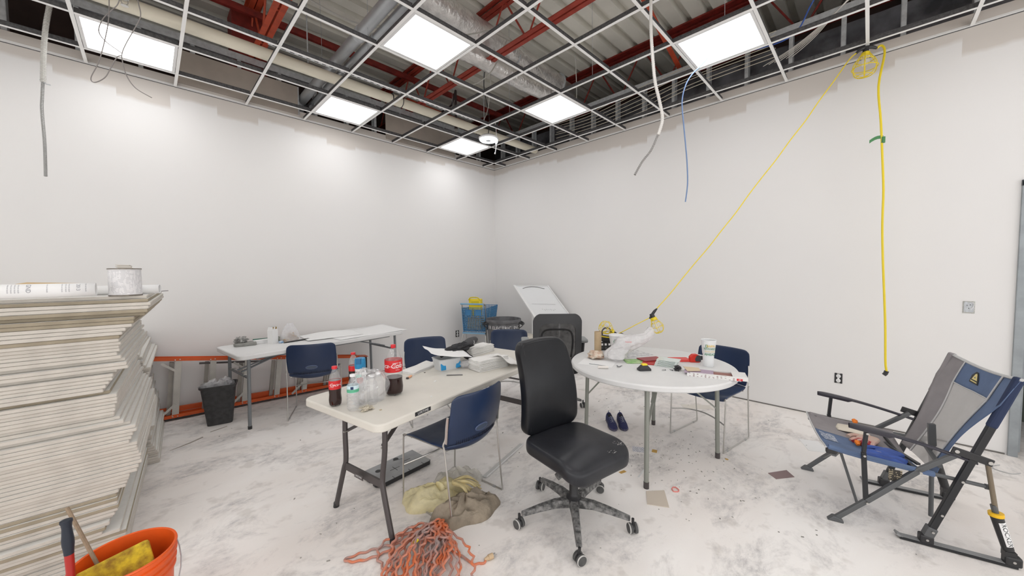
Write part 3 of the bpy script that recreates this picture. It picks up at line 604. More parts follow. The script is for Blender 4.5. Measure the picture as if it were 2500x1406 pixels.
# -------- folding tables
def rect_table(name, label, loc, rz, mtop, mleg, L=1.83, W=0.76, style=0):
    t = thing(name, label, 'table', loc, rz)
    b = B(); b.prism(rrect(L, W, 0.055, 6), 0.695, 0.74); obj('tabletop', b, mtop, t, bevel=0.008, smooth=True)
    b = B(); b.box((0, W / 2 - 0.10, 0.684), (L - 0.34, 0.028, 0.026)); b.box((0, -W / 2 + 0.10, 0.684), (L - 0.34, 0.028, 0.026)); obj('frame_rail', b, mleg, t)
    for s in (-1, 1):
        x0 = s * (L / 2 - (0.17 if style == 0 else 0.10))
        for q in (-1, 1):
            b = B()
            if style == 0: b.tube([(x0, q * 0.20, 0.69), (x0 + s * 0.004, q * 0.20, 0.50), (x0 + s * 0.012, q * 0.185, 0.34), (x0 + s * 0.02, q * 0.20, 0.27), (x0 + s * 0.028, q * 0.285, 0.01)], 0.0155, 10, smooth=4)
            else: b.tube([(x0, q * 0.30, 0.69), (x0 + s * 0.006, q * 0.30, 0.40), (x0 + s * 0.012, q * 0.30, 0.01)], 0.0155, 10)
            leg = obj('leg', b, mleg, t, smooth=True)
            b = B(); yy = q * (0.288 if style == 0 else 0.30); b.tube([(x0 + s * (0.028 if style == 0 else 0.012), yy, 0.0), (x0 + s * (0.027 if style == 0 else 0.012), yy - q * (0.005 if style == 0 else 0), 0.03)], 0.018, 10); obj('foot_cap', b, M_BLACK, leg)
        b = B()
        if style == 0:
            b.box((x0 + s * 0.017, 0, 0.30), (0.012, 0.36, 0.045))
        else:
            b.tube([(x0 + s * 0.004, -0.30, 0.50), (x0 + s * 0.004, 0.30, 0.50)], 0.012, 8)
        obj('crossbar', b, mleg, t)
        b = B(); b.bar((x0, 0.06 if style else 0.18, 0.52), (s * 0.34, 0, 0.665), 0.022, 0.012); b.bar((x0, -0.06 if style else -0.18, 0.52), (s * 0.34, 0, 0.665), 0.022, 0.012); b.box((s * 0.34, 0, 0.672), (0.04, 0.5, 0.02)); obj('folding_brace', b, mleg, t)
        b = B(); b.tube([(x0 - s * 0.02, 0.19, 0.515), (x0 + s * 0.02, 0.19, 0.515)], 0.006, 8); b.tube([(x0 - s * 0.02, -0.19, 0.515), (x0 + s * 0.02, -0.19, 0.515)], 0.006, 8); obj('rivet', b, M_CHROME, t)
    return t
ftab = rect_table('folding_table', 'cream folding table in front holding the soda bottles', (-3.23, -2.99, 0), radians(10.7), M_CREAM, M_BROWN)
b = B(); b.box((-0.62, -0.3815, 0.722), (0.115, 0.003, 0.022)); plate = obj('badge', b, M_BLACK, ftab)
b = B(); text_on(b, 'LIFETIME', 0.019, lambda x, y: Vector((-0.62 + x, -0.3835, 0.722 + y)), spacing=1.1); obj('lettering', b, M_PAPER, plate)
b = B(); b.box((-0.79, 0, 0.30), (0.003, 0.085, 0.026)); lb = obj('badge', b, M_BROWN, ftab); b = B(); text_on(b, 'LIFETIME', 0.017, lambda x, y: Vector((-0.7925, -x, 0.30 + y))); obj('lettering', b, M_PAPER, lb)
btab = rect_table('folding_table', 'white folding table along the left wall behind the black bin', (-3.42, -0.615, 0), radians(7), M_WTAB, M_GREYS, style=1)
# round table
t = thing('round_table', 'white round folding table in front of the right wall', 'table', (-1.895, -3.97, 0), radians(10))
b = B(); b.lathe([(0.0, 0.698), (0.625, 0.698), (0.638, 0.694), (0.646, 0.702), (0.648, 0.728), (0.640, 0.738), (0.625, 0.740), (0.0, 0.740)], 72, closed=True); obj('tabletop', b, M_WTAB, t, smooth=True)
for (x, y) in ((-2.461, -4.211), (-1.66, -4.448), (-1.667, -3.21), (-1.411, -3.812)): pass
def rloc(p):  # world floor point into the table's frame
    v = Vector((p[0] + 1.895, p[1] + 3.97)); a = radians(-10); return Vector((v.x * cos(a) - v.y * sin(a), v.x * sin(a) + v.y * cos(a)))
RL = [(-2.455, -4.205), (-1.665, -4.44), (-2.10, -3.48), (-1.40, -3.80)]
for p in RL:
    q = rloc(p); b = B(); b.tube([(q.x * 0.97, q.y * 0.97, 0.70), (q.x, q.y, 0.0)], 0.0165, 12); lg = obj('leg', b, M_SAGE, t, smooth=True)
    b = B(); b.tube([(q.x, q.y, 0.0), (q.x * .999, q.y * .999, 0.045)], 0.0185, 12); obj('foot_cap', b, M_BROWN, lg, smooth=True)
RB = {0: (-2.13, -4.14), 1: (-1.90, -4.16), 2: (-2.0, -3.72), 3: (-1.62, -3.85)}
for a_, c_ in ((0, 2), (1, 3)):
    p, q = rloc(RL[a_]), rloc(RL[c_]); b = B(); b.tube([(p.x * .98, p.y * .98, 0.685), (q.x * .98, q.y * .98, 0.685)], 0.014, 8)
    m_ = (p + q) / 2; 
    for w_, o_ in ((p, RB.get(a_)), (q, RB.get(c_))):
        e_ = rloc(o_); mid = (w_ * 0.45 + e_ * 0.55); b.bar((w_.x * .98, w_.y * .98, 0.40), (mid.x, mid.y, 0.56), 0.016, 0.012); b.bar((mid.x * 1.02, mid.y * 1.02, 0.55), (e_.x, e_.y, 0.69), 0.030, 0.014)
    obj('folding_brace', b, M_SAGE, t)

# -------- navy stacking chair on a wire sled frame (faces +y)
def stack_chair(label, loc, rz):
    t = thing('stacking_chair', label, 'chair', loc, rz, 'navy stacking chairs around the tables')
    def back(u, v):
        x = (u - 0.5) * 2; z = 0.475 + 0.315 * v
        w = 0.225 + 0.008 * sin(v * pi); corner = max(0, v - 0.80) / 0.20
        if abs(x) > 0.86: z -= (abs(x) - 0.86) / 0.14 * 0.028 * corner
        return Vector((x * w, -0.245 - 0.055 * v + 0.055 * x * x - 0.012 * sin(v * pi), z))
    b = B(); b.grid(back, 16, 10); sh = obj('backrest', b, M_BLUE, t, smooth=True, solid=0.010, sub=1)
    def low(u, v):
        x = (u - 0.5) * 2; a = v * 1.25
        return Vector((x * (0.225 - 0.015 * v), -0.245 + 0.055 * x * x + 0.060 * (1 - cos(a)) , 0.475 - 0.060 * sin(a) + 0.025 * x * x * v))
    b = B(); b.grid(low, 16, 5); obj('lower_back', b, M_BLUE, t, smooth=True, solid=0.010, sub=1)
    b = B()
    for k in range(27):
        x = -0.17 + 0.34 * k / 26; xx = x / 0.225
        b.bar((x, -0.2575 + 0.055 * xx * xx, 0.502), (x * 0.99, -0.2525 + 0.055 * xx * xx, 0.474), 0.0035, 0.003)
    obj('vent_slots', b, mat('slot_shadow', (0.003, 0.006, 0.02), 0.6), t)['kind'] = 'stuff'
    def seat(u, v):
        x = (u - 0.5) * 2; y = -0.20 + 0.42 * v
        z = 0.452 - 0.014 * (1 - x * x) + (0.006 if v < 0.85 else 0.006 - 0.030 * ((v - 0.85) / 0.15) ** 1.5)
        w = 0.215 + 0.018 * min(1, v * 3)
        return Vector((x * w, y + 0.012 * (1 - x * x) * v, z))
    b = B(); b.grid(seat, 14, 12); obj('seat', b, mat('dusty_navy_plastic', (0.06, 0.085, 0.14), 0.4, 0, 0, 5, col2=(0.015, 0.035, 0.10)), t, smooth=True, solid=0.012, sub=1)
    # oval hand hole with its rim
    M_ = Matrix.Rotation(pi / 2, 3, 'X')
    b = B(); b.tube([(0.052 * cos(a * pi / 12), -0.2735 - 0.003 * sin(a * pi / 12) + 0.003 * cos(a * pi / 12) ** 2, 0.545 + 0.019 * sin(a * pi / 12)) for a in range(25)], 0.0045, 6); hh = obj('handle_rim', b, mat('navy_sheen', (0.07, 0.10, 0.20), 0.3), t, smooth=True)
    b = B(); b.lathe([(0.0, -0.001), (1.0, -0.001), (1.0, 0.001), (0.0, 0.001)], 24, c=(0, -0.2730, 0.545), M=M_ @ Matrix.Diagonal((0.049, 0.017, 1)), closed=True); obj('handle_recess', b, mat('navy_recess', (0.05, 0.07, 0.11), 0.5), hh)
    R = 0.0058
    for s in (-1, 1):
        b = B(); b.tube([(s * 0.232, -0.215, 0.66), (s * 0.236, -0.208, 0.60), (s * 0.236, -0.200, 0.53), (s * 0.246, -0.190, 0.49), (s * 0.240, -0.195, 0.44), (s * 0.234, -0.235, 0.10), (s * 0.234, -0.245, 0.02), (s * 0.234, -0.235, 0.007), (s * 0.234, -0.20, 0.006), (s * 0.234, 0.19, 0.006), (s * 0.234, 0.222, 0.008), (s * 0.234, 0.232, 0.03), (s * 0.236, 0.215, 0.40), (s * 0.236, 0.208, 0.432), (s * 0.225, 0.19, 0.443), (s * 0.20, -0.17, 0.438)], R, 8, smooth=4)
        obj('sled_leg', b, M_CHROME, t, smooth=True)
        b = B()
        for y in (-0.17, 0.17): b = B(); b.tube([(s * 0.234, y - 0.012, 0.0045), (s * 0.234, y + 0.012, 0.0045)], 0.008, 8); obj('glide', b, mat('clear_glide', (0.4, 0.4, 0.4), 0.5), t)
        b = B(); b.bar((s * 0.233, -0.222, 0.66), (s * 0.237, -0.205, 0.50), 0.007, 0.012); obj('side_bracket', b, M_CHROME, t)
    b = B(); b.tube([(-0.235, 0.225, 0.235), (-0.12, 0.175, 0.255), (0, 0.155, 0.262), (0.12, 0.175, 0.255), (0.235, 0.225, 0.235)], R, 8, smooth=5); obj('stretcher', b, M_CHROME, t, smooth=True)
    b = B(); b.tube([(-0.21, -0.17, 0.436), (0.21, -0.17, 0.436)], R, 8); b.tube([(-0.22, 0.15, 0.436), (0.22, 0.15, 0.436)], R, 8); obj('seat_rail', b, M_CHROME, t, smooth=True)
    return t
ch = stack_chair('navy stacking chair at the near side of the cream table, nearest the camera', (-3.435, -3.29, 0), radians(7))
dup(ch, (-3.585, -0.955, 0), radians(-24), 'navy stacking chair pulled up to the white table along the left wall')
dup(ch, (-1.29, -4.265, 0), radians(80), 'navy stacking chair on the right of the round table')
dup(ch, (-2.79, -2.01, 0), radians(160), 'navy stacking chair behind the cream table, beside the black jacket')
dup(ch, (-1.885, -2.26, 0), radians(132), 'navy stacking chair in front of the large grey trash can')

# -------- office chairs
def cushion(fn_c, w, d, h, r=0.05, puff=0.02, nu=12, nv=12):
    """rounded cushion; fn_c maps local (x, y, z) to a point"""
    b = B(); n = 6; r0 = rrect(w, d, r, n); ring = []
    for k, p_ in enumerate(r0):
        q_ = r0[(k + 1) % len(r0)]; ring.append(p_); L_ = sqrt((q_[0] - p_[0]) ** 2 + (q_[1] - p_[1]) ** 2); m_ = int(L_ / 0.035)
        for j in range(1, m_ + 1): ring.append((p_[0] + (q_[0] - p_[0]) * j / (m_ + 1), p_[1] + (q_[1] - p_[1]) * j / (m_ + 1)))
    N = len(ring)
    prof = [(0.90, -h / 2), (0.975, -h / 2 + 0.006), (1.0, -h / 4), (1.0, h / 4), (0.98, h / 2 - 0.008), (0.93, h / 2 - 0.001)]
    vs = [];
    for s, z in prof:
        for x, y in ring: vs.append(fn_c(x * s, y * s, z))
    P = len(prof); fs = [(i * N + k, i * N + (k + 1) % N, (i + 1) * N + (k + 1) % N, (i + 1) * N + k) for i in range(P - 1) for k in range(N)]
    # caps: concentric rings to the centre
    for side, base in ((0, 0), (1, (P - 1) * N)):
        prev = base; z0 = prof[0][1] if side == 0 else prof[-1][1]; s0 = prof[0][0] if side == 0 else prof[-1][0]
        for f in (0.88, 0.76, 0.62, 0.48, 0.34, 0.2, 0.08):
            st = len(vs)
            for x, y in ring: vs.append(fn_c(x * s0 * f, y * s0 * f, z0 + (puff if side else -puff * 0.3) * (1 - (2 * x * f / w) ** 2) * (1 - (2 * y * f / d) ** 2)))
            fs += [(prev + k, prev + (k + 1) % N, st + (k + 1) % N, st + k) for k in range(N)]; prev = st
        vs.append(fn_c(0, 0, z0 + (puff if side else -puff * 0.3))); fs += [(prev + k, prev + (k + 1) % N, len(vs) - 1) for k in range(N)]
    b.add(vs, fs); return b
def star_base(t, angs, R, rz, mat_arm, hub_h=0.36, dusty=True):
    for a in angs:
        a = radians(a) - rz
        b = B(); c, s = cos(a), sin(a)
        # tapering arm arched upward
        pts = [(0.03, 0.115, 0.030, 0.030), (0.12, 0.118, 0.024, 0.026), (0.22, 0.105, 0.021, 0.020), (R - 0.015, 0.084, 0.017, 0.013)]
        vs = []
        for (x, z, w, h) in pts:
            for (dy, dz) in ((-w, -h), (w, -h), (w * 0.75, h * .6), (-w * 0.75, h * .6)):
                vs.append(Vector((x * c - dy * s, x * s + dy * c, z + dz)))
        fs = [(i * 4 + k, i * 4 + (k + 1) % 4, i * 4 + 4 + (k + 1) % 4, i * 4 + 4 + k) for i in range(3) for k in range(4)] + [(3, 2, 1, 0), (12, 13, 14, 15)]
        b.add(vs, fs); arm = obj('base_arm', b, mat_arm, t, bevel=0.004)
        M_ = Matrix.Rotation(a + pi / 2 + 0.5, 3, 'Z') @ Matrix.Rotation(pi / 2, 3, 'X')
        for q in (-1, 1):
            off = M_ @ Vector((0, 0, q * 0.0175)); cc = Vector((R * c, R * s, 0.0285)) + off
            b = B(); b.lathe([(0.004, -0.010), (0.024, -0.011), (0.0285, -0.007), (0.0285, 0.007), (0.024, 0.011), (0.004, 0.010)], 20, c=cc, M=M_); w = obj('caster_wheel', b, mat('caster_grey', (0.10, 0.10, 0.10), 0.7, 0, 0.4, 30), arm, smooth=True)
            b = B(); b.lathe([(0.0255, 0.0095 * q), (0.0290, 0.0075 * q), (0.0290, 0.0035 * q)], 20, c=cc, M=M_, closed=True); obj('dusty_tread', b, mat('plaster_dust', (0.55, 0.54, 0.52), 0.9), arm, smooth=True)
        b = B(); b.tube([(R * c, R * s, 0.03), (R * c, R * s, 0.085)], 0.008, 8); b.tube([Vector((R * c, R * s, 0.0285)) + M_ @ Vector((0, 0, -0.012)), Vector((R * c, R * s, 0.0285)) + M_ @ Vector((0, 0, 0.012))], 0.020, 12); obj('caster_fork', b, M_BLACK, arm)
    b = B(); b.lathe([(0.042, 0.085), (0.046, 0.10), (0.046, 0.14), (0.034, 0.15), (0.027, 0.16), (0.027, 0.29), (0.019, 0.295), (0.019, hub_h)], 20); obj('gas_column', b, M_BLACK, t, smooth=True)
RZ = radians(170)
t = thing('office_chair', 'black armless swivel chair with a high padded back, in front of the round table', 'chair', (-3.06, -4.02, 0), RZ)
star_base(t, (148, 220, 293, 4, 77), 0.345, RZ, M_DUSTY)
b = cushion(lambda x, y, z: Vector((x * (1 + 0.06 * (y + 0.2)), y + 0.02, 0.455 + z - 0.55 * max(0, y - 0.10) ** 1.5 * 1.6 - 0.06 * abs(x) * (0.3 - y))), 0.49, 0.48, 0.085, 0.09, 0.018)
obj('seat', b, mat('worn_black_vinyl', (0.013, 0.014, 0.018), 0.36, 0, 0, 4, 0.10, 14, col2=(0.026, 0.027, 0.033), spec=0.4), t, smooth=True, sub=1, crease=60)
def seat_top(x, y): return Vector((x * (1 + 0.06 * (y + 0.2)), y + 0.02, 0.455 + 0.0435 + 0.018 * (1 - (2 * x / 0.49) ** 2) * (1 - (2 * y / 0.48) ** 2) - 0.55 * max(0, y - 0.10) ** 1.5 * 1.6 - 0.06 * abs(x) * (0.3 - y)))
b = B(); rs = random.Random(4)
for (cx_, cy_, n_) in ((-0.195, 0.165, 26), (-0.10, 0.20, 12)):
    for k in range(n_):
        p = seat_top(cx_ + rs.gauss(0, 0.020), min(0.205, cy_ + rs.gauss(0, 0.012))); q = p + Vector((rs.uniform(-.014, .014), rs.uniform(-.008, .008), 0)); b.bar(p, q, 0.0007, 0.0006)
obj('scuff_marks', b, MATS['plaster_dust'], t)['kind'] = 'stuff'
def bk(x, y, z):  # y runs up the back, z is thickness (front = +z)
    v = max(0.0, (y + 0.29) / 0.58); return Vector((x * (1.0 - 0.10 * v), -0.232 - 0.10 * (v ** 1.4) + z + 0.035 * sin(v * pi) - 0.30 * x * x * -1 * 0.6, 0.775 + y - 0.015 * (x / 0.22) ** 2 * v))
b = cushion(bk, 0.45, 0.585, 0.085, 0.07, 0.012); obj('backrest', b, M_LEATHER, t, smooth=True, sub=1, crease=60)
b = B(); b.tube([(0, -0.02, 0.40), (0, -0.20, 0.40), (0, -0.30, 0.46), (0, -0.335, 0.62)], 0.022, 8, smooth=4); obj('back_support', b, M_BLACK, t, smooth=True)
b = B(); b.box((0, 0, 0.375), (0.17, 0.22, 0.07)); obj('tilt_mechanism', b, M_BLACK, t, bevel=0.008)
b = B(); b.tube([(0.03, 0.0, 0.34), (0.10, -0.01, 0.305)], 0.008, 8); b.tube([(0.07, -0.005, 0.32), (0.125, -0.015, 0.293)], 0.021, 10); obj('tension_knob', b, M_DUSTY, t, smooth=True)
b = B(); b.tube([(-0.08, 0.0, 0.39), (-0.20, 0.02, 0.385), (-0.25, 0.03, 0.39)], 0.007, 8, smooth=3); obj('lever', b, M_BLACK, t, smooth=True)
# seams
b = B(); b.tube([bk(0.190, -0.25 + 0.5 * k / 12, 0.0405) for k in range(13)], 0.0018, 5); obj('seam', b, M_BLACK, t)
b = B(); b.tube([bk(-0.190, -0.25 + 0.5 * k / 12, 0.0405) for k in range(13)], 0.0018, 5); obj('seam', b, M_BLACK, t)

# mesh-backed armchair behind
RZ = radians(-45)
t = thing('office_chair', 'black mesh-back swivel chair with grey armrests behind the round table', 'chair', (-1.70, -2.80, 0), RZ)
star_base(t, (20, 92, 164, 236, 308), 0.32, RZ, M_DUSTY)
def fr(x, z):
    v = (z - 0.50) / 0.53; return Vector((x, -0.27 - 0.05 * v + 0.20 * x * x, z))
N = 40; out = rrect(0.50, 0.56, 0.07, 9); inn = rrect(0.375, 0.385, 0.07, 9); vs = []; K = len(out)
def arch(x, z): return z - 0.035 * (x / 0.25) ** 2 * (1 if z > 0.8 else 0)
for ring, dy in ((out, -0.012), (inn, -0.012), (inn, 0.012), (out, 0.012)):
    for x, y in ring: p = fr(x, arch(x, 0.82 + y - (0.022 if ring is inn else 0))); p.y += dy; vs.append(p)
b = B(); b.add(vs, [(r * K + k, r * K + (k + 1) % K, ((r + 1) % 4) * K + (k + 1) % K, ((r + 1) % 4) * K + k) for r in range(4) for k in range(K)]); obj('back_frame', b, mat('charcoal_plastic', (0.045, 0.046, 0.05), 0.45), t, smooth=True)
mm = film_mat('dark_mesh', (0.02, 0.02, 0.022), 0.84, 0.3, 0.35, 0.05)
b = B(); b.grid(lambda u, v: fr((u - .5) * 0.39, 0.79 + (v - .5) * 0.40) + Vector((0, 0.012 * sin(u * 5 + 3 * v) * sin(v * 9), 0)), 20, 20); obj('back_mesh', b, mm, t, smooth=True)
b = B(); b.tube([fr(x, z) + Vector((0, 0.03, 0)) for x, z in ((-0.15, 0.62), (-0.165, 0.80), (-0.13, 0.90), (0, 0.915), (0.13, 0.90), (0.165, 0.80), (0.15, 0.62))], 0.010, 8, smooth=5); obj('lumbar_hoop', b, M_BLACK, t, smooth=True)
b = cushion(lambda x, y, z: Vector((x, y, 0.46 + z)), 0.50, 0.48, 0.07, 0.08, 0.012); obj('seat', b, M_LEATHER, t, smooth=True, sub=1)
b = B(); b.tube([(0, -0.05, 0.40), (0, -0.26, 0.42), (0, -0.33, 0.52), (0, -0.33, 0.66)], 0.025, 8, smooth=4); obj('back_support', b, M_BLACK, t, smooth=True)
for s in (-1, 1):
    b = B(); b.tube([(s * 0.20, -0.03, 0.40), (s * 0.29, -0.03, 0.42), (s * 0.30, -0.03, 0.50), (s * 0.32, -0.03, 0.73)], 0.018, 8, smooth=3); ar = obj('armrest', b, M_BLACK, t, smooth=True)
    b = cushion(lambda x, y, z: Vector((x + s * 0.32, y - 0.0, 0.755 + z)), 0.085, 0.25, 0.035, 0.04, 0.006); obj('arm_pad', b, mat('grey_pad', (0.27, 0.28, 0.28), 0.5), ar, smooth=True, sub=1)

# -------- folding rocker camp chair: local x<0 is the far side, y runs backwards
t = thing('camp_chair', 'blue and grey folding rocker camp chair with black frame at right', 'chair', (-1.98, -5.16, 0), atan2(-0.24, -0.971))
M_FR = mat('black_powder_steel', (0.022, 0.023, 0.026), 0.4, 0.2); M_FG = mat('grey_powder_steel', (0.11, 0.115, 0.12), 0.4, 0.3)
M_CB = mat('slate_blue_fabric', (0.12, 0.175, 0.30), 0.85, 0, 0.15, 12, 0.1, 50); M_CG = mat('grey_fabric', (0.29, 0.27, 0.28), 0.85, 0, 0.12, 12, 0.1, 50)
M_PIPE = mat('pale_piping', (0.52, 0.52, 0.52), 0.7)
for X, sgn, nm in ((0.0, 1, 'near'), (-0.62, -1, 'far')):
    f = 0 if X == 0 else -0.04
    b = B(); b.bar((X, 0.0 + f, 0.012), (X, 0.137 + f, 0.166), 0.024, 0.024); b.bar((X, 0.137 + f, 0.166), (X - sgn * .012, 0.345 + f * .5, 0.40), 0.026, 0.026); b.bar((X - sgn * .012, 0.335 + f * .5, 0.392), (X + sgn * 0.0, 0.49, 0.540), 0.024, 0.024); sb = obj('scissor_bar', b, M_FG, t, bevel=0.003)
    b = B(); b.prism([(-0.045, 0), (0.03, 0), (0.03, 0.012), (0.0, 0.03), (-0.02, 0.03)], -0.018, 0.018, M=Matrix(((0, 0, 1), (1, 0, 0), (0, 1, 0))), c=(X, 0.01 + f, 0)); obj('foot', b, M_FG, sb, bevel=0.004)
    b = B(); b.bar((X, 0.136 + f, 0.15), (X, 0.118 + f, 0.45), 0.022, 0.022); b.bar((X, 0.118 + f, 0.45), (X, 0.126 + f, 0.575), 0.024, 0.018); obj('arm_post', b, M_FR, t, bevel=0.003)
    b = B(); b.bar((X, 0.384, 0.043), (X, 0.672, 0.960), 0.030, 0.030); bp = obj('back_post', b, M_FR, t, bevel=0.006)
    b = B(); b.bar((X, 0.384, 0.050), (X, 0.402, 0.105), 0.040, 0.040); obj('sleeve', b, M_FG, bp, bevel=0.004)
    b = B(); b.box((X, 0.38, 0.035), (0.045, 0.055, 0.045)); obj('pivot', b, M_BLACK, t, bevel=0.008)
    b = B(); b.box((X, 0.486, 0.010), (0.042, 0.42, 0.012)); b.mat(1).box((X, 0.486, 0.0175), (0.034, 0.415, 0.003)); b.mat(1).bar((X, 0.285, 0.012), (X, 0.262, 0.026), 0.040, 0.010)
    obj('rocker_rail', b, [M_FR, mat('dull_alu', (0.30, 0.305, 0.31), 0.5, 0.3)], t)
    b = B(); b.tube([(X, 0.586, 0.513), (X, 0.624, 0.25)], 0.010, 10); ps = obj('piston_rod', b, mat('bronze_rod', (0.22, 0.18, 0.13), 0.35, 0.5), t, smooth=True)
    b = B(); b.tube([(X, 0.612, 0.30), (X, 0.624, 0.25)], 0.012, 10); obj('rod_collar', b, M_FG, ps, smooth=True)
    b = B(); b.tube([(X, 0.622, 0.262), (X, 0.624, 0.245)], 0.027, 16); obj('yellow_ring', b, mat('amber_plastic', (0.85, 0.50, 0.01), 0.4), t, smooth=True)
    b = B(); b.tube([(X, 0.6245, 0.245), (X, 0.668, 0.085)], 0.022, 16, radii=[0.023, 0.021]); b.box((X, 0.672, 0.065), (0.035, 0.04, 0.03)); sh = obj('shock_body', b, M_BLACK, t, smooth=True)
    b = B(); b.box((X, 0.682, 0.035), (0.045, 0.06, 0.05)); obj('end_block', b, M_BLACK, t, bevel=0.01)
    # armrest: shaped pad, wide at the front
    def arm(u, v):
        s = u; y = 0.05 + f + s * 0.50; w = 0.034 * (1 - 0.62 * min(1, max(0, s - 0.15) / 0.55)) * (sin(min(1, (s + 0.02) * 9) * pi / 2)); z = 0.602 - 0.10 * s ** 1.3 + 0.004 * sin(s * pi)
        a = v * 2 * pi; return Vector((X + w * cos(a), y, z + 0.009 * sin(a) - (0.012 if sin(a) < -0.1 and s < 0.35 else 0)))
    b = B(); b.grid(arm, 24, 12); obj('armrest', b, mat('arm_plastic', (0.035, 0.033, 0.045), 0.4), t, smooth=True)
    b = B(); b.bar((X + sgn * .014, 0.455, 0.558), (X + sgn * .014, 0.60, 0.518), 0.010, 0.038); br = obj('pivot_plate', b, M_BLACK, t, bevel=0.004)
    b = B()
    for y, z in ((0.472, 0.553), (0.588, 0.521)): b.tube([(X + sgn * 0.018, y, z), (X + sgn * 0.024, y, z)], 0.009, 12)
    for y, z in ((0.137 + f, 0.160), (0.118 + f, 0.435), (0.126 + f, 0.568), (0.345, 0.40), (0.497, 0.395), (0.43, 0.19), (0.40, 0.085), (0.38, 0.035), (0.682, 0.035)): b.tube([(X + sgn * 0.012, y, z), (X + sgn * 0.0245, y, z)], 0.006, 10)
    obj('rivet', b, M_CHROME, t)
    b = B(); b.tube([(X + -sgn * 0.02, -0.035, 0.438), (X - sgn * 0.02, 0.12, 0.415), (X - sgn * 0.02, 0.408, 0.392)], 0.015, 10, smooth=3); obj('seat_rail', b, M_CB if X == 0 else M_CG, t, smooth=True)
    b = B(); b.tube([(X - sgn * 0.02, 0.400, 0.393), (X - sgn * 0.02, 0.60, 0.380)], 0.010, 10); b.tube([(X - sgn * 0.02, 0.59, 0.380), (X - sgn * 0.02, 0.605, 0.379)], 0.014, 10); obj('rail_end', b, M_FG, t, smooth=True)
    b = B(); b.box((X - sgn * 0.03, -0.02, 0.415), (0.03, 0.05, 0.04)); obj('corner_bracket', b, M_BLACK, t, bevel=0.006)
b = B(); b.tube([(-0.10, 0.034, 0.405), (-0.12, 0.13, 0.07)], 0.0075, 8); obj('leg_rod', b, M_FG, t, smooth=True)
b = B(); b.tube([(-0.30, 0.49, 0.575), (-0.30, 0.50, 0.02)], 0.011, 10); b.bar((-0.30, 0.485, 0.585), (-0.30, 0.50, 0.33), 0.022, 0.030); obj('rear_strut', b, M_FG, t, smooth=True)
b = B(); b.bar((-0.06, 0.0, 0.375), (-0.42, 0.12, 0.30), 0.020, 0.014); b.bar((-0.42, 0.12, 0.30), (-0.60, 0.05, 0.13), 0.020, 0.014); b.bar((-0.50, 0.33, 0.36), (-0.18, 0.40, 0.37), 0.018, 0.012); b.bar((-0.05, 0.44, 0.43), (-0.60, 0.52, 0.42), 0.014, 0.02); obj('cross_brace', b, M_FG, t)
b = B(); b.tube([(-0.02, 0.345, 0.392), (-0.31, 0.36, 0.36), (-0.60, 0.345, 0.392)], 0.009, 8, smooth=5); obj('rear_bar', b, M_FR, t, smooth=True)
# back sling: u across (0 near .. 1 far), v from bottom to top
def sling(u, v, off=0.0):
    v = min(1.0, max(0.0, v)); u = min(1.0, max(0.0, u))
    lo = 0.10 * (1 - v) ** 0.8 * (1.0 - max(0, (v - 0.0))) + 0.055 * sin(min(1, v / 0.72) * pi) ** 1.0
    if v > 0.74: lo = 0.0
    lo = lo if v <= 0.74 else 0.0
    xa, xb = 0.018 - lo, -0.638 + lo
    x = xa + (xb - xa) * u
    s = 0.392 + (0.672 - 0.392) * v; z = 0.37 + (0.963 - 0.37) * v
    sag = 0.055 * sin(u * pi) * (0.35 + 0.65 * sin(v * pi)) + 0.05 * (1 - v) ** 2
    wr = 0.006 * noise.noise((u * 9, v * 2.2, 1.7)) * sin(v * pi)
    return Vector((x, s + sag * 0.85 + wr + off * -0.9 + 0.0, z - sag * 0.28 + off * .3 - (0.020 * sin(u * pi) if v > 0.97 else 0.020 * sin(u * pi) * v ** 6)))
def sub_sling(u0, u1, v0, v1, nu, nv, off=0.0):
    b = B(); b.grid(lambda a, c: sling(u0 + (u1 - u0) * a, v0 + (v1 - v0) * c, off), nu, nv); return b
bk_ = obj('back_fabric', sub_sling(0.22, 0.76, 0, 0.80, 18, 26), film_mat('grey_mesh_fabric', (0.36, 0.35, 0.345), 0.80, 0.7, 0.0, 0.04), t, smooth=True)
obj('side_panel', sub_sling(0.0, 0.22, 0, 1.0, 8, 30), M_CB, t, smooth=True, solid=0.003, label='blue side strip of the backrest')
obj('side_panel', sub_sling(0.76, 1.0, 0, 1.0, 8, 30), M_CG, t, smooth=True, solid=0.003, label='grey side strip of the backrest')
hp = obj('head_panel', sub_sling(0.22, 0.76, 0.76, 1.0, 18, 8, 0.003), M_CB, t, smooth=True, solid=0.003)
b = B(); b.tube([sling(k / 14, 1.0, -0.002) for k in range(15)], 0.008, 8); obj('top_bar', b, M_PIPE, t, smooth=True)
for X_, m_ in ((0.0, mat('slate_blue_sleeve', (0.02, 0.032, 0.08), 0.85)), (-0.62, M_CG)):
    b = B(); b.bar((X_, 0.590, 0.700), (X_, 0.675, 0.970), 0.036, 0.036); obj('post_sleeve', b, m_, t, bevel=0.01)
for u in (0.22, 0.76):
    b = B(); b.tube([sling(u, k / 24, 0.006) for k in range(25)], 0.004, 6); obj('piping', b, M_PIPE, t, smooth=True)
b = B(); b.tube([sling(0.22 + 0.54 * k / 12, 0.765, 0.006) for k in range(13)], 0.003, 6); obj('piping', b, M_PIPE, t, smooth=True)
b = B(); b.tube([sling(k / 14, 0.995, 0.003) for k in range(15)], 0.005, 6); obj('piping', b, M_PIPE, t, smooth=True)
def onhead(x, y, off=0.008): return sling(0.52 - x / 0.62, 0.885 + y / 0.62, off)
b = B(); poly = [(-0.038, -0.034), (0.034, -0.030), (0.040, 0.012), (0.020, 0.040), (0.004, 0.036), (-0.022, 0.002)]
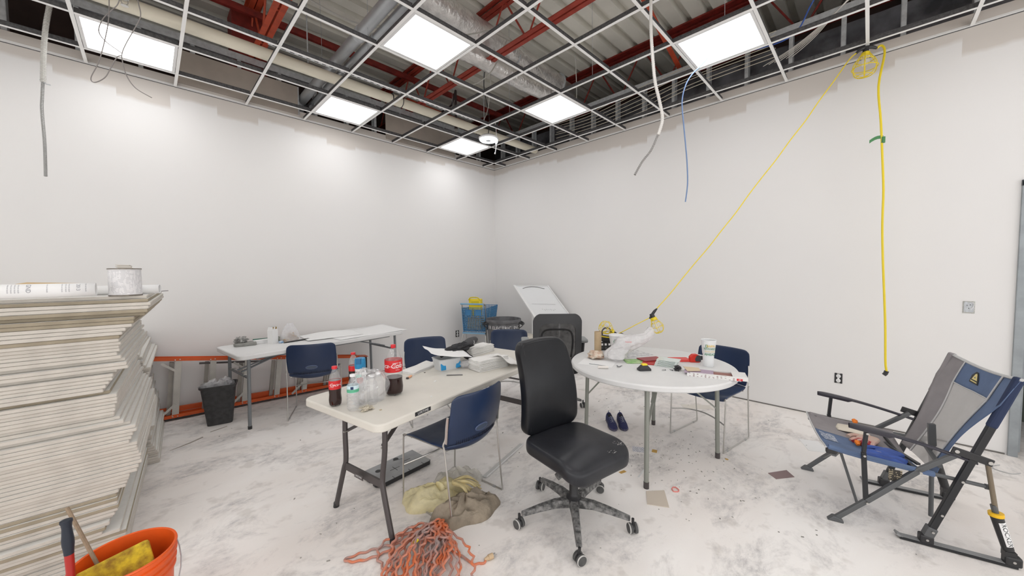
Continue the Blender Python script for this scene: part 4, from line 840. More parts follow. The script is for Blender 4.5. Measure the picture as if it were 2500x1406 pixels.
b.add([onhead(-x, y, 0.008) for x, y in poly], [tuple(range(6))]); lg = obj('emblem', b, M_INK, hp, solid=0.003)
b = B(); poly = [(-0.024, -0.012), (0.022, -0.010), (0.014, 0.024), (0.004, 0.030), (-0.004, 0.022)]; b.add([onhead(-x, y, 0.0115) for x, y in poly], [tuple(range(5))])
b.add([onhead(-x, y, 0.0115) for x, y in ((-0.030, -0.026), (0.026, -0.022), (0.026, -0.016), (-0.028, -0.020))], [(0, 1, 2, 3)]); b.mat(1).add([onhead(-x, y, 0.0125) for x, y in ((-0.006, 0.0), (0.008, 0.0), (0.004, 0.010))], [(0, 1, 2)])
obj('emblem_figure', b, [mat('emblem_yellow', (0.75, 0.62, 0.25), 0.5), M_CB], lg)
# seat sling
def seat_s(u, v):
    x = 0.0 - 0.62 * u; y = -0.05 + 0.455 * v; z = 0.440 - 0.045 * v - 0.060 * sin(u * pi) * (0.35 + 0.65 * v) - (0.0)
    return Vector((x * (1.0) + 0.018 * (1 - 2 * u) * 0, y, z + 0.003 * noise.noise((u * 6, v * 5, 0))))
b = B(); b.grid(lambda a, c: seat_s(0.0 + 0.58 * a, c), 14, 14); obj('seat_fabric', b, M_CB, t, smooth=True, solid=0.003, label='blue part of the seat')
b = B(); b.grid(lambda a, c: seat_s(0.58 + 0.42 * a, c), 10, 14); obj('seat_fabric', b, M_CG, t, smooth=True, solid=0.003, label='grey part of the seat')
b = B(); b.tube([seat_s(k / 16, 0.0) for k in range(17)], 0.005, 6); obj('piping', b, M_PIPE, t, smooth=True)
b = B(); b.grid(lambda a, c: seat_s(0.30 + 0.22 * a, 0.05 + 0.16 * c) + Vector((0, 0, 0.004)), 4, 3); lab_ = obj('printed_label', b, MATS.get('fineprint_blue') or stripes_mat('fineprint_blue', (0.10, 0.15, 0.26), (0.7, 0.72, 0.75), 130, 0.45, 1, hbreak=45), t)
b = B(); b.box((-0.01, 0.255, 0.345), (0.004, 0.055, 0.065)); obj('care_tag', b, stripes_mat('tag_print', (0.03, 0.025, 0.02), (0.35, 0.30, 0.2), 90, 0.5, 2), t)
# ROCKER label on the near shock
b = B(); dirn = (Vector((0, 0.668, 0.085)) - Vector((0, 0.6245, 0.245))); L_ = dirn.length; dirn.normalize(); ctr = Vector((0, 0.646, 0.165)); side = Vector((0, -dirn.z, dirn.y))
def shk(x, y, r):  # x along the tube downwards, y around
    a = y / 0.022; return ctr + dirn * x + (Vector((1, 0, 0)) * cos(a) + side * sin(a)) * r
SH = 0.35
b.grid(lambda u, v: shk((u - .5) * 0.118, (v - .5) * 0.030 + SH * .022, 0.0232), 8, 8); nl = obj('white_label', b, M_PAPER, t)
b = B(); text_on(b, 'ROCKER', 0.030, lambda x, y: shk(x, y * 0.85 + SH * .022, 0.0240), spacing=0.95, shear=0.15); obj('lettering', b, M_INK, nl)
# gloves and rags on the seat
def rag(name, c, sx, sy, h, m, label, cat, seed, rz=0, n=14, parent=None, slope=(0, 0)):
    def f(u, v):
        x = (u - .5) * 2; y = (v - .5) * 2; k = 1 - max(abs(x), abs(y)) ** 4
        z = h * k * (0.55 + 0.45 * noise.noise((x * 1.7 + seed, y * 1.7, seed))) + 0.004
        r = 1 + 0.22 * noise.noise((atan2(y, x) * 1.3, seed, 4))
        return Vector((x * sx * r, y * sy * r, z + slope[0] * x * sx + slope[1] * y * sy))
    b = B(); b.grid(f, n, n); o = obj(name, b, m, parent, c, (0, 0, rz), smooth=True, solid=0.003)
    if label: tag(o, label, cat)
    return o
M_PINK = mat('dirty_pink_cotton', (0.62, 0.34, 0.29), 0.9, 0, 0, 18, col2=(0.55, 0.45, 0.38)); M_RBLUE = mat('glove_blue', (0.05, 0.11, 0.42), 0.7, 0, 0.3, 20)
def campw(x, y, z):  # point in the camp chair's frame to world
    a = atan2(-0.24, -0.971); return Vector((-1.98 + x * cos(a) - y * sin(a), -5.16 + x * sin(a) + y * cos(a), z))
def glove(name, loc, rz, m, mc, label, sc=1.0, tilt=0.0):
    t = thing(name, label, 'glove', loc, rz, rot=(tilt, 0, rz))
    b = cushion(lambda x, y, z: Vector((x * (1 + 0.5 * y), y, 0.012 + z)) * sc, 0.095, 0.11, 0.022, 0.03, 0.006); obj('palm', b, m, t, smooth=True, sub=1)
    for k, (x, l, a) in enumerate(((-0.036, 0.062, 0.18), (-0.012, 0.075, 0.05), (0.012, 0.070, -0.08), (0.036, 0.055, -0.22))):
        b = B(); b.tube([Vector((x, 0.045, 0.012)) * sc, Vector((x - sin(a) * l * .5, 0.045 + l * .55, 0.018)) * sc, Vector((x - sin(a) * l, 0.045 + l, 0.010)) * sc], 0.011 * sc, 8, smooth=3); obj('finger', b, m, t, smooth=True)
    b = B(); b.tube([Vector((0.04, -0.02, 0.012)) * sc, Vector((0.07, 0.015, 0.015)) * sc, Vector((0.078, 0.045, 0.011)) * sc], 0.012 * sc, 8, smooth=3); obj('thumb', b, m, t, smooth=True)
    b = B(); b.lathe([(1, -0.105), (0.92, -0.05)], 14, M=Matrix.Rotation(-pi / 2, 3, 'X') @ Matrix.Diagonal((0.046 * sc, 0.013 * sc, -sc)), c=(0, 0, 0.013 * sc)); obj('cuff', b, mc, t, smooth=True)
    return t
sz = lambda u, v: seat_s(u, v).z + 0.006
def onseat(u, v, dz=0.0): p = seat_s(u, v); return campw(p.x, p.y, p.z + 0.006 + dz)
glove('work_glove', onseat(0.30, 0.72, 0.012), radians(60), M_RBLUE, mat('cream_knit', (0.70, 0.66, 0.55), 0.9, 0, 0.2, 60), 'blue work glove with cream cuff on the camp chair seat', 1.15)
glove('work_glove', onseat(0.62, 0.62, 0.004), radians(75), M_PINK, mat('red_cuff', (0.35, 0.03, 0.04), 0.8), 'pink work glove with dark red cuff on the camp chair seat', 1.1)
rag('rag', onseat(0.14, 0.62, 0.002), 0.055, 0.09, 0.03, M_RBLUE, 'crumpled bright blue rag at the near edge of the camp chair seat', 'rag', 3.1)
rag('rag', onseat(0.78, 0.50, 0.002), 0.06, 0.08, 0.03, mat('cream_rag', (0.72, 0.66, 0.56), 0.9), 'cream rag at the far edge of the camp chair seat', 'rag', 8.3)
b = B(); b.tube([(-0.02, 0, 0.01), (0.0, 0.01, 0.022), (0.025, 0, 0.01)], 0.011, 8, smooth=3); o = obj('ear_plug', b, mat('orange_foam', (0.85, 0.22, 0.02), 0.7), None, onseat(0.40, 0.45, 0.004)); tag(o, 'small orange foam ear plug on the camp chair seat', 'ear plug')
b = B(); b.tube([(-0.02, 0, 0.01), (0.0, 0.01, 0.022), (0.025, 0, 0.01)], 0.012, 8, smooth=3); o = obj('ear_plug', b, MATS['orange_foam'], None, onseat(0.86, 0.56, 0.035)); tag(o, 'orange foam ear plug on the cream rag', 'ear plug')

# -------- orange step ladder lying on its side along the left wall
t = thing('step_ladder', 'orange fibreglass step ladder lying on its side along the left wall', 'ladder', (0, 0, 0))
M_OR = mat('orange_fibreglass', (0.72, 0.11, 0.015), 0.45, 0, 0.15, 5); M_ALU = mat('dusty_aluminium', (0.60, 0.58, 0.54), 0.5, 0.35, 0.15, 8); M_ALUD = mat('worn_aluminium', (0.40, 0.375, 0.34), 0.5, 0.35, 0.2, 8)
def lad(x, z, d=0.0):  # x along the ladder; d = distance off the front plane toward the wall
    y = -0.10 - (x + 5.3) / 2.5 * 0.19 + d; return Vector((x, y, z))
def ztop(x): return 0.715 + (x + 5.3) / 2.5 * (0.345 - 0.715)
for nm, z0, z1 in (('top', ztop(-5.35), ztop(-2.86)), ('bottom', 0.03, 0.03)):
    b = B(); A = lad(-5.35, z0); C_ = lad(-2.86, z1)
    b.bar(A, C_, 0.085, 0.005); b.bar(A + Vector((0, -0.04, 0.012)), C_ + Vector((0, -0.04, 0.012)), 0.005, 0.034); b.bar(A + Vector((0, 0.04, 0.012)), C_ + Vector((0, 0.04, 0.012)), 0.005, 0.034)
    rl = obj('side_rail', b, M_OR, t)
    if nm == 'bottom':
        b = B(); b.bar(A + Vector((0, -0.045, -0.014)), C_ + Vector((0, -0.045, -0.014)), 0.006, 0.010); obj('rail_edge', b, M_INK, rl)
XS = [-4.955, -4.68, -4.40, -4.10, -3.79, -3.50, -3.20]
for k, x in enumerate(XS):
    b = B(); xs = x + 0.02; zt = ztop(x) - 0.005
    b.bar(lad(x - 0.025, 0.04), lad(x + 0.02, zt), 0.004, 0.055); b.bar(lad(x - 0.050, 0.04, -0.035), lad(x - 0.005, zt, -0.035), 0.020, 0.004); b.bar(lad(x - 0.025, 0.04, -0.038), lad(x + 0.02, zt, -0.038), 0.004, 0.050)
    st = obj('step', b, M_ALU, t)
    b = B(); b.bar(lad(x - 0.075, 0.05, 0.03), lad(x - 0.03, zt - 0.02, 0.03), 0.050, 0.035); obj('rear_rung', b, M_ALUD, t)
    if k % 2 == 1 or k == 0:
        b = B(); b.bar(lad(x - 0.02, 0.17, -0.045), lad(x - 0.16, 0.035, -0.045), 0.004, 0.022); obj('gusset', b, M_ALU, st); b = B(); b.bar(lad(x, zt - 0.11, -0.045), lad(x - 0.11, zt - 0.01, -0.045), 0.004, 0.022); obj('gusset', b, M_ALU, st)
    b = B()
    for dx in (-0.025, 0.012):
        b.lathe([(0.007, -0.002), (0.005, 0.002)], 8, c=lad(x + dx + 0.02, ztop(x) + 0.006, -0.0425), M=Matrix.Rotation(pi / 2, 3, 'X'))
        b.lathe([(0.007, -0.002), (0.005, 0.002)], 8, c=lad(x + dx - 0.02, 0.040, -0.0425), M=Matrix.Rotation(pi / 2, 3, 'X'))
    obj('rivet', b, M_CHROME, st)
b = B(); b.bar(lad(-5.3, 0.10, 0.055), lad(-2.95, 0.06, 0.055), 0.03, 0.05); obj('rear_rail', b, M_OR, t)
b = B(); b.bar(lad(-4.50, 0.56, -0.03), lad(-3.95, 0.49, -0.03), 0.006, 0.02); obj('spreader', b, M_BROWN, t)
b = B(); b.box(lad(-2.80, 0.19, 0.0), (0.10, 0.13, 0.33), rz=-0.08); obj('top_cap', b, M_BLACK, t, bevel=0.01)
b = B(); b.box(lad(-2.80, 0.362, 0.0), (0.13, 0.12, 0.006), rz=-0.08, ry=0.12); obj('cap_bracket', b, M_OR, t)

# -------- bins, cart and panel
t = thing('waste_bin', 'small black waste bin with clear bags beside the white table leg', 'bin', (-4.385, -0.60, 0), radians(-12))
def bin_(z, w, d, r): return [(x, y, z) for x, y in rrect(w, d, r, 4)]
b = B(); secs = [bin_(0.0, 0.20, 0.14, 0.03), bin_(0.37, 0.275, 0.20, 0.04), bin_(0.385, 0.30, 0.22, 0.04), bin_(0.40, 0.30, 0.22, 0.04), bin_(0.40, 0.28, 0.20, 0.04), bin_(0.03, 0.19, 0.13, 0.03)]
K = len(secs[0]); b.add([p for s_ in secs for p in s_], [(i * K + k, i * K + (k + 1) % K, (i + 1) * K + (k + 1) % K, (i + 1) * K + k) for i in range(5) for k in range(K)] + [tuple(range(K - 1, -1, -1)), tuple(5 * K + k for k in range(K))])
obj('bin_body', b, mat('scuffed_black_plastic', (0.028, 0.028, 0.03), 0.55, 0, 0, 25, col2=(0.05, 0.05, 0.052)), t, smooth=True)
M_FILM = film_mat('clear_film', (0.92, 0.92, 0.95), 0.42, 0.15, 0.5)
def blob(b, c, rx, ry, rz_, amp, seed, n=16, m=10):
    def f(u, v):
        a = u * 2 * pi; e = (v - .5) * pi; d = Vector((cos(e) * cos(a), cos(e) * sin(a), sin(e))); k = 1 + amp * noise.noise(d * 2.2 + Vector((seed, 0, 0))) + amp * 0.5 * noise.noise(d * 6 + Vector((0, seed, 0)))
        return Vector(c) + Vector((d.x * rx, d.y * ry, d.z * rz_)) * k
    b.grid(f, n, m); return b
b = blob(B(), (-0.06, 0, 0.37), 0.09, 0.08, 0.07, 0.5, 1.2); blob(b, (0.05, 0.0, 0.38), 0.07, 0.08, 0.07, 0.6, 4.2); tag(obj('plastic_wrap', b, M_FILM, None, (-4.385, -0.60, 0), (0, 0, radians(-12)), smooth=True), 'clump of clear plastic wrap in the small black bin', 'plastic wrap')

GC = Vector((-0.776, -1.031, 0))
t = thing('trash_can', 'large round grey trash can with white lettering near the far corner', 'trash can', GC, 0)
M_GCAN = mat('grey_can_plastic', (0.16, 0.16, 0.17), 0.6, 0, 0.45, 9)
b = B(); b.lathe([(0.22, 0.0), (0.228, 0.02), (0.262, 0.55), (0.268, 0.685), (0.285, 0.70), (0.290, 0.735), (0.284, 0.75), (0.272, 0.745), (0.262, 0.64), (0.25, 0.5), (0.215, 0.03), (0.0, 0.03)], 48); obj('can_body', b, M_GCAN, t, smooth=True)
for a in (-2.35 - 1.35, -2.35 + 1.35):
    d = Vector((cos(a), sin(a), 0)); s_ = Vector((-sin(a), cos(a), 0)); b = B(); b.tube([d * 0.27 + s_ * 0.06 + Vector((0, 0, 0.70)), d * 0.325 + s_ * 0.055 + Vector((0, 0, 0.67)), d * 0.325 - s_ * 0.055 + Vector((0, 0, 0.67)), d * 0.27 - s_ * 0.06 + Vector((0, 0, 0.70))], 0.016, 8, smooth=3); b.bar(d * 0.27 + Vector((0, 0, 0.60)), d * 0.32 + Vector((0, 0, 0.64)), 0.08, 0.012); obj('handle', b, M_BLACK, t, smooth=True)
def canmap(r0, z0, ang): return lambda x, y: Vector((cos(ang + x / r0) * r0, sin(ang + x / r0) * r0, z0 + y))
b = B(); text_on(b, 'ER ELECTRIC, INC.', 0.072, canmap(0.2695, 0.625, radians(228)), spacing=1.05); obj('stencil_lettering', b, mat('stencil_white', (0.75, 0.75, 0.75), 0.7), t)
b = blob(B(), (0, 0, 0.60), 0.22, 0.22, 0.08, 0.4, 2.2); tag(obj('trash_liner', b, mat('grey_liner', (0.13, 0.13, 0.14), 0.4, 0, 0.5, 12), None, GC, smooth=True), 'crumpled dusty liner inside the large grey trash can', 'bag')

# blue lattice shopping cart
t = thing('shopping_cart', 'small blue lattice shopping cart behind the large trash can', 'cart', (-1.02, -0.58, 0), radians(30))
M_CBL = mat('cart_blue', (0.055, 0.21, 0.42), 0.45)
# local: handle at x = 0 side, basket extends +x ; y is width
W2 = 0.19
def lattice(b, P, nu, nv, r=0.0034):
    for i in range(nu + 1): b.bar(P(i / nu, 0), P(i / nu, 1), r * 2, r * 2)
    for j in range(nv + 1): b.bar(P(0, j / nv), P(1, j / nv), r * 2, r * 2)
def lp(a, c, d, e): a, c, d, e = map(Vector, (a, c, d, e)); return lambda u, v: (a * (1 - u) + c * u) * (1 - v) + (e * (1 - u) + d * u) * v
def panel_part(name, P, nu, nv):
    b = B(); lattice(b, P, nu, nv); return obj(name, b, M_CBL, t)
# rear gate (towards the camera), sides, front, floor
# the cart's rear faces -x... rear gate spans y
panel_part('rear_gate', lp((-0.02, -W2, 0.50), (-0.02, W2, 0.50), (-0.06, W2 + .01, 0.92), (-0.06, -W2 - .01, 0.92)), 13, 13)
panel_part('basket_side', lp((0, -W2, 0.52), (0.66, -W2 + 0.03, 0.60), (0.74, -W2 + .01, 0.90), (-0.04, -W2 - .01, 0.90)), 22, 9)
panel_part('basket_side', lp((0, W2, 0.52), (0.66, W2 - 0.03, 0.60), (0.74, W2 - .01, 0.90), (-0.04, W2 + .01, 0.90)), 22, 9)
panel_part('basket_front', lp((0.66, -W2 + .03, 0.60), (0.66, W2 - .03, 0.60), (0.74, W2 - .01, 0.90), (0.74, -W2 + .01, 0.90)), 12, 10)
panel_part('basket_floor', lp((0, -W2, 0.52), (0, W2, 0.52), (0.66, W2 - .03, 0.60), (0.66, -W2 + .03, 0.60)), 10, 20)
for y in (-0.085, 0.085):
    b = B(); pl = [(-0.066, y + dx, z) for dx, z in ((-0.055, 0.885), (0.055, 0.885), (0.055, 0.80), (0.03, 0.76), (-0.03, 0.76), (-0.055, 0.80), (-0.055, 0.885))]; b.tube(pl, 0.006, 6); b.grid(lambda u, v: Vector((-0.058, y - 0.05 + 0.10 * u, 0.79 + 0.09 * v)), 2, 2); obj('leg_hole_panel', b, M_CBL, t)
b = B(); b.tube([(-0.11, -W2 - 0.01, 0.985), (-0.11, W2 + 0.01, 0.985)], 0.014, 10); obj('handle', b, mat('pale_blue_plastic', (0.20, 0.38, 0.55), 0.4), t, smooth=True)
b = B(); b.box((-0.03, 0, 0.49), (0.03, 2 * W2 + 0.02, 0.025)); obj('bumper_bar', b, MATS['pale_blue_plastic'], t)
for s in (-1, 1):
    b = B(); b.tube([(-0.11, s * (W2 + .01), 0.985), (-0.05, s * (W2 + .015), 0.97), (-0.03, s * (W2 + .015), 0.90), (0.02, s * (W2 + .01), 0.52), (0.0, s * (W2 + .01), 0.48), (-0.06, s * (W2 + 0.03), 0.30), (-0.06, s * (W2 + 0.03), 0.12), (0.0, s * (W2 + 0.03), 0.11), (0.62, s * (W2 - 0.02), 0.13)], 0.010, 8, smooth=3)
    b.tube([(0.05, s * W2, 0.50), (0.16, s * (W2 - 0.01), 0.22), (0.25, s * (W2 - 0.01), 0.20), (0.60, s * (W2 - 0.03), 0.22)], 0.009, 8, smooth=3); obj('chassis_tube', b, M_CHROME, t, smooth=True)
    for x in (-0.02, 0.60):
        b = B(); b.lathe([(0.01, -0.012), (0.055, -0.012), (0.06, 0), (0.055, 0.012), (0.01, 0.012)], 18, c=(x, s * (W2 + 0.01 - (0.05 if x > 0.3 else 0)), 0.06), M=Matrix.Rotation(pi / 2, 3, 'X')); obj('wheel', b, mat('wheel_grey', (0.2, 0.2, 0.19), 0.6), t, smooth=True)
b = B(); b.tube([(-0.06, -W2 - .03, 0.22), (-0.06, W2 + .03, 0.16)], 0.004, 6); b.tube([(0.0, -W2 - .03, 0.11), (0.0, W2 + .03, 0.11)], 0.008, 6); b.tube([(-0.06, -W2 - .03, 0.24), (-0.06, W2 + .03, 0.24)], 0.006, 6); obj('cross_rod', b, M_CHROME, t)
# yellow crate in the cart, box lower down
t = thing('yellow_crate', 'bright yellow plastic caddy standing in the top of the blue cart', 'crate', (-1.02, -0.58, 0), radians(30))
b = B(); b.box((0.07, 0.0, 0.96), (0.12, 0.21, 0.20)); b.box((0.07, 0, 0.84), (0.11, 0.19, 0.14)); obj('crate_body', b, M_YEL, t, bevel=0.015)
b = B(); b.box((0.005, -0.015, 1.0), (0.012, 0.13, 0.05)); b.tube([(0.0, -0.10, 1.04), (-0.005, -0.06, 1.085), (-0.005, 0.06, 1.085), (0.0, 0.10, 1.04)], 0.010, 8, smooth=3); obj('moulded_handle', b, mat('deep_yellow', (0.62, 0.50, 0.01), 0.4), t, smooth=True, bevel=0.004)
b = B(); b.box((0.12, 0.02, 0.64), (0.18, 0.24, 0.20)); tag(obj('cardboard_box', b, mat('tan_card', (0.45, 0.33, 0.16), 0.8), None, (-1.02, -0.58, 0), (0, 0, radians(30))), 'tan cardboard box low inside the blue cart', 'box')

# white tilted panel on a stand by the right wall
t = thing('tilted_board', 'white board with a curved slot tilted on a stand by the right wall', 'board')
A_, B_, C_, D_ = Vector((-0.34, -0.86, 1.27)), Vector((-0.10, -1.42, 1.27)), Vector((-0.12, -1.98, 0.66)), Vector((-0.50, -1.62, 0.66))
D_ = Vector((-0.45, -1.50, 0.70)); C_ = B_ + (D_ - A_)
nrm = (B_ - A_).cross(D_ - A_).normalized(); 
if nrm.x > 0: nrm = -nrm
M_BRD = mat('white_laminate', (0.74, 0.75, 0.76), 0.35)
b = B(); th = 0.022
def quad_slab(b, a, c, d, e, th):
    vs = [a, c, d, e, a - nrm * th, c - nrm * th, d - nrm * th, e - nrm * th]; b.add(vs, [(0, 1, 2, 3), (7, 6, 5, 4), (0, 4, 5, 1), (1, 5, 6, 2), (2, 6, 7, 3), (3, 7, 4, 0)])
quad_slab(b, A_, B_, C_, D_, th); obj('board_panel', b, M_BRD, t, bevel=0.004)
b = B(); eu = (B_ - A_).normalized(); ev = (D_ - A_).normalized()
b.bar(A_ + nrm * .006, D_ + nrm * .006, 0.05, 0.022); b.bar(B_ + nrm * .004, C_ + nrm * .004, 0.02, 0.012); b.bar(A_ + nrm * .004, B_ + nrm * .004, 0.02, 0.012); obj('edge_frame', b, M_WHITE, t, bevel=0.004)
b = B(); Wd = (B_ - A_).length
b.tube([A_ + eu * (0.12 + (Wd - 0.22) * k / 12) + ev * (0.075 - 0.045 * sin(pi * k / 12)) + nrm * 0.003 for k in range(13)], 0.006, 6); obj('curved_slot', b, mat('slot_grey', (0.25, 0.25, 0.25), 0.6), t)
b = B(); b.bar(A_ + ev * 0.45 + eu * 0.10 + nrm * .003, A_ + ev * 0.45 + eu * 0.50 + nrm * .003, 0.003, 0.002); obj('crease_line', b, MATS['slot_grey'], t)
b = B()
for k in range(7): p = A_ + ev * (0.56 + 0.01 * (k % 2)) + eu * (0.22 + 0.035 * k) + nrm * .003; b.bar(p, p + ev * 0.03 * (1 if k % 3 else .5) + eu * 0.008, 0.003, 0.002)
obj('pencil_marks', b, MATS['slot_grey'], t)['kind'] = 'stuff'
b = B(); q = A_ + ev * 0.50 + eu * 0.08 - nrm * .02; b.tube([q, (q.x, q.y, 0.03)], 0.020, 10); b.tube([(q.x, q.y, 0.03), (q.x + 0.15, q.y - 0.5, 0.03)], 0.018, 8); q2 = q + eu * 0.45; b.tube([q2, (q2.x, q2.y, 0.03)], 0.020, 10); obj('stand', b, M_WHITE, t, smooth=True)
b = B(); b.box((-0.55, -1.30, 0.24), (0.32, 0.24, 0.48)); tag(obj('cardboard_box', b, mat('cream_card', (0.70, 0.66, 0.58), 0.8, 0, 0.1, 5), None, (0, 0, 0), (0, 0, 0), bevel=0.004), 'cream carton standing under the tilted white board', 'box')

# ================================================================ TILE STACKS
M_TILE = mat('tile_edge_board', (0.60, 0.56, 0.505), 0.9, 0, 0.10, 10, 0.08, 120)
M_TILE2 = mat('tile_edge_shaded', (0.36, 0.31, 0.23), 0.9, 0, 0.15, 10, 0.08, 120)  # darker edge tone: shadow of recessed tiles put into the colour
M_TFACE = mat('tile_face_white', (0.80, 0.79, 0.76), 0.9, 0, 0.05, 30, 0.1, 200)
TH = 0.0182
def tile_mesh(m):
    b = B(); w, l, h = 0.606, 1.215, TH - 0.0012; c = 0.0025
    ring = rrect(w, l, 0.003, 1)
    b.mat(0)
    vs = [(x * (1 - 2 * c / w), y * (1 - 2 * c / l), 0) for x, y in ring] + [(x, y, c) for x, y in ring] + [(x, y, h - c) for x, y in ring] + [(x * (1 - 2 * c / w), y * (1 - 2 * c / l), h) for x, y in ring]
    K = len(ring); b.mat(0).add(vs, [(r * K + k, r * K + (k + 1) % K, (r + 1) * K + (k + 1) % K, (r + 1) * K + k) for r in range(3) for k in range(K)])
    o = len(b.v) - 4 * K; b.mat(1); b.f += [tuple(o + K - 1 - k for k in range(K)), tuple(o + 3 * K + k for k in range(K))]; b.m += [1, 1]
    return b
prof_px = [(1.43, 365), (1.415, 372), (1.40, 366), (1.36, 378), (1.345, 372), (1.33, 368), (1.315, 366), (1.30, 333), (1.28, 330), (1.262, 328), (1.245, 316), (1.225, 306), (1.20, 294), (1.17, 295), (1.13, 291), (1.11, 285), (1.09, 300), (1.07, 305), (1.055, 311), (1.03, 310), (1.02, 278), (0.99, 276), (0.965, 262), (0.945, 256), (0.925, 246), (0.905, 277), (0.87, 281), (0.82, 276), (0.79, 268), (0.76, 290), (0.74, 298), (0.72, 318), (0.70, 326), (0.64, 302), (0.615, 328), (0.59, 322), (0.56, 329), (0.52, 333), (0.50, 326), (0.47, 316), (0.45, 295), (0.41, 296), (0.385, 268), (0.29, 268), (0.25, 250), (0.20, 228), (0.18, 284), (0.15, 282), (0.0, 280)]
def edge_px(z):
    for (z1, a), (z0, c) in zip(prof_px, prof_px[1:]):
        if z >= z0: return a + (c - a) * (z1 - z) / (z1 - z0 + 1e-9)
    return prof_px[-1][1]
proto = None
rnd = random.Random(5)
NT = 77
def place_tile(x1, y0, z, rz, label, group, tone):
    """tile whose near right corner is at (x1, y0)"""
    global proto
    cx = x1 - (0.303 * cos(rz) + 0.6075 * sin(rz)); cy = y0 + 0.6075 * cos(rz) - 0.303 * sin(rz)
    if tone not in PROT:
        o = obj('ceiling_tile', tile_mesh(None), [M_TILE if tone == 0 else M_TILE2, M_TFACE]); PROT[tone] = o; o.location = (cx, cy, z); o.rotation_euler = (0, 0, rz)
    else:
        o = PROT[tone].copy(); COL.objects.link(o); o.location = (cx, cy, z); o.rotation_euler = (0, 0, rz)
    return tag(o, label, 'tile', group)
PROT = {}
px_prev = None
for k in range(NT):
    z = 0.002 + k * TH; u = edge_px(z + TH)
    x1 = -4.86 - (365 - u) * 0.00148 + rnd.uniform(-0.004, 0.004)
    blockoff = 0.045 * noise.noise((k * 0.16, 3.3, 0)) + (0.03 if rnd.random() < 0.18 else 0)
    y0 = -2.49 + blockoff + rnd.uniform(-0.004, 0.004); rz = radians(-3.4 + rnd.uniform(-0.5, 0.5) + 1.2 * noise.noise((k * 0.22, 9.1, 0)))
    tone = 1 if (k in (NT - 7, NT - 8, NT - 12) or rnd.random() < 0.16) else 0
    lab = 'topmost ceiling tile of the tall near stack, carrying the paper rolls' if k == NT - 1 else ('ceiling tile with edge coloured dark tan for shadow, set back in the tall near stack' if tone else 'off-white ceiling tile in the tall near stack at left, below the topmost')
    tl = place_tile(x1, y0, z, rz, lab, 'ceiling tiles in the tall near stack', tone)
ZT = 0.002 + NT * TH
for k in range(52):
    z = 0.002 + k * TH; x1 = -4.93 + 0.045 * noise.noise((k * 0.35, 1.1, 5)) + 0.09 * (1 - k / 52) ** 2 + (0.05 if 38 < k < 46 else 0) + rnd.uniform(-0.006, 0.006)
    place_tile(x1, -1.24 + rnd.uniform(-.01, .01), z, radians(-2 + rnd.uniform(-1.2, 1.2)), 'topmost ceiling tile of the lower stack behind' if k == 51 else 'off-white ceiling tile in the lower stack behind the tall one', 'ceiling tiles in the lower far stack', 0)

# on top of the stack
M_ROLL = M_PAPER
def paper_roll(a, c, r, label):
    a = Vector(a); c = Vector(c); d = (c - a).normalized(); L = (c - a).length; t = thing('paper_roll', label, 'paper roll', a, atan2(d.y, d.x))
    b = B(); n = 28; vs = []
    for i in range(9):
        for k in range(n + 8):
            an = 2 * pi * k / n; rr = r * (1 - 0.05 * k / n); vs.append(Vector((L * i / 8, cos(an) * rr, sin(an) * rr)))
    m_ = n + 8; b.add(vs, [(i * m_ + k, i * m_ + k + 1, (i + 1) * m_ + k + 1, (i + 1) * m_ + k) for i in range(8) for k in range(m_ - 1)])
    obj('outer_sheet', b, M_ROLL, t, smooth=True, solid=0.001)
    b = B(); pts = []
    for k in range(90): an = 2 * pi * k / 24; rr = r * (0.93 - 0.055 * k / 24 * 2.2); pts.append((cos(an) * rr, sin(an) * rr))
    vs = [Vector((x, p[0], p[1])) for x in (0.004, L - 0.004) for p in pts]; N_ = len(pts); b.add(vs, [(k, k + 1, N_ + k + 1, N_ + k) for k in range(N_ - 1)]); obj('inner_layers', b, M_PAPER, t, smooth=True)
    return t, L
t, L_ = paper_roll((-5.95, -2.44, ZT + 0.039), (-5.035, -2.475, ZT + 0.035), 0.034, 'large roll of printed plans on top of the tile stack, left of the paint can')
def rollmap(x0, r): return lambda x, y: Vector((x0 + y, -sin(x / r - 0.25) * 0 - cos(-x / r * 1.0 + 0.45) * (r + 0.0008), sin(-x / r + 0.45) * (r + 0.0008)))
b = B()
for x0, s, w in ((L_ - 0.055, '2013', 0.018), (L_ - 0.205, 'GND', 0.020)): text_on(b, s, w, rollmap(x0, 0.034))
for x0 in (L_ - 0.030, L_ - 0.083, L_ - 0.093, L_ - 0.105, L_ - 0.15, L_ - 0.232, L_ - 0.242, L_ - 0.252, L_ - 0.262):
    text_on(b, 'notes and details', 0.0068, rollmap(x0, 0.034))
obj('lettering', b, mat('plan_ink', (0.28, 0.28, 0.31), 0.7), t)
paper_roll((-5.25, -2.16, ZT + 0.0265), (-4.80, -2.28, ZT + 0.0265), 0.026, 'smaller white paper roll behind the paint can on the tile stack')
t = thing('paint_can', 'white printed paint can on top of the tile stack', 'can', (-4.935, -2.40, ZT), 0)
b = B(); b.lathe([(0.0632, 0.0), (0.0648, 0.003), (0.0632, 0.006), (0.0632, 0.138), (0.0652, 0.141), (0.0648, 0.146), (0.0592, 0.146), (0.0576, 0.141), (0.0, 0.141)], 40); obj('can_body', b, mat('can_white', (0.74, 0.73, 0.74), 0.4, 0, 0.1, 40), t, smooth=True)
b = B(); b.lathe([(0.0634, 0.010), (0.0634, 0.134)], 40, closed=True); obj('printed_label', b, stripes_mat('can_print', (0.74, 0.73, 0.74), (0.42, 0.42, 0.44), 150, 0.70, 2, hbreak=34), t, smooth=True)
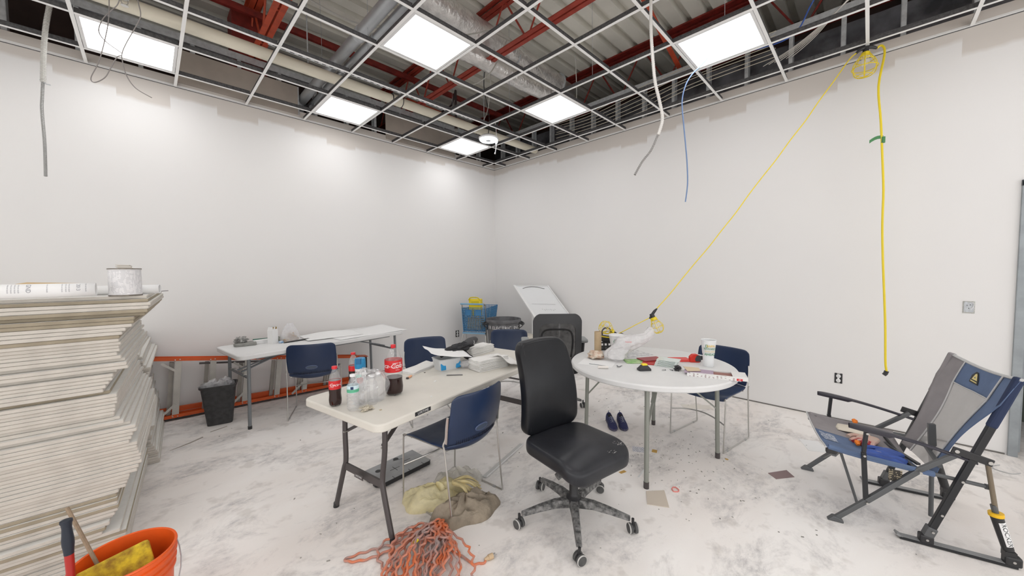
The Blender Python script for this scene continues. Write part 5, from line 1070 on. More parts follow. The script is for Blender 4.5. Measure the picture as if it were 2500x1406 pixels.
b = B(); b.lathe([(0.0648, 0.0), (0.0652, 0.002), (0.0644, 0.006)], 40, closed=True); b.lathe([(0.0640, 0.140), (0.0660, 0.143), (0.0648, 0.147)], 40, closed=True); obj('rim', b, mat('rusty_rim', (0.22, 0.19, 0.16), 0.5, 0.4, 0.4, 60), t, smooth=True)
for k in range(4):
    b = B(); b.box((0, 0, 0.002), (0.054 + rnd.uniform(-.004, .004), 0.045, 0.0042)); o = obj('tile_chip', b, M_TILE, None, (-4.935 + rnd.uniform(-.004, .004), -2.41, ZT + 0.1475 + k * 0.0048), (rnd.uniform(-.03, .03), 0.04, rnd.uniform(-.2, .2))); tag(o, 'small square tile offcut stacked on the paint can lid', 'offcut', 'offcuts on the paint can')
b = B(); b.prism([(-0.11, -0.03), (0.13, -0.01), (0.10, 0.05), (-0.08, 0.05)], 0, 0.003); o = obj('cardboard_scrap', b, mat('kraft', (0.60, 0.42, 0.20), 0.8), None, (-5.20, -2.26, ZT + 0.066), (0.10, 0.05, 0.1)); tag(o, 'tan cardboard scrap peeking over the large paper roll', 'cardboard')
b = B(); b.box((0, 0, 0.03), (0.16, 0.07, 0.06)); o = obj('small_box', b, mat('kraft2', (0.42, 0.36, 0.28), 0.8), None, (-5.16, -2.04, ZT + 0.001), (0, 0, 0.1), bevel=0.003); tag(o, 'low brownish box behind the paint can', 'box')
b = B(); b.tube([(0, 0, 0), (0.10, 0.0, 0.008)], 0.0018, 6); o = obj('pencil', b, M_BROWN, None, (-4.86, -2.17, ZT + 0.004), (0, 0, -0.2)); tag(o, 'thin dark rod sticking out past the small paper roll', 'rod')

# ================================================================ ORANGE BUCKET with tools
BK = Vector((-4.955, -3.145, 0))
t = thing('bucket', 'orange plastic bucket in the lower left corner of the photo', 'bucket', BK, 0)
M_ORB = mat('orange_bucket_plastic', (0.85, 0.115, 0.012), 0.4, 0, 0.18, 9)
b = B(); b.lathe([(0.118, 0.0), (0.130, 0.02), (0.143, 0.27), (0.150, 0.272), (0.150, 0.279), (0.145, 0.282), (0.146, 0.300), (0.153, 0.302), (0.153, 0.309), (0.147, 0.312), (0.149, 0.332), (0.156, 0.335), (0.156, 0.343), (0.150, 0.346), (0.152, 0.366), (0.158, 0.372), (0.156, 0.378), (0.148, 0.376), (0.142, 0.30), (0.120, 0.02), (0.0, 0.02)], 56); obj('bucket_body', b, M_ORB, t, smooth=True, crease=25)
b = B(); pts = [(0.157 * cos(a), 0.157 * sin(a), 0.335 - 0.19 * sin((a + 2.6) / pi * 1.0 * pi / 1.0)) for a in [(-2.6 + pi * k / 16) for k in range(17)]]
pts = [(0.165 * cos(a), 0.165 * sin(a), 0.340 - 0.17 * sin(pi * k / 16)) for k, a in enumerate([(-2.75 + pi * k / 16) for k in range(17)])]; b.tube(pts, 0.0025, 6); obj('wire_handle', b, M_GALV, t)
def sponge_m():
    m = mat('dirty_yellow_sponge', (0.78, 0.58, 0.035), 0.9, 0, 0, 26, 0.6, 70, col2=(0.30, 0.17, 0.02)); return m
b = B(); b.box((0, 0, 0), (0.21, 0.055, 0.135)); sp = obj('sponge', b, sponge_m(), None, BK + Vector((-0.025, 0.012, 0.305)), (radians(-38), radians(-6), radians(8)), bevel=0.012); tag(sp, 'thick yellow tiling sponge with brown stains in the orange bucket', 'sponge')
t = thing('grout_float', 'hand tool with dark rubber grip and red neck standing in the bucket', 'tool', BK + Vector((-0.125, -0.085, 0.02)), 0, rot=(radians(-2), radians(-1), 0))
b = B(); b.lathe([(0.010, 0.0), (0.011, 0.36), (0.0125, 0.485)], 12); obj('red_neck', b, mat('red_neck', (0.42, 0.02, 0.015), 0.4), t, smooth=True)
b = B(); b.lathe([(0.0128, 0.475), (0.0135, 0.490), (0.0158, 0.512), (0.0160, 0.530), (0.0140, 0.552), (0.0128, 0.572), (0.0140, 0.588), (0.0165, 0.595), (0.0160, 0.602), (0.009, 0.605), (0.0, 0.605)], 18); obj('grip', b, mat('dark_rubber', (0.014, 0.020, 0.034), 0.5), t, smooth=True)
b = B(); b.tube([(-0.04, 0.05, 0.555), (0.035, -0.035, 0.33), (0.06, -0.06, 0.24)], 0.0065, 8); o = obj('stir_stick', b, mat('worn_wood', (0.34, 0.25, 0.17), 0.8, 0, 0.3, 40), None, BK + Vector((-0.118, 0.108, 0.02)), smooth=True); tag(o, 'worn wooden stir stick leaning in the orange bucket', 'stick')

# ================================================================ ON THE CREAM TABLE
TZ = 0.7405
M_CLEAR = film_mat('clear_pet', (0.88, 0.90, 0.92), 0.13, 0.08, 0.6); M_COLA = mat('cola', (0.02, 0.005, 0.004), 0.12, spec=0.6); M_REDP = mat('red_label', (0.62, 0.012, 0.015), 0.4); M_REDC = mat('red_cap', (0.66, 0.02, 0.03), 0.4)
def wrap(r, z0, ang): return lambda x, y: Vector((cos(ang + x / r) * r, sin(ang + x / r) * r, z0 + y))
CAMV = radians(225 + 180)
def bottle(loc, label, h, r, fill, cap_m, lab_z=None, lab_m=None, liquid=None, text=None, petal=True, name='soda_bottle', waist=0.92, face=0.0, rot=None):
    t = thing(name, label, 'bottle', loc, 0, rot=rot)
    prof = [(0.0, 0.012), (r * 0.72, 0.0), (r * 0.93, h * 0.045), (r * 0.98, h * 0.10), (r, h * 0.16), (r * waist, h * 0.30), (r * 0.95, h * 0.36), (r * 0.97, h * 0.42), (r * 0.96, h * 0.64), (r * 0.92, h * 0.70), (r * 0.62, h * 0.82), (r * 0.40, h * 0.90), (0.0125, h * 0.935), (0.0125, h * 0.965)]
    b = B(); n = 30; vs = []
    for (rr, z) in prof:
        for k in range(n):
            a = 2 * pi * k / n; f = 1 - (0.10 * max(0, 1 - z / (h * 0.13)) * (0.5 + 0.5 * cos(5 * a)) if petal else 0)
            zz = z + ((0.016 * (0.5 + 0.5 * cos(5 * a))) if (petal and 0 < rr < r * 0.8 and z < 0.01) else 0); vs.append(Vector((rr * f * cos(a), rr * f * sin(a), zz)))
    P = len(prof); b.add(vs, [(i * n + k, i * n + (k + 1) % n, (i + 1) * n + (k + 1) % n, (i + 1) * n + k) for i in range(P - 1) for k in range(n)]); obj('shell', b, M_CLEAR, t, smooth=True)
    if liquid:
        b = B(); pr_ = [(rr * 0.955, z) for rr, z in prof if z < fill] + [(0, 0)]; pts = [(rr * 1.052, z + 0.0005) for rr, z in pr_[:-1]]; zr = prof[0][0]
        for (r0, z0), (r1, z1) in zip(prof, prof[1:]):
            if z0 <= fill <= z1: rf = (r0 + (r1 - r0) * (fill - z0) / (z1 - z0)) * 0.955
        pts += [(rf * 1.052, fill), (0.0, fill)]; vs = []
        for (rr, z) in pts:
            for k in range(n):
                a = 2 * pi * k / n; f = 1 - (0.10 * max(0, 1 - z / (h * 0.13)) * (0.5 + 0.5 * cos(5 * a)) if petal else 0); zz = z + ((0.016 * (0.5 + 0.5 * cos(5 * a))) if (petal and 0 < rr < r * 0.8 and z < 0.01) else 0); vs.append(Vector((rr * f * cos(a), rr * f * sin(a), zz)))
        P = len(pts); b.add(vs, [(i * n + k, i * n + (k + 1) % n, (i + 1) * n + (k + 1) % n, (i + 1) * n + k) for i in range(P - 1) for k in range(n)]); obj('liquid', b, liquid, t, smooth=True)
    b = B(); b.lathe([(0.0145, h * 0.935), (0.0155, h * 0.94), (0.0155, h * 0.997), (0.0145, h), (0.0, h)], 20); obj('cap', b, cap_m, t, smooth=True)
    if lab_z:
        b = B(); b.lathe([(r * 0.972, lab_z[0]), (r * 0.985, (lab_z[0] + lab_z[1]) / 2), (r * 0.972, lab_z[1])], 30, closed=True); lb = obj('label', b, lab_m, t, smooth=True)
        for (s, size, ang, dz, mm_, sh) in (text or []):
            b = B(); text_on(b, s, size, wrap(r * 1.0, (lab_z[0] + lab_z[1]) / 2 + dz, radians(ang)), shear=sh); obj('lettering', b, mm_, lb)
    return t
M_WINK = mat('white_ink', (0.85, 0.85, 0.85), 0.5); M_GINK = mat('green_ink', (0.02, 0.20, 0.07), 0.5)
bottle((-4.100, -3.065, TZ), 'small half-full cola bottle with red cap, first on the table end', 0.232, 0.0345, 0.150, M_REDC, (0.098, 0.152), M_REDP, M_COLA, [('Coca-Cola', 0.024, 285, 0.004, M_WINK, 0.35), ('nutrition facts', 0.006, 218, 0.004, M_WINK, 0), ('per bottle', 0.006, 218, -0.008, M_WINK, 0)])
bottle((-3.765, -3.13, TZ), 'large cola bottle, mostly empty, with red cap and red label', 0.318, 0.056, 0.112, M_REDC, (0.150, 0.225), M_REDP, M_COLA, [('Coca-Cola', 0.040, 212, 0.004, M_WINK, 0.35), ('nutrition facts', 0.0105, 268, 0.022, M_WINK, 0), ('calories 240', 0.0105, 268, 0.006, M_WINK, 0), ('total sugars 65g', 0.009, 268, -0.008, M_WINK, 0), ('12 fl oz', 0.009, 268, -0.022, M_WINK, 0)], name='soda_bottle')
bottle((-3.85, -2.70, TZ), 'small dark cola bottle with red cap behind the blue-capped spray can', 0.215, 0.033, 0.12, M_REDC, (0.088, 0.125), M_REDP, M_COLA)
M_LBL = mat('water_label', (0.60, 0.75, 0.80), 0.4)
t = bottle((-4.055, -3.215, TZ), 'clear water bottle with white cap and pale green label', 0.205, 0.0325, 0.10, M_WHITE, (0.105, 0.145), M_LBL, None, [('16.9', 0.010, 205, 0, M_GINK, 0)], name='water_bottle', petal=False, waist=0.97)
b = B(); b.lathe([(0.0322, 0.107), (0.0326, 0.118), (0.0322, 0.124)], 30, closed=True); obj('green_band', b, mat('teal_band', (0.10, 0.42, 0.25), 0.4), t, smooth=True)
b = B(); b.grid(lambda u, v: wrap(0.0333, 0.133, radians(240))((u - .5) * 0.016, (v - .5) * 0.016), 4, 2); obj('logo_block', b, mat('navy_ink', (0.01, 0.03, 0.10), 0.4), t)
b = B()
for k in range(4): b.lathe([(0.0318, 0.02 + k * 0.02), (0.0332, 0.025 + k * 0.02), (0.0318, 0.03 + k * 0.02)], 30, closed=True)
obj('rib', b, M_CLEAR, t, smooth=True)
# shrink-wrapped pack of clear empties
for k, (x, y) in enumerate(((-3.997, -3.155), (-3.940, -3.205), (-3.950, -3.125), (-3.888, -3.175))):
    bottle((x, y, TZ), ['clear empty bottle with mint cap, left in the wrapped group', 'clear empty bottle nearest the camera in the wrapped group', 'clear empty bottle at the back of the wrapped group', 'clear empty bottle at the right of the wrapped group'][k], 0.175, 0.031, 0, mat('mint_cap', (0.45, 0.70, 0.62), 0.4) if k == 0 else M_WHITE, name='water_bottle', petal=False, waist=0.97)
b = blob(B(), (0, 0, 0.09), 0.11, 0.08, 0.105, 0.28, 6.6, 26, 18); o = obj('plastic_wrap', b, film_mat('wrap_film', (0.9, 0.9, 0.92), 0.20, 0.12, 0.7), None, (-3.945, -3.165, TZ + 0.012), smooth=True); tag(o, 'clear crinkled film around the group of empty bottles', 'plastic wrap')
# spray can
t = thing('spray_can', 'white spray paint can with blue cap and red emblem', 'spray can', (-3.885, -2.905, TZ))
b = B(); b.lathe([(0.030, 0.0), (0.033, 0.003), (0.033, 0.155), (0.030, 0.163), (0.0, 0.166)], 30); obj('can_body', b, mat('gloss_white', (0.76, 0.76, 0.76), 0.3), t, smooth=True)
b = B(); b.lathe([(0.0335, 0.150), (0.0345, 0.155), (0.0345, 0.185), (0.0325, 0.21), (0.031, 0.215), (0.0, 0.215)], 30); obj('cap', b, mat('sky_blue_cap', (0.02, 0.25, 0.50), 0.4), t, smooth=True)
b = B(); b.box((-0.018, -0.024, 0.200), (0.022, 0.030, 0.034), rz=0.8); obj('nozzle_recess', b, mat('deep_blue_cap', (0.01, 0.14, 0.32), 0.5), t)
b = B(); text_on(b, 'RUST-OLEUM', 0.013, wrap(0.0335, 0.128, radians(235)), spacing=0.95); obj('lettering', b, M_INK, t)
b = B(); b.grid(lambda u, v: wrap(0.0335, 0.075, radians(240))((u - .5) * 0.040, (v - .5) * 0.045 * (1 - abs(u - .5) * 0.8)), 6, 3); em = obj('red_emblem', b, M_REDP, t)
b = B(); text_on(b, '2X', 0.016, wrap(0.0340, 0.075, radians(240))); obj('lettering', b, M_WINK, em)
# cookie / plaster lump
b = blob(B(), (0, 0, 0.012), 0.032, 0.022, 0.012, 0.9, 3.9, 20, 10); o = obj('plaster_lump', b, mat('lump_beige', (0.62, 0.56, 0.45), 0.95, 0, 0.3, 80, 0.8, 90), None, (-4.005, -3.275, TZ), smooth=True); tag(o, 'lumpy beige crumb of plaster in front of the wrapped bottles', 'lump')
# lighter, pen, scraps
t = thing('lighter', 'small orange lighter lying on the cream table', 'lighter', (-3.515, -2.88, TZ + 0.006), radians(35))
b = B(); b.box((0, 0, 0), (0.055, 0.018, 0.010)); obj('body', b, mat('pale_orange', (0.85, 0.42, 0.22), 0.4), t, bevel=0.004); b = B(); b.box((-0.035, 0, 0), (0.014, 0.017, 0.010)); obj('metal_top', b, M_BROWN, t)
b = B(); b.tube([(-0.06, 0, 0), (0.06, 0, 0)], 0.0035, 8); o = obj('pen', b, mat('dark_pen', (0.12, 0.12, 0.13), 0.4), None, (-3.255, -3.08, TZ + 0.004), (0, 0, radians(-42)), smooth=True); tag(o, 'thin dark pen lying in front of the paper stack', 'pen')
for k, (x, y, sx, sy, rz, m_, lab) in enumerate(((-3.44, -3.10, .025, .010, .3, M_PAPER, 'tiny white paper shred in the middle of the cream table'), (-3.63, -3.35, .012, .008, 1, M_PAPER, 'white crumb near the front edge of the cream table'), (-3.37, -2.85, .010, .008, 0, M_BROWN, 'small dark crumb beside the orange lighter'), (-3.95, -3.33, .012, .01, 0, mat('tan_crumb', (0.5, 0.42, 0.3), 0.9), 'tan crumb near the badge end of the cream table'))):
    b = B(); b.box((0, 0, 0.0015), (sx, sy, 0.003)); o = obj('scrap', b, m_, None, (x, y, TZ), (0, 0, rz)); tag(o, lab, 'scrap')
# stacks of loose paper towels
def towel_stack(name, loc, rz, w, d, h, label, seed, m=None):
    t = thing(name, label, 'paper stack', loc, rz); n = max(3, int(h / 0.006)); m = m or M_PAPER
    for k in range(n):
        b = B(); z0 = k * h / n; r_ = random.Random(seed + k); ww, dd = w * (1 - r_.uniform(0, .04)), d * (1 - r_.uniform(0, .05)); ox, oy = r_.uniform(-.004, .004), r_.uniform(-.004, .004)
        b.grid(lambda u, v: Vector((ox + (u - .5) * ww, oy + (v - .5) * dd, z0 + 0.25 * h / n + 0.012 * (k / n) * noise.noise((u * 2.5 + seed, v * 2.5, k * .05)))), 10, 6)
        obj('sheet', b, m, t, smooth=True, solid=h / n * 0.75)
    return t
M_TOW = mat('towel_white', (0.80, 0.79, 0.77), 0.95, 0, 0.04, 20, 0.1, 60)
towel_stack('paper_towels', (-2.66, -2.64, TZ), radians(10), 0.34, 0.13, 0.075, 'white block of folded paper towels behind, right of the jacket', 11, M_TOW)
towel_stack('paper_towels', (-2.93, -3.10, TZ), radians(-4), 0.30, 0.15, 0.085, 'nearer white block of folded paper towels beside the clear container', 23, M_TOW)
b = B(); b.grid(lambda u, v: Vector(((u - .5) * 0.26, (v - .5) * 0.20, 0.010 + 0.045 * max(0, 0.8 - u) * (0.5 + 0.5 * sin(v * 3)) + 0.012 * noise.noise((u * 3, v * 3, 2)))), 14, 10); o = obj('paper_towel_sheet', b, M_TOW, None, (-2.78, -3.17, TZ + 0.03), (0.25, 0.2, 0.2), smooth=True, solid=0.002); tag(o, 'loose towel sheet draped over the right end of the nearer block', 'paper')
towel_stack('paper_towels', (-3.33, -2.72, TZ), radians(22), 0.34, 0.14, 0.018, 'flat white folded towels on the far side of the cream table', 31, M_TOW)
# blue-and-clear tub with white sheet on it
t = thing('plastic_tub', 'clear blue-cornered plastic tub under a white sheet on the cream table', 'tub', (-3.175, -2.865, TZ), radians(-6))
b = B(); secs = [[(x, y, z) for x, y in rrect(w, d, 0.03, 4)] for z, w, d in ((0, 0.17, 0.13), (0.085, 0.20, 0.155), (0.09, 0.21, 0.165), (0.092, 0.19, 0.145), (0.006, 0.162, 0.122))]; K = len(secs[0])
b.add([p for s_ in secs for p in s_], [(i * K + k, i * K + (k + 1) % K, (i + 1) * K + (k + 1) % K, (i + 1) * K + k) for i in range(4) for k in range(K)] + [tuple(range(K - 1, -1, -1)), tuple(4 * K + k for k in range(K))]); obj('tub_body', b, mat('tub_white', (0.66, 0.68, 0.70), 0.35), t, smooth=True)
for s in (-1, 1):
    b = B(); b.box((s * 0.066, -0.0665, 0.035), (0.045, 0.012, 0.055), rx=-0.12); obj('blue_corner', b, mat('aqua_blue', (0.03, 0.30, 0.62), 0.3), t, bevel=0.008)
b = B(); b.grid(lambda u, v: Vector(((u - .5) * 0.36, (v - .5) * 0.20, 0.055 * (1 - u) ** 2 + 0.012 * noise.noise((u * 3, v * 2, 7)) - 0.03 * max(0, u - .7))), 14, 8); o = obj('paper_sheet', b, M_PAPER, None, (-3.17, -2.875, TZ + 0.112), (0.12, 0.05, radians(-12)), smooth=True, solid=0.0015); tag(o, 'white creased sheet lying across the blue-cornered tub', 'paper')
# black jacket
b = blob(B(), (0, 0, 0), 0.17, 0.06, 0.035, 0.45, 5.5, 30, 14); 
M_JAC = mat('black_cloth', (0.028, 0.028, 0.032), 0.85, 0, 0.3, 20, 0.5, 40)
t = thing('jacket', 'rolled dark jacket lying across the tub on the cream table', 'jacket', (-2.93, -2.74, TZ + 0.115), radians(20))
obj('bundle', b, M_JAC, t, smooth=True)
b = B(); b.tube([(-0.30, 0.0, -0.02), (-0.20, 0.01, 0.01), (-0.08, 0.0, 0.005)], 0.03, 10, smooth=5, radii=[0.010, 0.024, 0.032]); obj('sleeve', b, M_JAC, t, smooth=True)
b = B(); b.tube([(0.06, 0, 0.006), (0.14, 0.005, 0.02), (0.23, 0.0, 0.025), (0.27, 0.0, 0.02)], 0.03, 12, smooth=5, radii=[0.034, 0.038, 0.030, 0.008]); obj('rolled_end', b, mat('charcoal_cloth', (0.075, 0.075, 0.08), 0.85, 0, 0.2, 20), t, smooth=True)
b = B(); b.tube([(-0.03, 0.0, 0.0), (0.0, -0.05, -0.07), (0.04, -0.08, -0.10)], 0.03, 8, smooth=4, radii=[0.03, 0.028, 0.02]); obj('hanging_fold', b, M_JAC, t, smooth=True)
b = B(); b.tube([(0.150, -0.038, 0.035), (0.150, -0.041, 0.015), (0.142, -0.040, 0.005)], 0.002, 5); obj('zip_pull', b, M_WHITE, t)
# clear clamshell
b = blob(B(), (0, 0, 0.028), 0.07, 0.05, 0.030, 0.3, 9.9, 20, 12); o = obj('clear_container', b, M_FILM, None, (-3.045, -2.97, TZ + 0.004), smooth=True); tag(o, 'small clear plastic container between the tub and the towel block', 'container')

# ================================================================ ON THE ROUND TABLE
t = thing('cardboard_tube', 'brown cardboard tube standing on the round table', 'tube', (-1.885, -3.47, TZ))
b = B(); b.lathe([(0.0325, 0.0), (0.0325, 0.205), (0.028, 0.205), (0.028, 0.0)], 28); obj('tube_wall', b, mat('brown_board', (0.52, 0.39, 0.24), 0.75, 0, 0.1, 20), t, smooth=True)
def cup(loc, label, h, r0, r1, words):
    t = thing('drink_cup', label, 'cup', loc); b = B(); b.lathe([(0.0, 0.004), (r0 * 0.95, 0.0), (r0, 0.003), (r0 * 1.02, h * 0.45), (r0 * 1.10, h * 0.47), (r1, h * 0.97), (r1 + 0.003, h * 0.985), (r1 + 0.001, h), (r1 - 0.003, h * 0.985), (r0 * 1.0, h * 0.5), (r0 * 0.9, 0.01), (0, 0.01)], 36, closed=True)
    obj('cup_wall', b, mat('cup_white', (0.78, 0.79, 0.80), 0.4), t, smooth=True)
    for s, size, z, m_, ang in words:
        rr = (r0 + (r1 - r0) * z / h) * 1.04 + 0.0015; b = B(); text_on(b, s, size, wrap(rr, z, radians(ang)), spacing=1.0); obj('lettering', b, m_, t)
    return t
M_G1 = mat('green_print', (0.0, 0.22, 0.06), 0.5); M_Y1 = mat('gold_print', (0.85, 0.55, 0.03), 0.5)
cup((-1.685, -4.365, TZ), 'tall white drink cup with green and yellow lettering at the right of the round table', 0.215, 0.040, 0.055, [('EARN', 0.025, 0.170, M_Y1, 216), ('REWARDS', 0.022, 0.147, M_G1, 213), ('AMAZING', 0.019, 0.126, mat('pale_gold', (0.85, 0.68, 0.35), 0.5), 213), ('AHEAD', 0.027, 0.102, M_G1, 212)])
b = B()
for dx, dz, w, h_ in ((-0.008, 0, 0.003, 0.020), (0.008, 0, 0.003, 0.020), (0, 0.009, 0.018, 0.003), (0, -0.009, 0.018, 0.003)): b.grid(lambda u, v: wrap(0.0540, 0.170, radians(182))(dx + (u - .5) * w, dz + (v - .5) * h_), 2, 2)
o = obj('logo_square', b, M_G1, None, (-1.685, -4.365, TZ)); o.parent = [q for q in bpy.data.objects if q.name == 'drink_cup'][0]; o.location = (0, 0, 0)
c2 = cup((-1.775, -3.60, TZ), 'white drink cup half hidden behind the white plastic bag', 0.175, 0.048, 0.068, [('COZY', 0.034, 0.12, M_G1, 225)])
b = B(); b.lathe([(0.071, 0.168), (0.073, 0.172), (0.070, 0.178), (0.058, 0.180), (0.0, 0.181)], 30); obj('lid', b, M_WHITE, c2, smooth=True)
# plastic bag, tied neck up to the right
M_BAG = film_mat('white_bag_film', (0.90, 0.89, 0.90), 0.66, 0.22, 0.7, 0.10, 0.5)
t = thing('plastic_bag', 'crumpled white plastic bag with its neck pointing up right on the round table', 'bag', (-2.00, -3.73, TZ), 0)
def bagf(u, v):
    a = u * 2 * pi; d = Vector((0.70, -0.60, 0)); s_ = Vector((0.6, 0.7, 0))
    L_ = [(0.0, 0.05, 0.02), (0.07, 0.095, 0.075), (0.10, 0.105, 0.095), (0.085, 0.085, 0.085), (0.17, 0.060, 0.055)]
    path = [(Vector((-0.03, -0.01, 0.0)), 0.02), (Vector((-0.035, -0.01, 0.035)), 0.085), (Vector((-0.015, 0.0, 0.072)), 0.095), (Vector((0.03, -0.015, 0.105)), 0.082), (Vector((0.08, -0.05, 0.135)), 0.066), (Vector((0.16, -0.11, 0.165)), 0.052), (Vector((0.22, -0.16, 0.19)), 0.036), (Vector((0.25, -0.19, 0.235)), 0.040), (Vector((0.26, -0.20, 0.26)), 0.020)]
    q = v * (len(path) - 1); i = min(int(q), len(path) - 2); f = q - i; f = f * f * (3 - 2 * f)
    c = path[i][0] * (1 - f) + path[i + 1][0] * f; r = path[i][1] * (1 - f) + path[i + 1][1] * f
    ang = min(1, v * 1.4) * 1.1; up_ = Vector((sin(ang) * -0.75, sin(ang) * 0.5, cos(ang))) if v > 0.3 else Vector((0, 0, 1)); n1 = s_
    nn = noise.noise((cos(a) * 1.6, sin(a) * 1.6, v * 4)) * 0.24 + noise.noise((cos(a) * 4, sin(a) * 4, v * 9)) * 0.20 + abs(noise.noise((cos(a) * 7, sin(a) * 7, v * 14))) * 0.10 + (0.10 * sin(a * 7 + v * 6) * max(0, v - 0.5))
    if v < 0.36: p = c + Vector((cos(a), sin(a), 0)) * r * (1 + nn)
    else: p = c + (s_ * cos(a) + Vector((-0.35, 0.3, 0.9)) * sin(a)) * r * (1 + nn)
    p.z = max(p.z, 0.001); return p
b = B(); b.grid(bagf, 44, 46); obj('bag_film', b, M_BAG, t, smooth=True, crease=80)
b = B(); text_on(b, 'THANK', 0.022, lambda x, y: Vector((0.02 + x * 0.55, -0.095 - x * 0.55, 0.165 + y))); obj('lettering', b, mat('faded_red', (0.65, 0.15, 0.15), 0.6), t)
b = blob(B(), (0, 0, 0.03), 0.09, 0.07, 0.035, 0.35, 12.2, 24, 14); o = obj('snack_bag', b, mat('snack_print', (0.72, 0.66, 0.56), 0.35, 0, 0, 26, col2=(0.50, 0.28, 0.18)), None, (-2.065, -3.56, TZ + 0.0), (0, 0, 0.4), smooth=True); tag(o, 'printed snack bag left of the white plastic bag', 'snack bag')
def flat(name, pts, z, h, m_, label, cat, bev=0.0):
    cx = sum(p[0] for p in pts) / len(pts); cy = sum(p[1] for p in pts) / len(pts)
    b = B(); b.prism([(p[0] - cx, p[1] - cy) for p in pts], 0, h); o = obj(name, b, m_, None, (cx, cy, z), bevel=bev); return tag(o, label, cat)
def rect_at(cx, cy, w, d, rz): c, s = cos(rz), sin(rz); return [(cx + x * c - y * s, cy + x * s + y * c) for x, y in ((-w / 2, -d / 2), (w / 2, -d / 2), (w / 2, d / 2), (-w / 2, d / 2))]
flat('paper_sheet', rect_at(-2.20, -3.66, 0.21, 0.28, 0.3), TZ, 0.001, M_PAPER, 'plain white sheet at the left edge of the round table', 'paper')
flat('paper_sheet', rect_at(-1.66, -3.66, 0.28, 0.36, -0.4), TZ, 0.001, mat('drawing_sheet', (0.80, 0.80, 0.80), 0.7, 0, 0, 28, col2=(0.45, 0.45, 0.47)), 'white sheet with grey scribbles behind the plastic bag', 'paper')
flat('green_packet', rect_at(-1.93, -3.90, 0.13, 0.24, 0.72), TZ + 0.001, 0.006, mat('green_packet', (0.14, 0.42, 0.06), 0.4, 0, 0, 20, col2=(0.50, 0.62, 0.35)), 'green packet partly under the plastic bag', 'packet', 0.001)
M_RP = mat('red_packet', (0.55, 0.03, 0.03), 0.45, 0, 0.2, 14)
flat('red_packet', rect_at(-1.90, -4.02, 0.13, 0.19, 0.35), TZ + 0.001, 0.007, M_RP, 'red packet behind the black and yellow tape tool', 'packet', 0.001)
flat('red_packet', rect_at(-1.82, -3.95, 0.12, 0.20, 1.05), TZ + 0.009, 0.007, mat('dark_red_packet', (0.35, 0.05, 0.06), 0.45, 0, 0.2, 14), 'darker red packet on top of the first one', 'packet', 0.001)
flat('red_packet', rect_at(-1.79, -4.05, 0.06, 0.10, 0.5), TZ + 0.017, 0.002, mat('pinkish_label', (0.62, 0.35, 0.33), 0.5), 'pink-grey card lying on the red packets', 'card')
# stack of glass-like clear panes
M_GLS = mat('pane_glass', (0.66, 0.73, 0.70), 0.12)
for k in range(7):
    o = flat('acrylic_sheet', rect_at(-1.90 + 0.003 * k, -4.115 - 0.002 * k, 0.165, 0.115, -1.40 + 0.02 * (k % 3)), TZ + 0.001 + k * 0.0075, 0.0045, M_GLS, ['lowest clear acrylic pane of the stack on the round table', 'clear acrylic pane in the middle of the stack on the round table', 'topmost clear acrylic pane of the stack on the round table'][0 if k == 0 else 2 if k == 6 else 1], 'pane'); o['group'] = 'stack of clear acrylic panes'
    if k < 6:
        b = B(); c, s_ = cos(-1.4), sin(-1.4)
        for x, y in ((-.07, -.045), (.07, -.045), (.07, .045), (-.07, .045)): b.box((x, y, 0.006), (0.014, 0.014, 0.003))
        sp_ = obj('spacer', b, M_WHITE, o, (0, 0, 0), (0, 0, -1.4)); sp_['kind'] = 'stuff'
# tape tool, red tape measure
t = thing('utility_tool', 'black box-shaped tool with yellow top at the front of the round table', 'tool', (-2.155, -4.045, TZ), radians(-40))
b = B(); b.prism([(-0.045, -0.028), (0.045, -0.028), (0.05, -0.01), (0.05, 0.022), (-0.05, 0.022), (-0.05, -0.01)], 0, 0.016); b.add([(-0.045, -0.024, 0.016), (0.045, -0.024, 0.016), (0.045, 0.02, 0.016), (-0.045, 0.02, 0.016), (-0.022, -0.014, 0.042), (0.022, -0.014, 0.042), (0.022, 0.014, 0.042), (-0.022, 0.014, 0.042)], [(0, 1, 5, 4), (1, 2, 6, 5), (2, 3, 7, 6), (3, 0, 4, 7), (4, 5, 6, 7)]); obj('housing', b, M_BLACK, t, bevel=0.002)
b = B(); b.box((0, 0, 0.046), (0.040, 0.032, 0.012)); obj('yellow_pad', b, mat('lemon_pad', (0.85, 0.65, 0.02), 0.5), t, bevel=0.002)
t = thing('tape_measure', 'red and black tape measure left of the tall cup', 'tape measure', (-1.62, -4.24, TZ), radians(-50))
b = B(); b.prism([(-0.042, 0), (0.038, 0), (0.042, 0.02), (0.034, 0.058), (0.012, 0.068), (-0.02, 0.066), (-0.042, 0.045)], -0.022, 0.022, M=Matrix(((1, 0, 0), (0, 0, 1), (0, 1, 0)))); obj('case', b, mat('bright_red_plastic', (0.65, 0.025, 0.012), 0.4), t, bevel=0.005)
b = B(); b.prism([(0.0, 0.008), (0.044, 0.006), (0.046, 0.03), (0.036, 0.060), (0.008, 0.060), (-0.006, 0.03)], -0.0245, 0.0245, M=Matrix(((1, 0, 0), (0, 0, 1), (0, 1, 0)))); obj('rubber_grip', b, MATS['charcoal_plastic'], t, bevel=0.004)
b = B(); b.lathe([(0.016, -0.01), (0.018, 0), (0.016, 0.01)], 12, c=(0.055, 0, 0.035), M=Matrix.Rotation(pi / 2, 3, 'X')); obj('clip', b, M_BLACK, t, smooth=True)
flat('red_box', rect_at(-1.66, -4.13, 0.10, 0.16, 0.75), TZ, 0.018, mat('scarlet_card', (0.72, 0.06, 0.05), 0.45, 0, 0.1, 10), 'flat red and pink packet under the tape measure side', 'packet', 0.002)
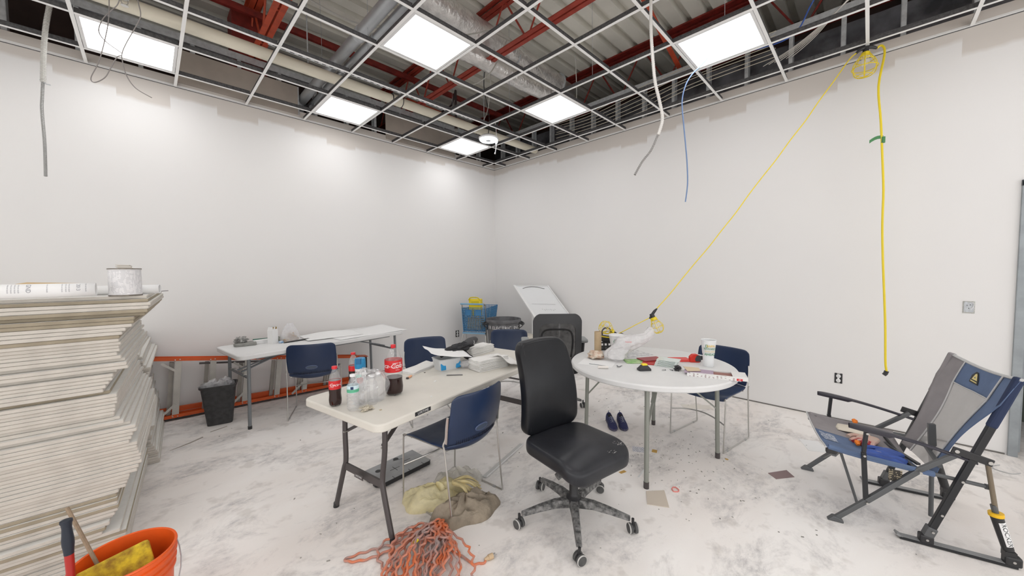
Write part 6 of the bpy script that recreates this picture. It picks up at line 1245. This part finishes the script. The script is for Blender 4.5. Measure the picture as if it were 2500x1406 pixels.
# dark lumps, screws, keys
b = blob(B(), (0, 0, 0.018), 0.035, 0.022, 0.018, 0.7, 15.5, 20, 12); o = obj('black_fitting', b, M_BLACK, None, (-1.985, -4.235, TZ), smooth=True); tag(o, 'small black fitting beside the clear acrylic panes', 'fitting')
for k, (x, y, rz, lab) in enumerate(((-2.06, -4.16, 0.9, 'dark screw nearest the black tool'), (-2.02, -4.20, -0.4, 'dark screw beside the black fitting'))):
    b = B(); b.lathe([(0.0005, -0.018), (0.002, -0.012), (0.002, 0.010), (0.0045, 0.014), (0.0, 0.015)], 8, M=Matrix.Rotation(pi / 2, 3, 'X'), c=(0, 0, 0.0045)); o = obj('screw', b, M_INK, None, (x, y, TZ), (0, 0, rz), smooth=True); tag(o, lab, 'screw')
t = thing('key_ring', 'small bunch of keys in front of the plastic bag', 'keys', (-2.215, -3.86, TZ), 0.5)
b = B(); b.tube([(0.012 * cos(a * pi / 8), 0.012 * sin(a * pi / 8), 0.003) for a in range(17)], 0.0015, 6); obj('ring', b, M_CHROME, t, smooth=True)
for a in (0.2, -0.5): 
    b = B(); b.box((0.035 * cos(a), 0.035 * sin(a), 0.002 + abs(a) * 0.004), (0.045, 0.007, 0.002), rz=a); b.lathe([(0.010, -0.001), (0.010, 0.001)], 10, c=(0.016 * cos(a), 0.016 * sin(a), 0.003)); obj('key', b, M_GREYS, t)
b = B(); b.tube([(0, -0.04, 0.012), (0, 0.04, 0.012)], 0.011, 12, radii=[0.010, 0.012]); o = obj('paper_twist', b, mat('cream_roll', (0.76, 0.72, 0.68), 0.8), None, (-2.33, -3.79, TZ), (0, 0, radians(35)), smooth=True); tag(o, 'small white rolled paper twist at the near left of the round table', 'paper roll')
b = B(); b.tube([(0, -0.07, 0.003), (0, 0.07, 0.003)], 0.0025, 6); o = obj('pencil', b, M_GREYS, None, (-2.27, -3.70, TZ), (0, 0, 0.2)); tag(o, 'thin grey rod beside the paper twist', 'rod')
# long flat carton with sanding sheets
t = thing('flat_carton', 'long open white carton of sanding sheets on the right edge of the round table', 'carton', (-1.94, -4.50, TZ), radians(-71))
b = B(); b.box((0.0, 0, 0.002), (0.36, 0.145, 0.004)); b.box((0.0, -0.071, 0.013), (0.36, 0.004, 0.026)); b.box((0.0, 0.071, 0.010), (0.36, 0.004, 0.020)); b.box((0.178, 0, 0.013), (0.004, 0.145, 0.026)); b.box((0.135, 0, 0.026), (0.09, 0.145, 0.002)); obj('tray', b, mat('carton_white', (0.76, 0.75, 0.74), 0.7), t)
b = B(); b.box((-0.03, -0.078, 0.010), (0.34, 0.014, 0.022)); fl_ = obj('side_flap', b, stripes_mat('carton_print', (0.76, 0.75, 0.74), (0.45, 0.38, 0.38), 40, 0.6, 0), t)
b = B(); b.box((0.13, -0.0855, 0.010), (0.035, 0.002, 0.014)); lg = obj('red_logo', b, M_REDP, t); b = B(); text_on(b, '3M', 0.012, lambda x, y: Vector((0.13 + x, -0.087, 0.010 + y))); obj('lettering', b, M_WINK, lg)
for k, (c_, lab) in enumerate((((0.34, 0.17, 0.15), 'brown sanding sheets in the open carton'), ((0.46, 0.36, 0.46), 'lilac sanding sheet sticking out of the carton'))):
    b = B(); b.box((0.01 - 0.13 * k, 0, 0), (0.22 - 0.03 * k, 0.125, 0.007)); o = obj('sanding_sheet', b, mat('sandpaper_%s' % 'ab'[k], c_, 0.95, 0, 0.1, 200), None, (-1.94, -4.50, TZ + 0.009 + 0.008 * k), (0, 0, radians(-71) - 0.05 * k)); tag(o, lab, 'sandpaper')
flat('cardboard_scrap', [(-2.05, -4.33), (-1.94, -4.26), (-1.90, -4.36), (-1.98, -4.40)], TZ + 0.025, 0.003, mat('manila', (0.66, 0.54, 0.38), 0.85), 'manila scrap at the near end of the sanding carton', 'cardboard')
# dark tool crate at the far side with a caged lamp and cords
t = thing('tool_crate', 'dark tool crate at the far edge of the round table behind the cardboard tube', 'crate', (-1.60, -3.47, TZ), radians(-45))
b = B(); b.box((0, 0, 0.006), (0.30, 0.17, 0.012))
for s in (-1, 1): b.box((0, s * 0.082, 0.04), (0.30, 0.006, 0.012)); b.box((0, s * 0.082, 0.075), (0.30, 0.006, 0.012)); b.box((s * 0.147, 0, 0.04), (0.006, 0.17, 0.012)); b.box((s * 0.147, 0, 0.075), (0.006, 0.17, 0.012))
for k in range(9): b.box((-0.147 + 0.294 * k / 8, -0.082, 0.04), (0.007, 0.007, 0.075)); b.box((-0.147 + 0.294 * k / 8, 0.082, 0.04), (0.007, 0.007, 0.075))
obj('crate_frame', b, M_BLACK, t)
b = B(); b.box((-0.02, 0.0, 0.08), (0.20, 0.10, 0.06), ry=0.15); b.box((0.05, 0.0, 0.12), (0.10, 0.07, 0.03), ry=-0.2); o = obj('black_tool', b, mat('tool_black', (0.035, 0.035, 0.038), 0.5, 0, 0.3, 20), None, (-1.60, -3.47, TZ + 0.01), (0, 0, radians(-45)), bevel=0.01); tag(o, 'dark power tool lying in the crate on the round table', 'tool')
LT = cage('caged_lamp', 'yellow caged work lamp lying on the dark tool crate', (-1.575, -3.45, TZ + 0.155), (-0.62, 0.50, 0.55), 0.07, 0.15)
cable('power_cord', [(-1.56, -3.46, 0.87), (-1.58, -3.40, 0.90), (-1.68, -3.36, 0.89), (-1.74, -3.42, 0.875), (-1.66, -3.50, 0.86), (-1.60, -3.50, 0.87), (-1.68, -3.40, 0.895), (-1.76, -3.38, 0.85), (-1.80, -3.42, 0.79), (-1.82, -3.46, 0.750)], 0.0050, M_YEL, 'loose loops of yellow cord on the dark tool crate', 'cord')
b = B(); b.tube([(0.045 * cos(a * pi / 12), 0, 0.045 + 0.045 * sin(a * pi / 12)) for a in range(15)], 0.007, 8); o = obj('dark_hook', b, M_BROWN, None, (-1.66, -3.43, TZ + 0.12), (0, 0, radians(-45)), smooth=True); tag(o, 'curved dark hook beside the lamp on the tool crate', 'hook')

# ================================================================ ON THE BACK TABLE
t = thing('grey_sander', 'grey dusty iron-shaped hand sander on the white table', 'tool', (-4.14, -0.50, TZ), radians(-5))
b = B(); b.prism([(-0.10, 0.0), (-0.085, -0.045), (-0.04, -0.06), (0.10, -0.055), (0.10, 0.055), (-0.04, 0.06), (-0.085, 0.045)], 0, 0.035); obj('base', b, mat('dust_grey', (0.30, 0.30, 0.28), 0.8, 0, 0.2, 30), t, bevel=0.008)
b = blob(B(), (-0.035, 0, 0.06), 0.055, 0.045, 0.035, 0.7, 2.9, 22, 12); obj('motor_housing', b, mat('dust_mottled', (0.42, 0.41, 0.39), 0.85, 0, 0, 40, col2=(0.12, 0.12, 0.12)), t, smooth=True)
b = B(); b.tube([(0.05, 0.08, 0.04), (0.25, 0.08, 0.04)], 0.016, 8, radii=[0.02, 0.015]); o = obj('green_tool', b, mat('green_rubber', (0.03, 0.16, 0.11), 0.6, 0, 0.5, 30), None, (-4.10, -0.46, TZ - 0.018), smooth=True); tag(o, 'green handled tool lying behind the grey sander', 'tool')
b = B(); b.box((0, 0, 0.02), (0.17, 0.06, 0.04)); o = obj('white_box', b, M_PAPER, None, (-3.98, -0.475, TZ), (0, 0, 0.1), bevel=0.003); tag(o, 'low white box between the sander and the white carton', 'box')
t = thing('drink_carton', 'white paper bag standing open with tan torn top on the white table', 'carton', (-3.90, -0.585, TZ), radians(40))
b = B(); ring = [(-0.04, -0.03), (0.04, -0.03), (0.04, 0.03), (-0.04, 0.03)]; b.add([(x, y, 0) for x, y in ring] + [(x, y, 0.145) for x, y in ring] + [(x * 0.72, y * 0.85, 0.185) for x, y in ring], [(0, 1, 5, 4), (1, 2, 6, 5), (2, 3, 7, 6), (3, 0, 4, 7), (4, 5, 9, 8), (5, 6, 10, 9), (6, 7, 11, 10), (7, 4, 8, 11), (3, 2, 1, 0)]); obj('carton_body', b, M_PAPER, t, solid=0.001)
b = B(); b.add([(-0.030, -0.0285, 0.160), (-0.010, -0.028, 0.182), (-0.030, -0.026, 0.186), (0.0, -0.0285, 0.160), (0.030, -0.0285, 0.160), (0.027, -0.026, 0.182), (0.013, -0.026, 0.186)], [(0, 1, 2), (3, 4, 5, 6)]); obj('torn_top', b, mat('brown_tear', (0.30, 0.19, 0.06), 0.8), t, solid=0.002)
t = thing('snack_pouch', 'clear bag of tan nuts on the white table', 'bag', (-3.735, -0.55, TZ), radians(20))
rn = random.Random(3); b = B()
for k in range(150):
    x, y = rn.uniform(-0.10, 0.10), rn.uniform(-0.04, 0.04); zt = 0.11 - abs(x - 0.02) * 1.1 if x > -0.03 else 0.03; z = rn.uniform(0.004, max(0.012, zt)); a = rn.uniform(0, pi)
    b.tube([Vector((x, y, z)) + Vector((cos(a), sin(a), rn.uniform(-.5, .5))) * -0.006, Vector((x, y, z)) + Vector((cos(a), sin(a), rn.uniform(-.5, .5))) * 0.006], 0.0042, 5)
obj('nuts', b, mat('nut_tan', (0.62, 0.47, 0.30), 0.7, 0, 0, 60, col2=(0.35, 0.22, 0.12)), t)['kind'] = 'stuff'
def pouch(u, v): a = u * 2 * pi; r = 1 - 0.75 * v ** 2.2; return Vector((0.115 * cos(a) * r + 0.01, 0.055 * sin(a) * (1 - v), 0.002 + 0.20 * v + 0.012 * noise.noise((cos(a) * 3, sin(a) * 3, v * 5))))
b = B(); b.grid(pouch, 28, 14); obj('clear_film', b, M_FILM, t, smooth=True)
b = B(); b.box((0, 0, 0.012), (0.045, 0.030, 0.024), rz=0.4); o = obj('blue_wrapper', b, mat('blue_wrapper', (0.12, 0.30, 0.55), 0.4, 0, 0, 40, col2=(0.6, 0.65, 0.7)), None, (-3.835, -0.635, TZ), bevel=0.006); tag(o, 'small blue and white wrapper in front of the nut bag', 'wrapper')
b = blob(B(), (0, 0, 0.03), 0.05, 0.04, 0.03, 0.6, 18.1, 20, 12); o = obj('foil_wrapper', b, mat('foil_mottle', (0.55, 0.56, 0.52), 0.5, 0.2, 0, 50, col2=(0.15, 0.17, 0.14)), None, (-3.825, -0.52, TZ), smooth=True); tag(o, 'crumpled grey-green wrapper beside the white paper carton', 'wrapper')
b = B(); b.prism([(-0.16, -0.01), (0.14, -0.022), (0.17, 0.0), (0.14, 0.03), (-0.05, 0.02)], 0, 0.012); o = obj('black_tray', b, M_BLACK, None, (-3.67, -0.64, TZ), (0, 0, radians(12)), bevel=0.004); tag(o, 'flat black tray edge beside the nut bag', 'tray')
def drape(name, x0, y0, rz, w, d, z, f, label):
    b = B(); b.grid(lambda u, v: Vector(((u - .5) * w, (v - .5) * d, f(u, v))), 24, 14); o = obj(name, b, M_PAPER, None, (x0, y0, z), (0, 0, rz), smooth=True, solid=0.0012); return tag(o, label, 'plan sheet')
drape('plan_sheet', -2.90, -0.60, radians(7), 0.92, 0.62, TZ, lambda u, v: 0.003 + 0.05 * max(0, u - 0.70) ** 1.2 * max(0, v - .3) * 3 + 0.002 * sin(u * 9), 'large white plan sheet curling up at the right end of the white table')
drape('plan_sheet', -3.28, -0.58, radians(-3), 0.62, 0.40, TZ + 0.006, lambda u, v: 0.003 + 0.028 * abs(sin(u * 3.0)) * v, 'wavy smaller plan sheet on top of the large one')

# ================================================================ FLOOR CLUTTER
# grey plank-like plastic panel
t = thing('plastic_board', 'dusty black plastic board with round holes under the cream table', 'board', (-3.56, -2.74, 0.004), radians(4.5))
def holed_slab(b, w, d, h, cut): b.prism(cut, 0, h)
poly = [(-0.215, -0.10), (-0.19, -0.13), (0.21, -0.13), (0.225, -0.115), (0.225, 0.13), (-0.05, 0.13), (-0.215, 0.13), (-0.225, 0.09), (-0.225, 0.0), (-0.20, -0.01), (-0.20, -0.04), (-0.225, -0.05), (-0.225, -0.085)]
b = B(); b.prism(poly, 0, 0.030); obj('board_body', b, M_BLACK, t, bevel=0.003)
b = B(); b.prism([(x * 0.985, y * 0.975) for x, y in poly], 0.030, 0.0312); obj('dusty_face', b, mat('dusty_grey_face', (0.36, 0.365, 0.37), 0.85, 0, 0.25, 6), t)
for (x, y) in ((-0.13, 0.045), (0.05, 0.098)):
    b = B(); b.lathe([(0.0, 0), (0.021, 0), (0.021, 0.0008), (0.0, 0.0008)], 20, c=(x, y, 0.0313), closed=True); obj('hole', b, M_INK, t)
b = B()
for p, q in (((-0.07, -0.02), (0.01, -0.02)), ((-0.03, -0.055), (-0.03, 0.015)), ((0.06, 0.02), (0.13, 0.02)), ((0.02, 0.09), (0.10, 0.06)), ((-0.10, -0.13), (-0.10, -0.10)), ((0.03, -0.13), (0.03, -0.105)), ((0.15, -0.13), (0.15, -0.10))): b.bar((*p, 0.0318), (*q, 0.0318), 0.004, 0.001)
obj('groove', b, M_INK, t)
# yellow-white trash bag heap
M_YB = film_mat('yellow_bag_film', (0.98, 0.90, 0.58), 0.80, 0.25, 0.5, 0.15, 0.5); M_TB = mat('tan_dust_bag', (0.32, 0.265, 0.20), 0.7, 0, 0.35, 14, 0.5, 60); M_MILK = film_mat('milky_film', (0.88, 0.86, 0.80), 0.55, 0.25, 0.5, 0.12, 0.5)
t = thing('trash_bag', 'crumpled translucent yellow and brown trash bag under the near navy chair', 'bag', (-3.50, -3.38, 0), 0)
def heap(b, c, rx, ry, h, amp, seed, rz=0, n=40, m_=16):
    def f(u, v):
        a = u * 2 * pi; r = 1 - v; w = 1 + amp * noise.noise((cos(a) * 1.4 + seed, sin(a) * 1.4, 0)) ; x = cos(a) * rx * (1 - v ** 1.6) * w; y = sin(a) * ry * (1 - v ** 1.6) * w
        z = h * (1 - (1 - v) ** 2.2) * (1 + 0.5 * noise.noise((cos(a) * 2.2, sin(a) * 2.2 + seed, v * 2.5))) + 0.014 * noise.noise((a * 5 + seed, v * 8, 1)) * min(1, v * 6) + 0.010 * sin(a * 13 + seed + 3 * noise.noise((a, v * 3, 0))) * min(1, v * 4) * (1 - v)
        c_, s_ = cos(rz), sin(rz); return Vector((c[0] + x * c_ - y * s_, c[1] + x * s_ + y * c_, max(0.001, z)))
    b.grid(f, n, m_); return b
obj('yellow_part', heap(B(), (-0.05, 0.12, 0), 0.22, 0.13, 0.10, 0.3, 3.3, radians(-30)), M_YB, t, smooth=True, crease=80)
obj('brown_part', heap(B(), (0.00, -0.13, 0), 0.21, 0.12, 0.11, 0.3, 7.7, radians(-8)), M_TB, t, smooth=True, crease=80)
obj('milky_part', heap(B(), (0.16, 0.17, 0), 0.17, 0.10, 0.09, 0.3, 1.7, radians(-20)), M_MILK, t, smooth=True, crease=80)
b = B()
for k in range(9):
    a = -0.3 + k * 0.22; b.tube([(0.02, 0.02, 0.13), (0.02 + 0.10 * cos(a - 1.2), 0.02 + 0.10 * sin(a - 1.2), 0.135 - 0.01 * (k % 3)), (0.02 + 0.19 * cos(a - 1.2), 0.02 + 0.17 * sin(a - 1.2), 0.06)], 0.012, 7, smooth=4, radii=[0.018, 0.011, 0.004])
obj('gathered_folds', b, mat('yellow_brown_fold', (0.70, 0.58, 0.30), 0.5, 0, 0.35, 16), t, smooth=True)
# tangled orange extension cord: one long wavy line
t = thing('extension_cord', 'tangled dusty orange extension cord heaped on the floor below the cream table', 'cord', (0, 0, 0))
rc = random.Random(21); M_OC = mat('dusty_orange_cord', (0.70, 0.19, 0.075), 0.6, 0, 0, 11, col2=(0.38, 0.30, 0.29))
key = [(-3.70, -3.88), (-3.74, -3.80)]
cx0, cy0 = -3.855, -3.60
pts = [(-3.655, -3.882, 0.007), (-3.72, -3.84, 0.007)]
RV = Vector((0.704, -0.710, 0)); A0 = Vector((-3.735, -3.475, 0)); B0 = Vector((-4.02, -3.79, 0))
for k in range(17):
    la, lb_ = rc.uniform(-0.07, 0.08), (-0.19 + 0.38 * ((k * 7) % 17) / 16) + rc.uniform(-.03, .03); dn = rc.uniform(-0.05, 0.09); zz = 0.010 + 0.040 * k / 17
    a_ = A0 + RV * la + Vector((rc.uniform(-.05, .03), rc.uniform(-.05, .03), 0)); c_ = B0 + RV * lb_ + Vector((0.7, 0.7, 0)) * -dn
    cut = rc.choice((1.0, 1.0, 0.75, 0.55)); c_ = a_.lerp(c_, cut); w_ = rc.choice((-1, 1)) * rc.uniform(0.03, 0.085)
    m1 = a_.lerp(c_, 0.30) + RV * (lb_ * 0.40 + rc.uniform(-.03, .03)); m2 = a_.lerp(c_, 0.68) + RV * (lb_ * 0.30 + rc.uniform(-.03, .03))
    pts += [(a_.x, a_.y, zz + 0.012), (m1.x, m1.y, zz + 0.022), (m2.x, m2.y, zz + 0.008), (c_.x, c_.y, 0.010), (c_.x + RV.x * w_ - 0.015, c_.y + RV.y * w_ - 0.015, 0.010)]
    n1 = m2 + RV * w_ * 1.3; n2 = m1 + RV * (w_ + rc.uniform(-.03, .03)); pts += [(n1.x, n1.y, zz + 0.004), (n2.x, n2.y, zz + 0.018)]
pts += [(-3.95, -3.45, 0.02), (-4.02, -3.40, 0.01), (-4.10, -3.365, 0.008), (-4.165, -3.35, 0.008), (-4.17, -3.37, 0.008), (-4.11, -3.42, 0.008), (-4.03, -3.45, 0.009), (-3.96, -3.47, 0.02)]
P1, _ = catmull([Vector(p) for p in pts], 9); out = []; dist = 0
for i, p in enumerate(P1):
    tdir = (P1[min(i + 1, len(P1) - 1)] - P1[max(i - 1, 0)]); tdir.z = 0
    if tdir.length > 1e-6: tdir.normalize()
    side_ = Vector((-tdir.y, tdir.x, 0)); dist += (P1[i] - P1[i - 1]).length if i else 0
    out.append(p + side_ * (0.0075 + 0.003 * sin(dist * 3.1)) * sin(dist * 2 * pi / 0.066 + 1.8 * sin(dist * 5.3)))
b = B(); b.tube(out, 0.0062, 7); obj('cord_line', b, M_OC, t, smooth=True)
b = B(); b.tube([(-3.662, -3.880, 0.009), (-3.640, -3.886, 0.012)], 0.011, 10, radii=[0.007, 0.012]); b.tube([(-3.640, -3.886, 0.012), (-3.615, -3.893, 0.013)], 0.014, 12); pl = obj('plug', b, mat('amber_plug', (0.58, 0.42, 0.26), 0.35), t, smooth=True)
b = B(); b.bar((-3.617, -3.886, 0.016), (-3.598, -3.892, 0.016), 0.002, 0.006); b.bar((-3.617, -3.899, 0.016), (-3.598, -3.905, 0.016), 0.002, 0.006); b.tube([(-3.616, -3.893, 0.008), (-3.597, -3.898, 0.008)], 0.0022, 6); obj('prong', b, M_CHROME, pl)
b = B(); b.tube([(-3.905, -3.565, 0.052), (-3.865, -3.560, 0.060)], 0.0085, 10); obj('yellow_tape', b, mat('tape_yellow', (0.85, 0.70, 0.02), 0.4), t, smooth=True)
# shoes
def shoe(loc, rz, label):
    t = thing('shoe', label, 'shoe', loc, rz, 'navy trainers'); M1 = mat('navy_mesh', (0.030, 0.035, 0.12), 0.8, 0, 0.3, 40, 0.3, 120); M2 = mat('dark_sole', (0.09, 0.085, 0.13), 0.7)
    def outline(v): return [(0.034, -0.13), (0.036, -0.06), (0.030, 0.0), (0.042, 0.07), (0.040, 0.11), (0.022, 0.138)][v]
    ys = [-0.135, -0.12, -0.07, -0.01, 0.05, 0.10, 0.13, 0.142]; ws = [0.012, 0.030, 0.033, 0.032, 0.040, 0.038, 0.022, 0.006]; hs = [0.068, 0.082, 0.075, 0.078, 0.058, 0.042, 0.032, 0.020]
    def up_(u, v):
        q = v * 7; i = min(int(q), 6); f = q - i; y = ys[i] * (1 - f) + ys[i + 1] * f; w = ws[i] * (1 - f) + ws[i + 1] * f; h = hs[i] * (1 - f) + hs[i + 1] * f
        a = u * pi; x = cos(a) * w * (1.0 if sin(a) < 0.5 else 1.0); z = 0.018 + (h - 0.018) * sin(a) ** 0.75
        if -0.11 < y < -0.02 and sin(a) > 0.80: z -= 0.022 * min(1, (sin(a) - 0.80) / 0.12)
        return Vector((x, y, z))
    b = B(); b.grid(up_, 18, 28); obj('upper', b, M1, t, smooth=True, solid=0.002)
    b = B(); ring = [(cos(k * pi / 12) * 0.0, 0) for k in range(1)]; pl_ = [(w * 1.08, y) for w, y in zip(ws, ys)] + [(-w * 1.08, y) for w, y in reversed(list(zip(ws, ys)))]; b.prism(pl_, 0, 0.022); obj('sole', b, M2, t, bevel=0.004)
    b = B(); b.lathe([(0.0, 0), (1, 0), (1, 0.001), (0, 0.001)], 18, c=(0, -0.068, 0.068), M=Matrix.Diagonal((0.019, 0.040, 1)), closed=True); obj('opening', b, mat('shoe_inside', (0.006, 0.006, 0.014), 0.9), t)
    b = B()
    for k in range(4): y = -0.012 + k * 0.022; z = 0.079 - k * 0.007; b.tube([(-0.022, y, z - 0.010), (0, y + 0.004, z + 0.002), (0.022, y, z - 0.010)], 0.003, 6, smooth=4)
    b.tube([(0, -0.02, 0.082), (0, 0.06, 0.062)], 0.004, 6); obj('lace', b, mat('grey_lace', (0.20, 0.21, 0.28), 0.7), t, smooth=True)
    b = B(); b.tube([(0, -0.135, 0.070), (0, -0.142, 0.088), (0, -0.132, 0.092)], 0.004, 6); obj('heel_tab', b, MATS['grey_lace'], t)
    return t
shoe((-1.70, -3.51, 0), radians(131), 'left navy trainer on the floor beyond the swivel chair seat')
shoe((-1.625, -3.585, 0), radians(128), 'right navy trainer beside its pair under the round table')
# flat metal track piece
t = thing('metal_track', 'long white metal trim strip on the floor under the cream table', 'trim strip', (-2.88, -3.225, 0.0), atan2(-0.148, -0.557))
b = B(); b.box((0, 0, 0.008), (0.58, 0.038, 0.003)); b.box((0, 0.018, 0.014), (0.58, 0.003, 0.014)); b.box((0.30, -0.03, 0.010), (0.05, 0.03, 0.003), rz=0.7); obj('strip', b, mat('pale_strip', (0.66, 0.66, 0.65), 0.5), t)
def litter(name, pts, m_, label, cat, h=0.0015): return flat(name, pts, 0.0005, h, m_, label, cat)
litter('tile_offcut', [(-2.496, -4.222), (-2.40, -4.308), (-2.559, -4.403), (-2.625, -4.288)], mat('beige_card', (0.60, 0.53, 0.45), 0.9), 'beige square offcut on the floor beside the round table front leg', 'offcut', 0.004)
litter('sandpaper', [(-1.65, -4.774), (-1.507, -4.866), (-1.58, -4.923), (-1.704, -4.832)], mat('mauve_sandpaper', (0.28, 0.20, 0.20), 0.95), 'mauve sandpaper square on the floor left of the camp chair', 'sandpaper', 0.002)
litter('paper_sheet', rect_at(-0.88, -4.97, 0.22, 0.14, 0.4), M_PAPER, 'white sheet on the floor just behind the camp chair front', 'paper')
litter('paper_sheet', rect_at(-0.62, -3.95, 0.30, 0.12, -0.9), mat('cream_sheet', (0.74, 0.70, 0.64), 0.9), 'cream sheet on the floor behind the right navy chair', 'paper')
litter('card', rect_at(-1.97, -3.93, 0.09, 0.12, 0.5), stripes_mat('card_print', (0.62, 0.62, 0.66), (0.3, 0.3, 0.35), 70, 0.6, 1), 'printed card on the floor behind the round table front leg', 'card')
litter('wrapper', rect_at(-1.91, -4.03, 0.05, 0.04, 0.3), mat('amber_bit', (0.55, 0.33, 0.08), 0.7), 'small amber wrapper beside the printed card', 'wrapper')
litter('wrapper', rect_at(-2.385, -3.99, 0.055, 0.025, -0.3), MATS['amber_bit'], 'amber wrapper on the floor right of the swivel chair', 'wrapper')
litter('wood_chip', rect_at(-1.64, -4.50, 0.02, 0.02, -0.3), MATS['amber_bit'], 'tiny amber chip near the right leg of the round table', 'wood chip')
b = B(); b.tube([(0.028 * cos(a * pi / 5) * (1 + .2 * sin(a * 2)), 0.022 * sin(a * pi / 5), 0.004) for a in range(11)], 0.004, 6); o = obj('red_ring', b, mat('pinkish_red', (0.75, 0.25, 0.22), 0.6), None, (-2.34, -4.36, 0), (0, 0, 0.4)); tag(o, 'small pinkish red ring wrapper on the floor', 'wrapper')
litter('splinter', [(-4.775, -1.045), (-4.65, -0.975), (-4.55, -0.905), (-4.545, -0.92), (-4.64, -0.99)], mat('pale_wood', (0.40, 0.36, 0.32), 0.9), 'long pale splinter on the floor in front of the black bin', 'splinter', 0.004)
litter('splinter', rect_at(-4.42, -0.80, 0.14, 0.008, 0.35), MATS['pale_wood'], 'thin splinter between the black bin and the table leg', 'splinter', 0.004)
litter('splinter', rect_at(-2.30, -4.10, 0.14, 0.012, 0.1), mat('white_strip', (0.72, 0.72, 0.72), 0.8), 'thin white strip on the floor beside the front table leg', 'strip', 0.003)
rl_ = random.Random(8); b = B()
for k in range(130):
    x, y = rl_.uniform(-4.6, -0.4), rl_.uniform(-5.6, -0.6)
    if x < -4.7 + 0.1: continue
    s_ = rl_.uniform(0.002, 0.008); b.box((x, y, s_ * 0.2), (s_ * rl_.uniform(1, 2.5), s_, s_ * 0.4), rz=rl_.uniform(0, 3))
for k in range(130):
    x, y = -1.95 + rl_.gauss(0, 0.35), -4.25 + rl_.gauss(0, 0.30); s_ = rl_.uniform(0.002, 0.007); b.box((x, y, s_ * 0.2), (s_ * rl_.uniform(1, 2.5), s_, s_ * 0.4), rz=rl_.uniform(0, 3))
o = obj('floor_crumbs', b, mat('crumb_grey', (0.42, 0.40, 0.37), 0.9, 0, 0.5, 5)); tag(o, 'scattered plaster crumbs and grit over the floor', 'debris'); o['kind'] = 'stuff'
b = B(); b.tube([(-0.30, -6.02, 0.004), (-0.36, -5.98, 0.004), (-0.42, -5.98, 0.004), (-0.44, -6.05, 0.004), (-0.38, -6.10, 0.004)], 0.003, 6, smooth=5); o = obj('grey_wire', b, mat('pale_wire', (0.45, 0.45, 0.45), 0.5)); tag(o, 'pale curl of wire on the floor beside the door frame', 'wire')
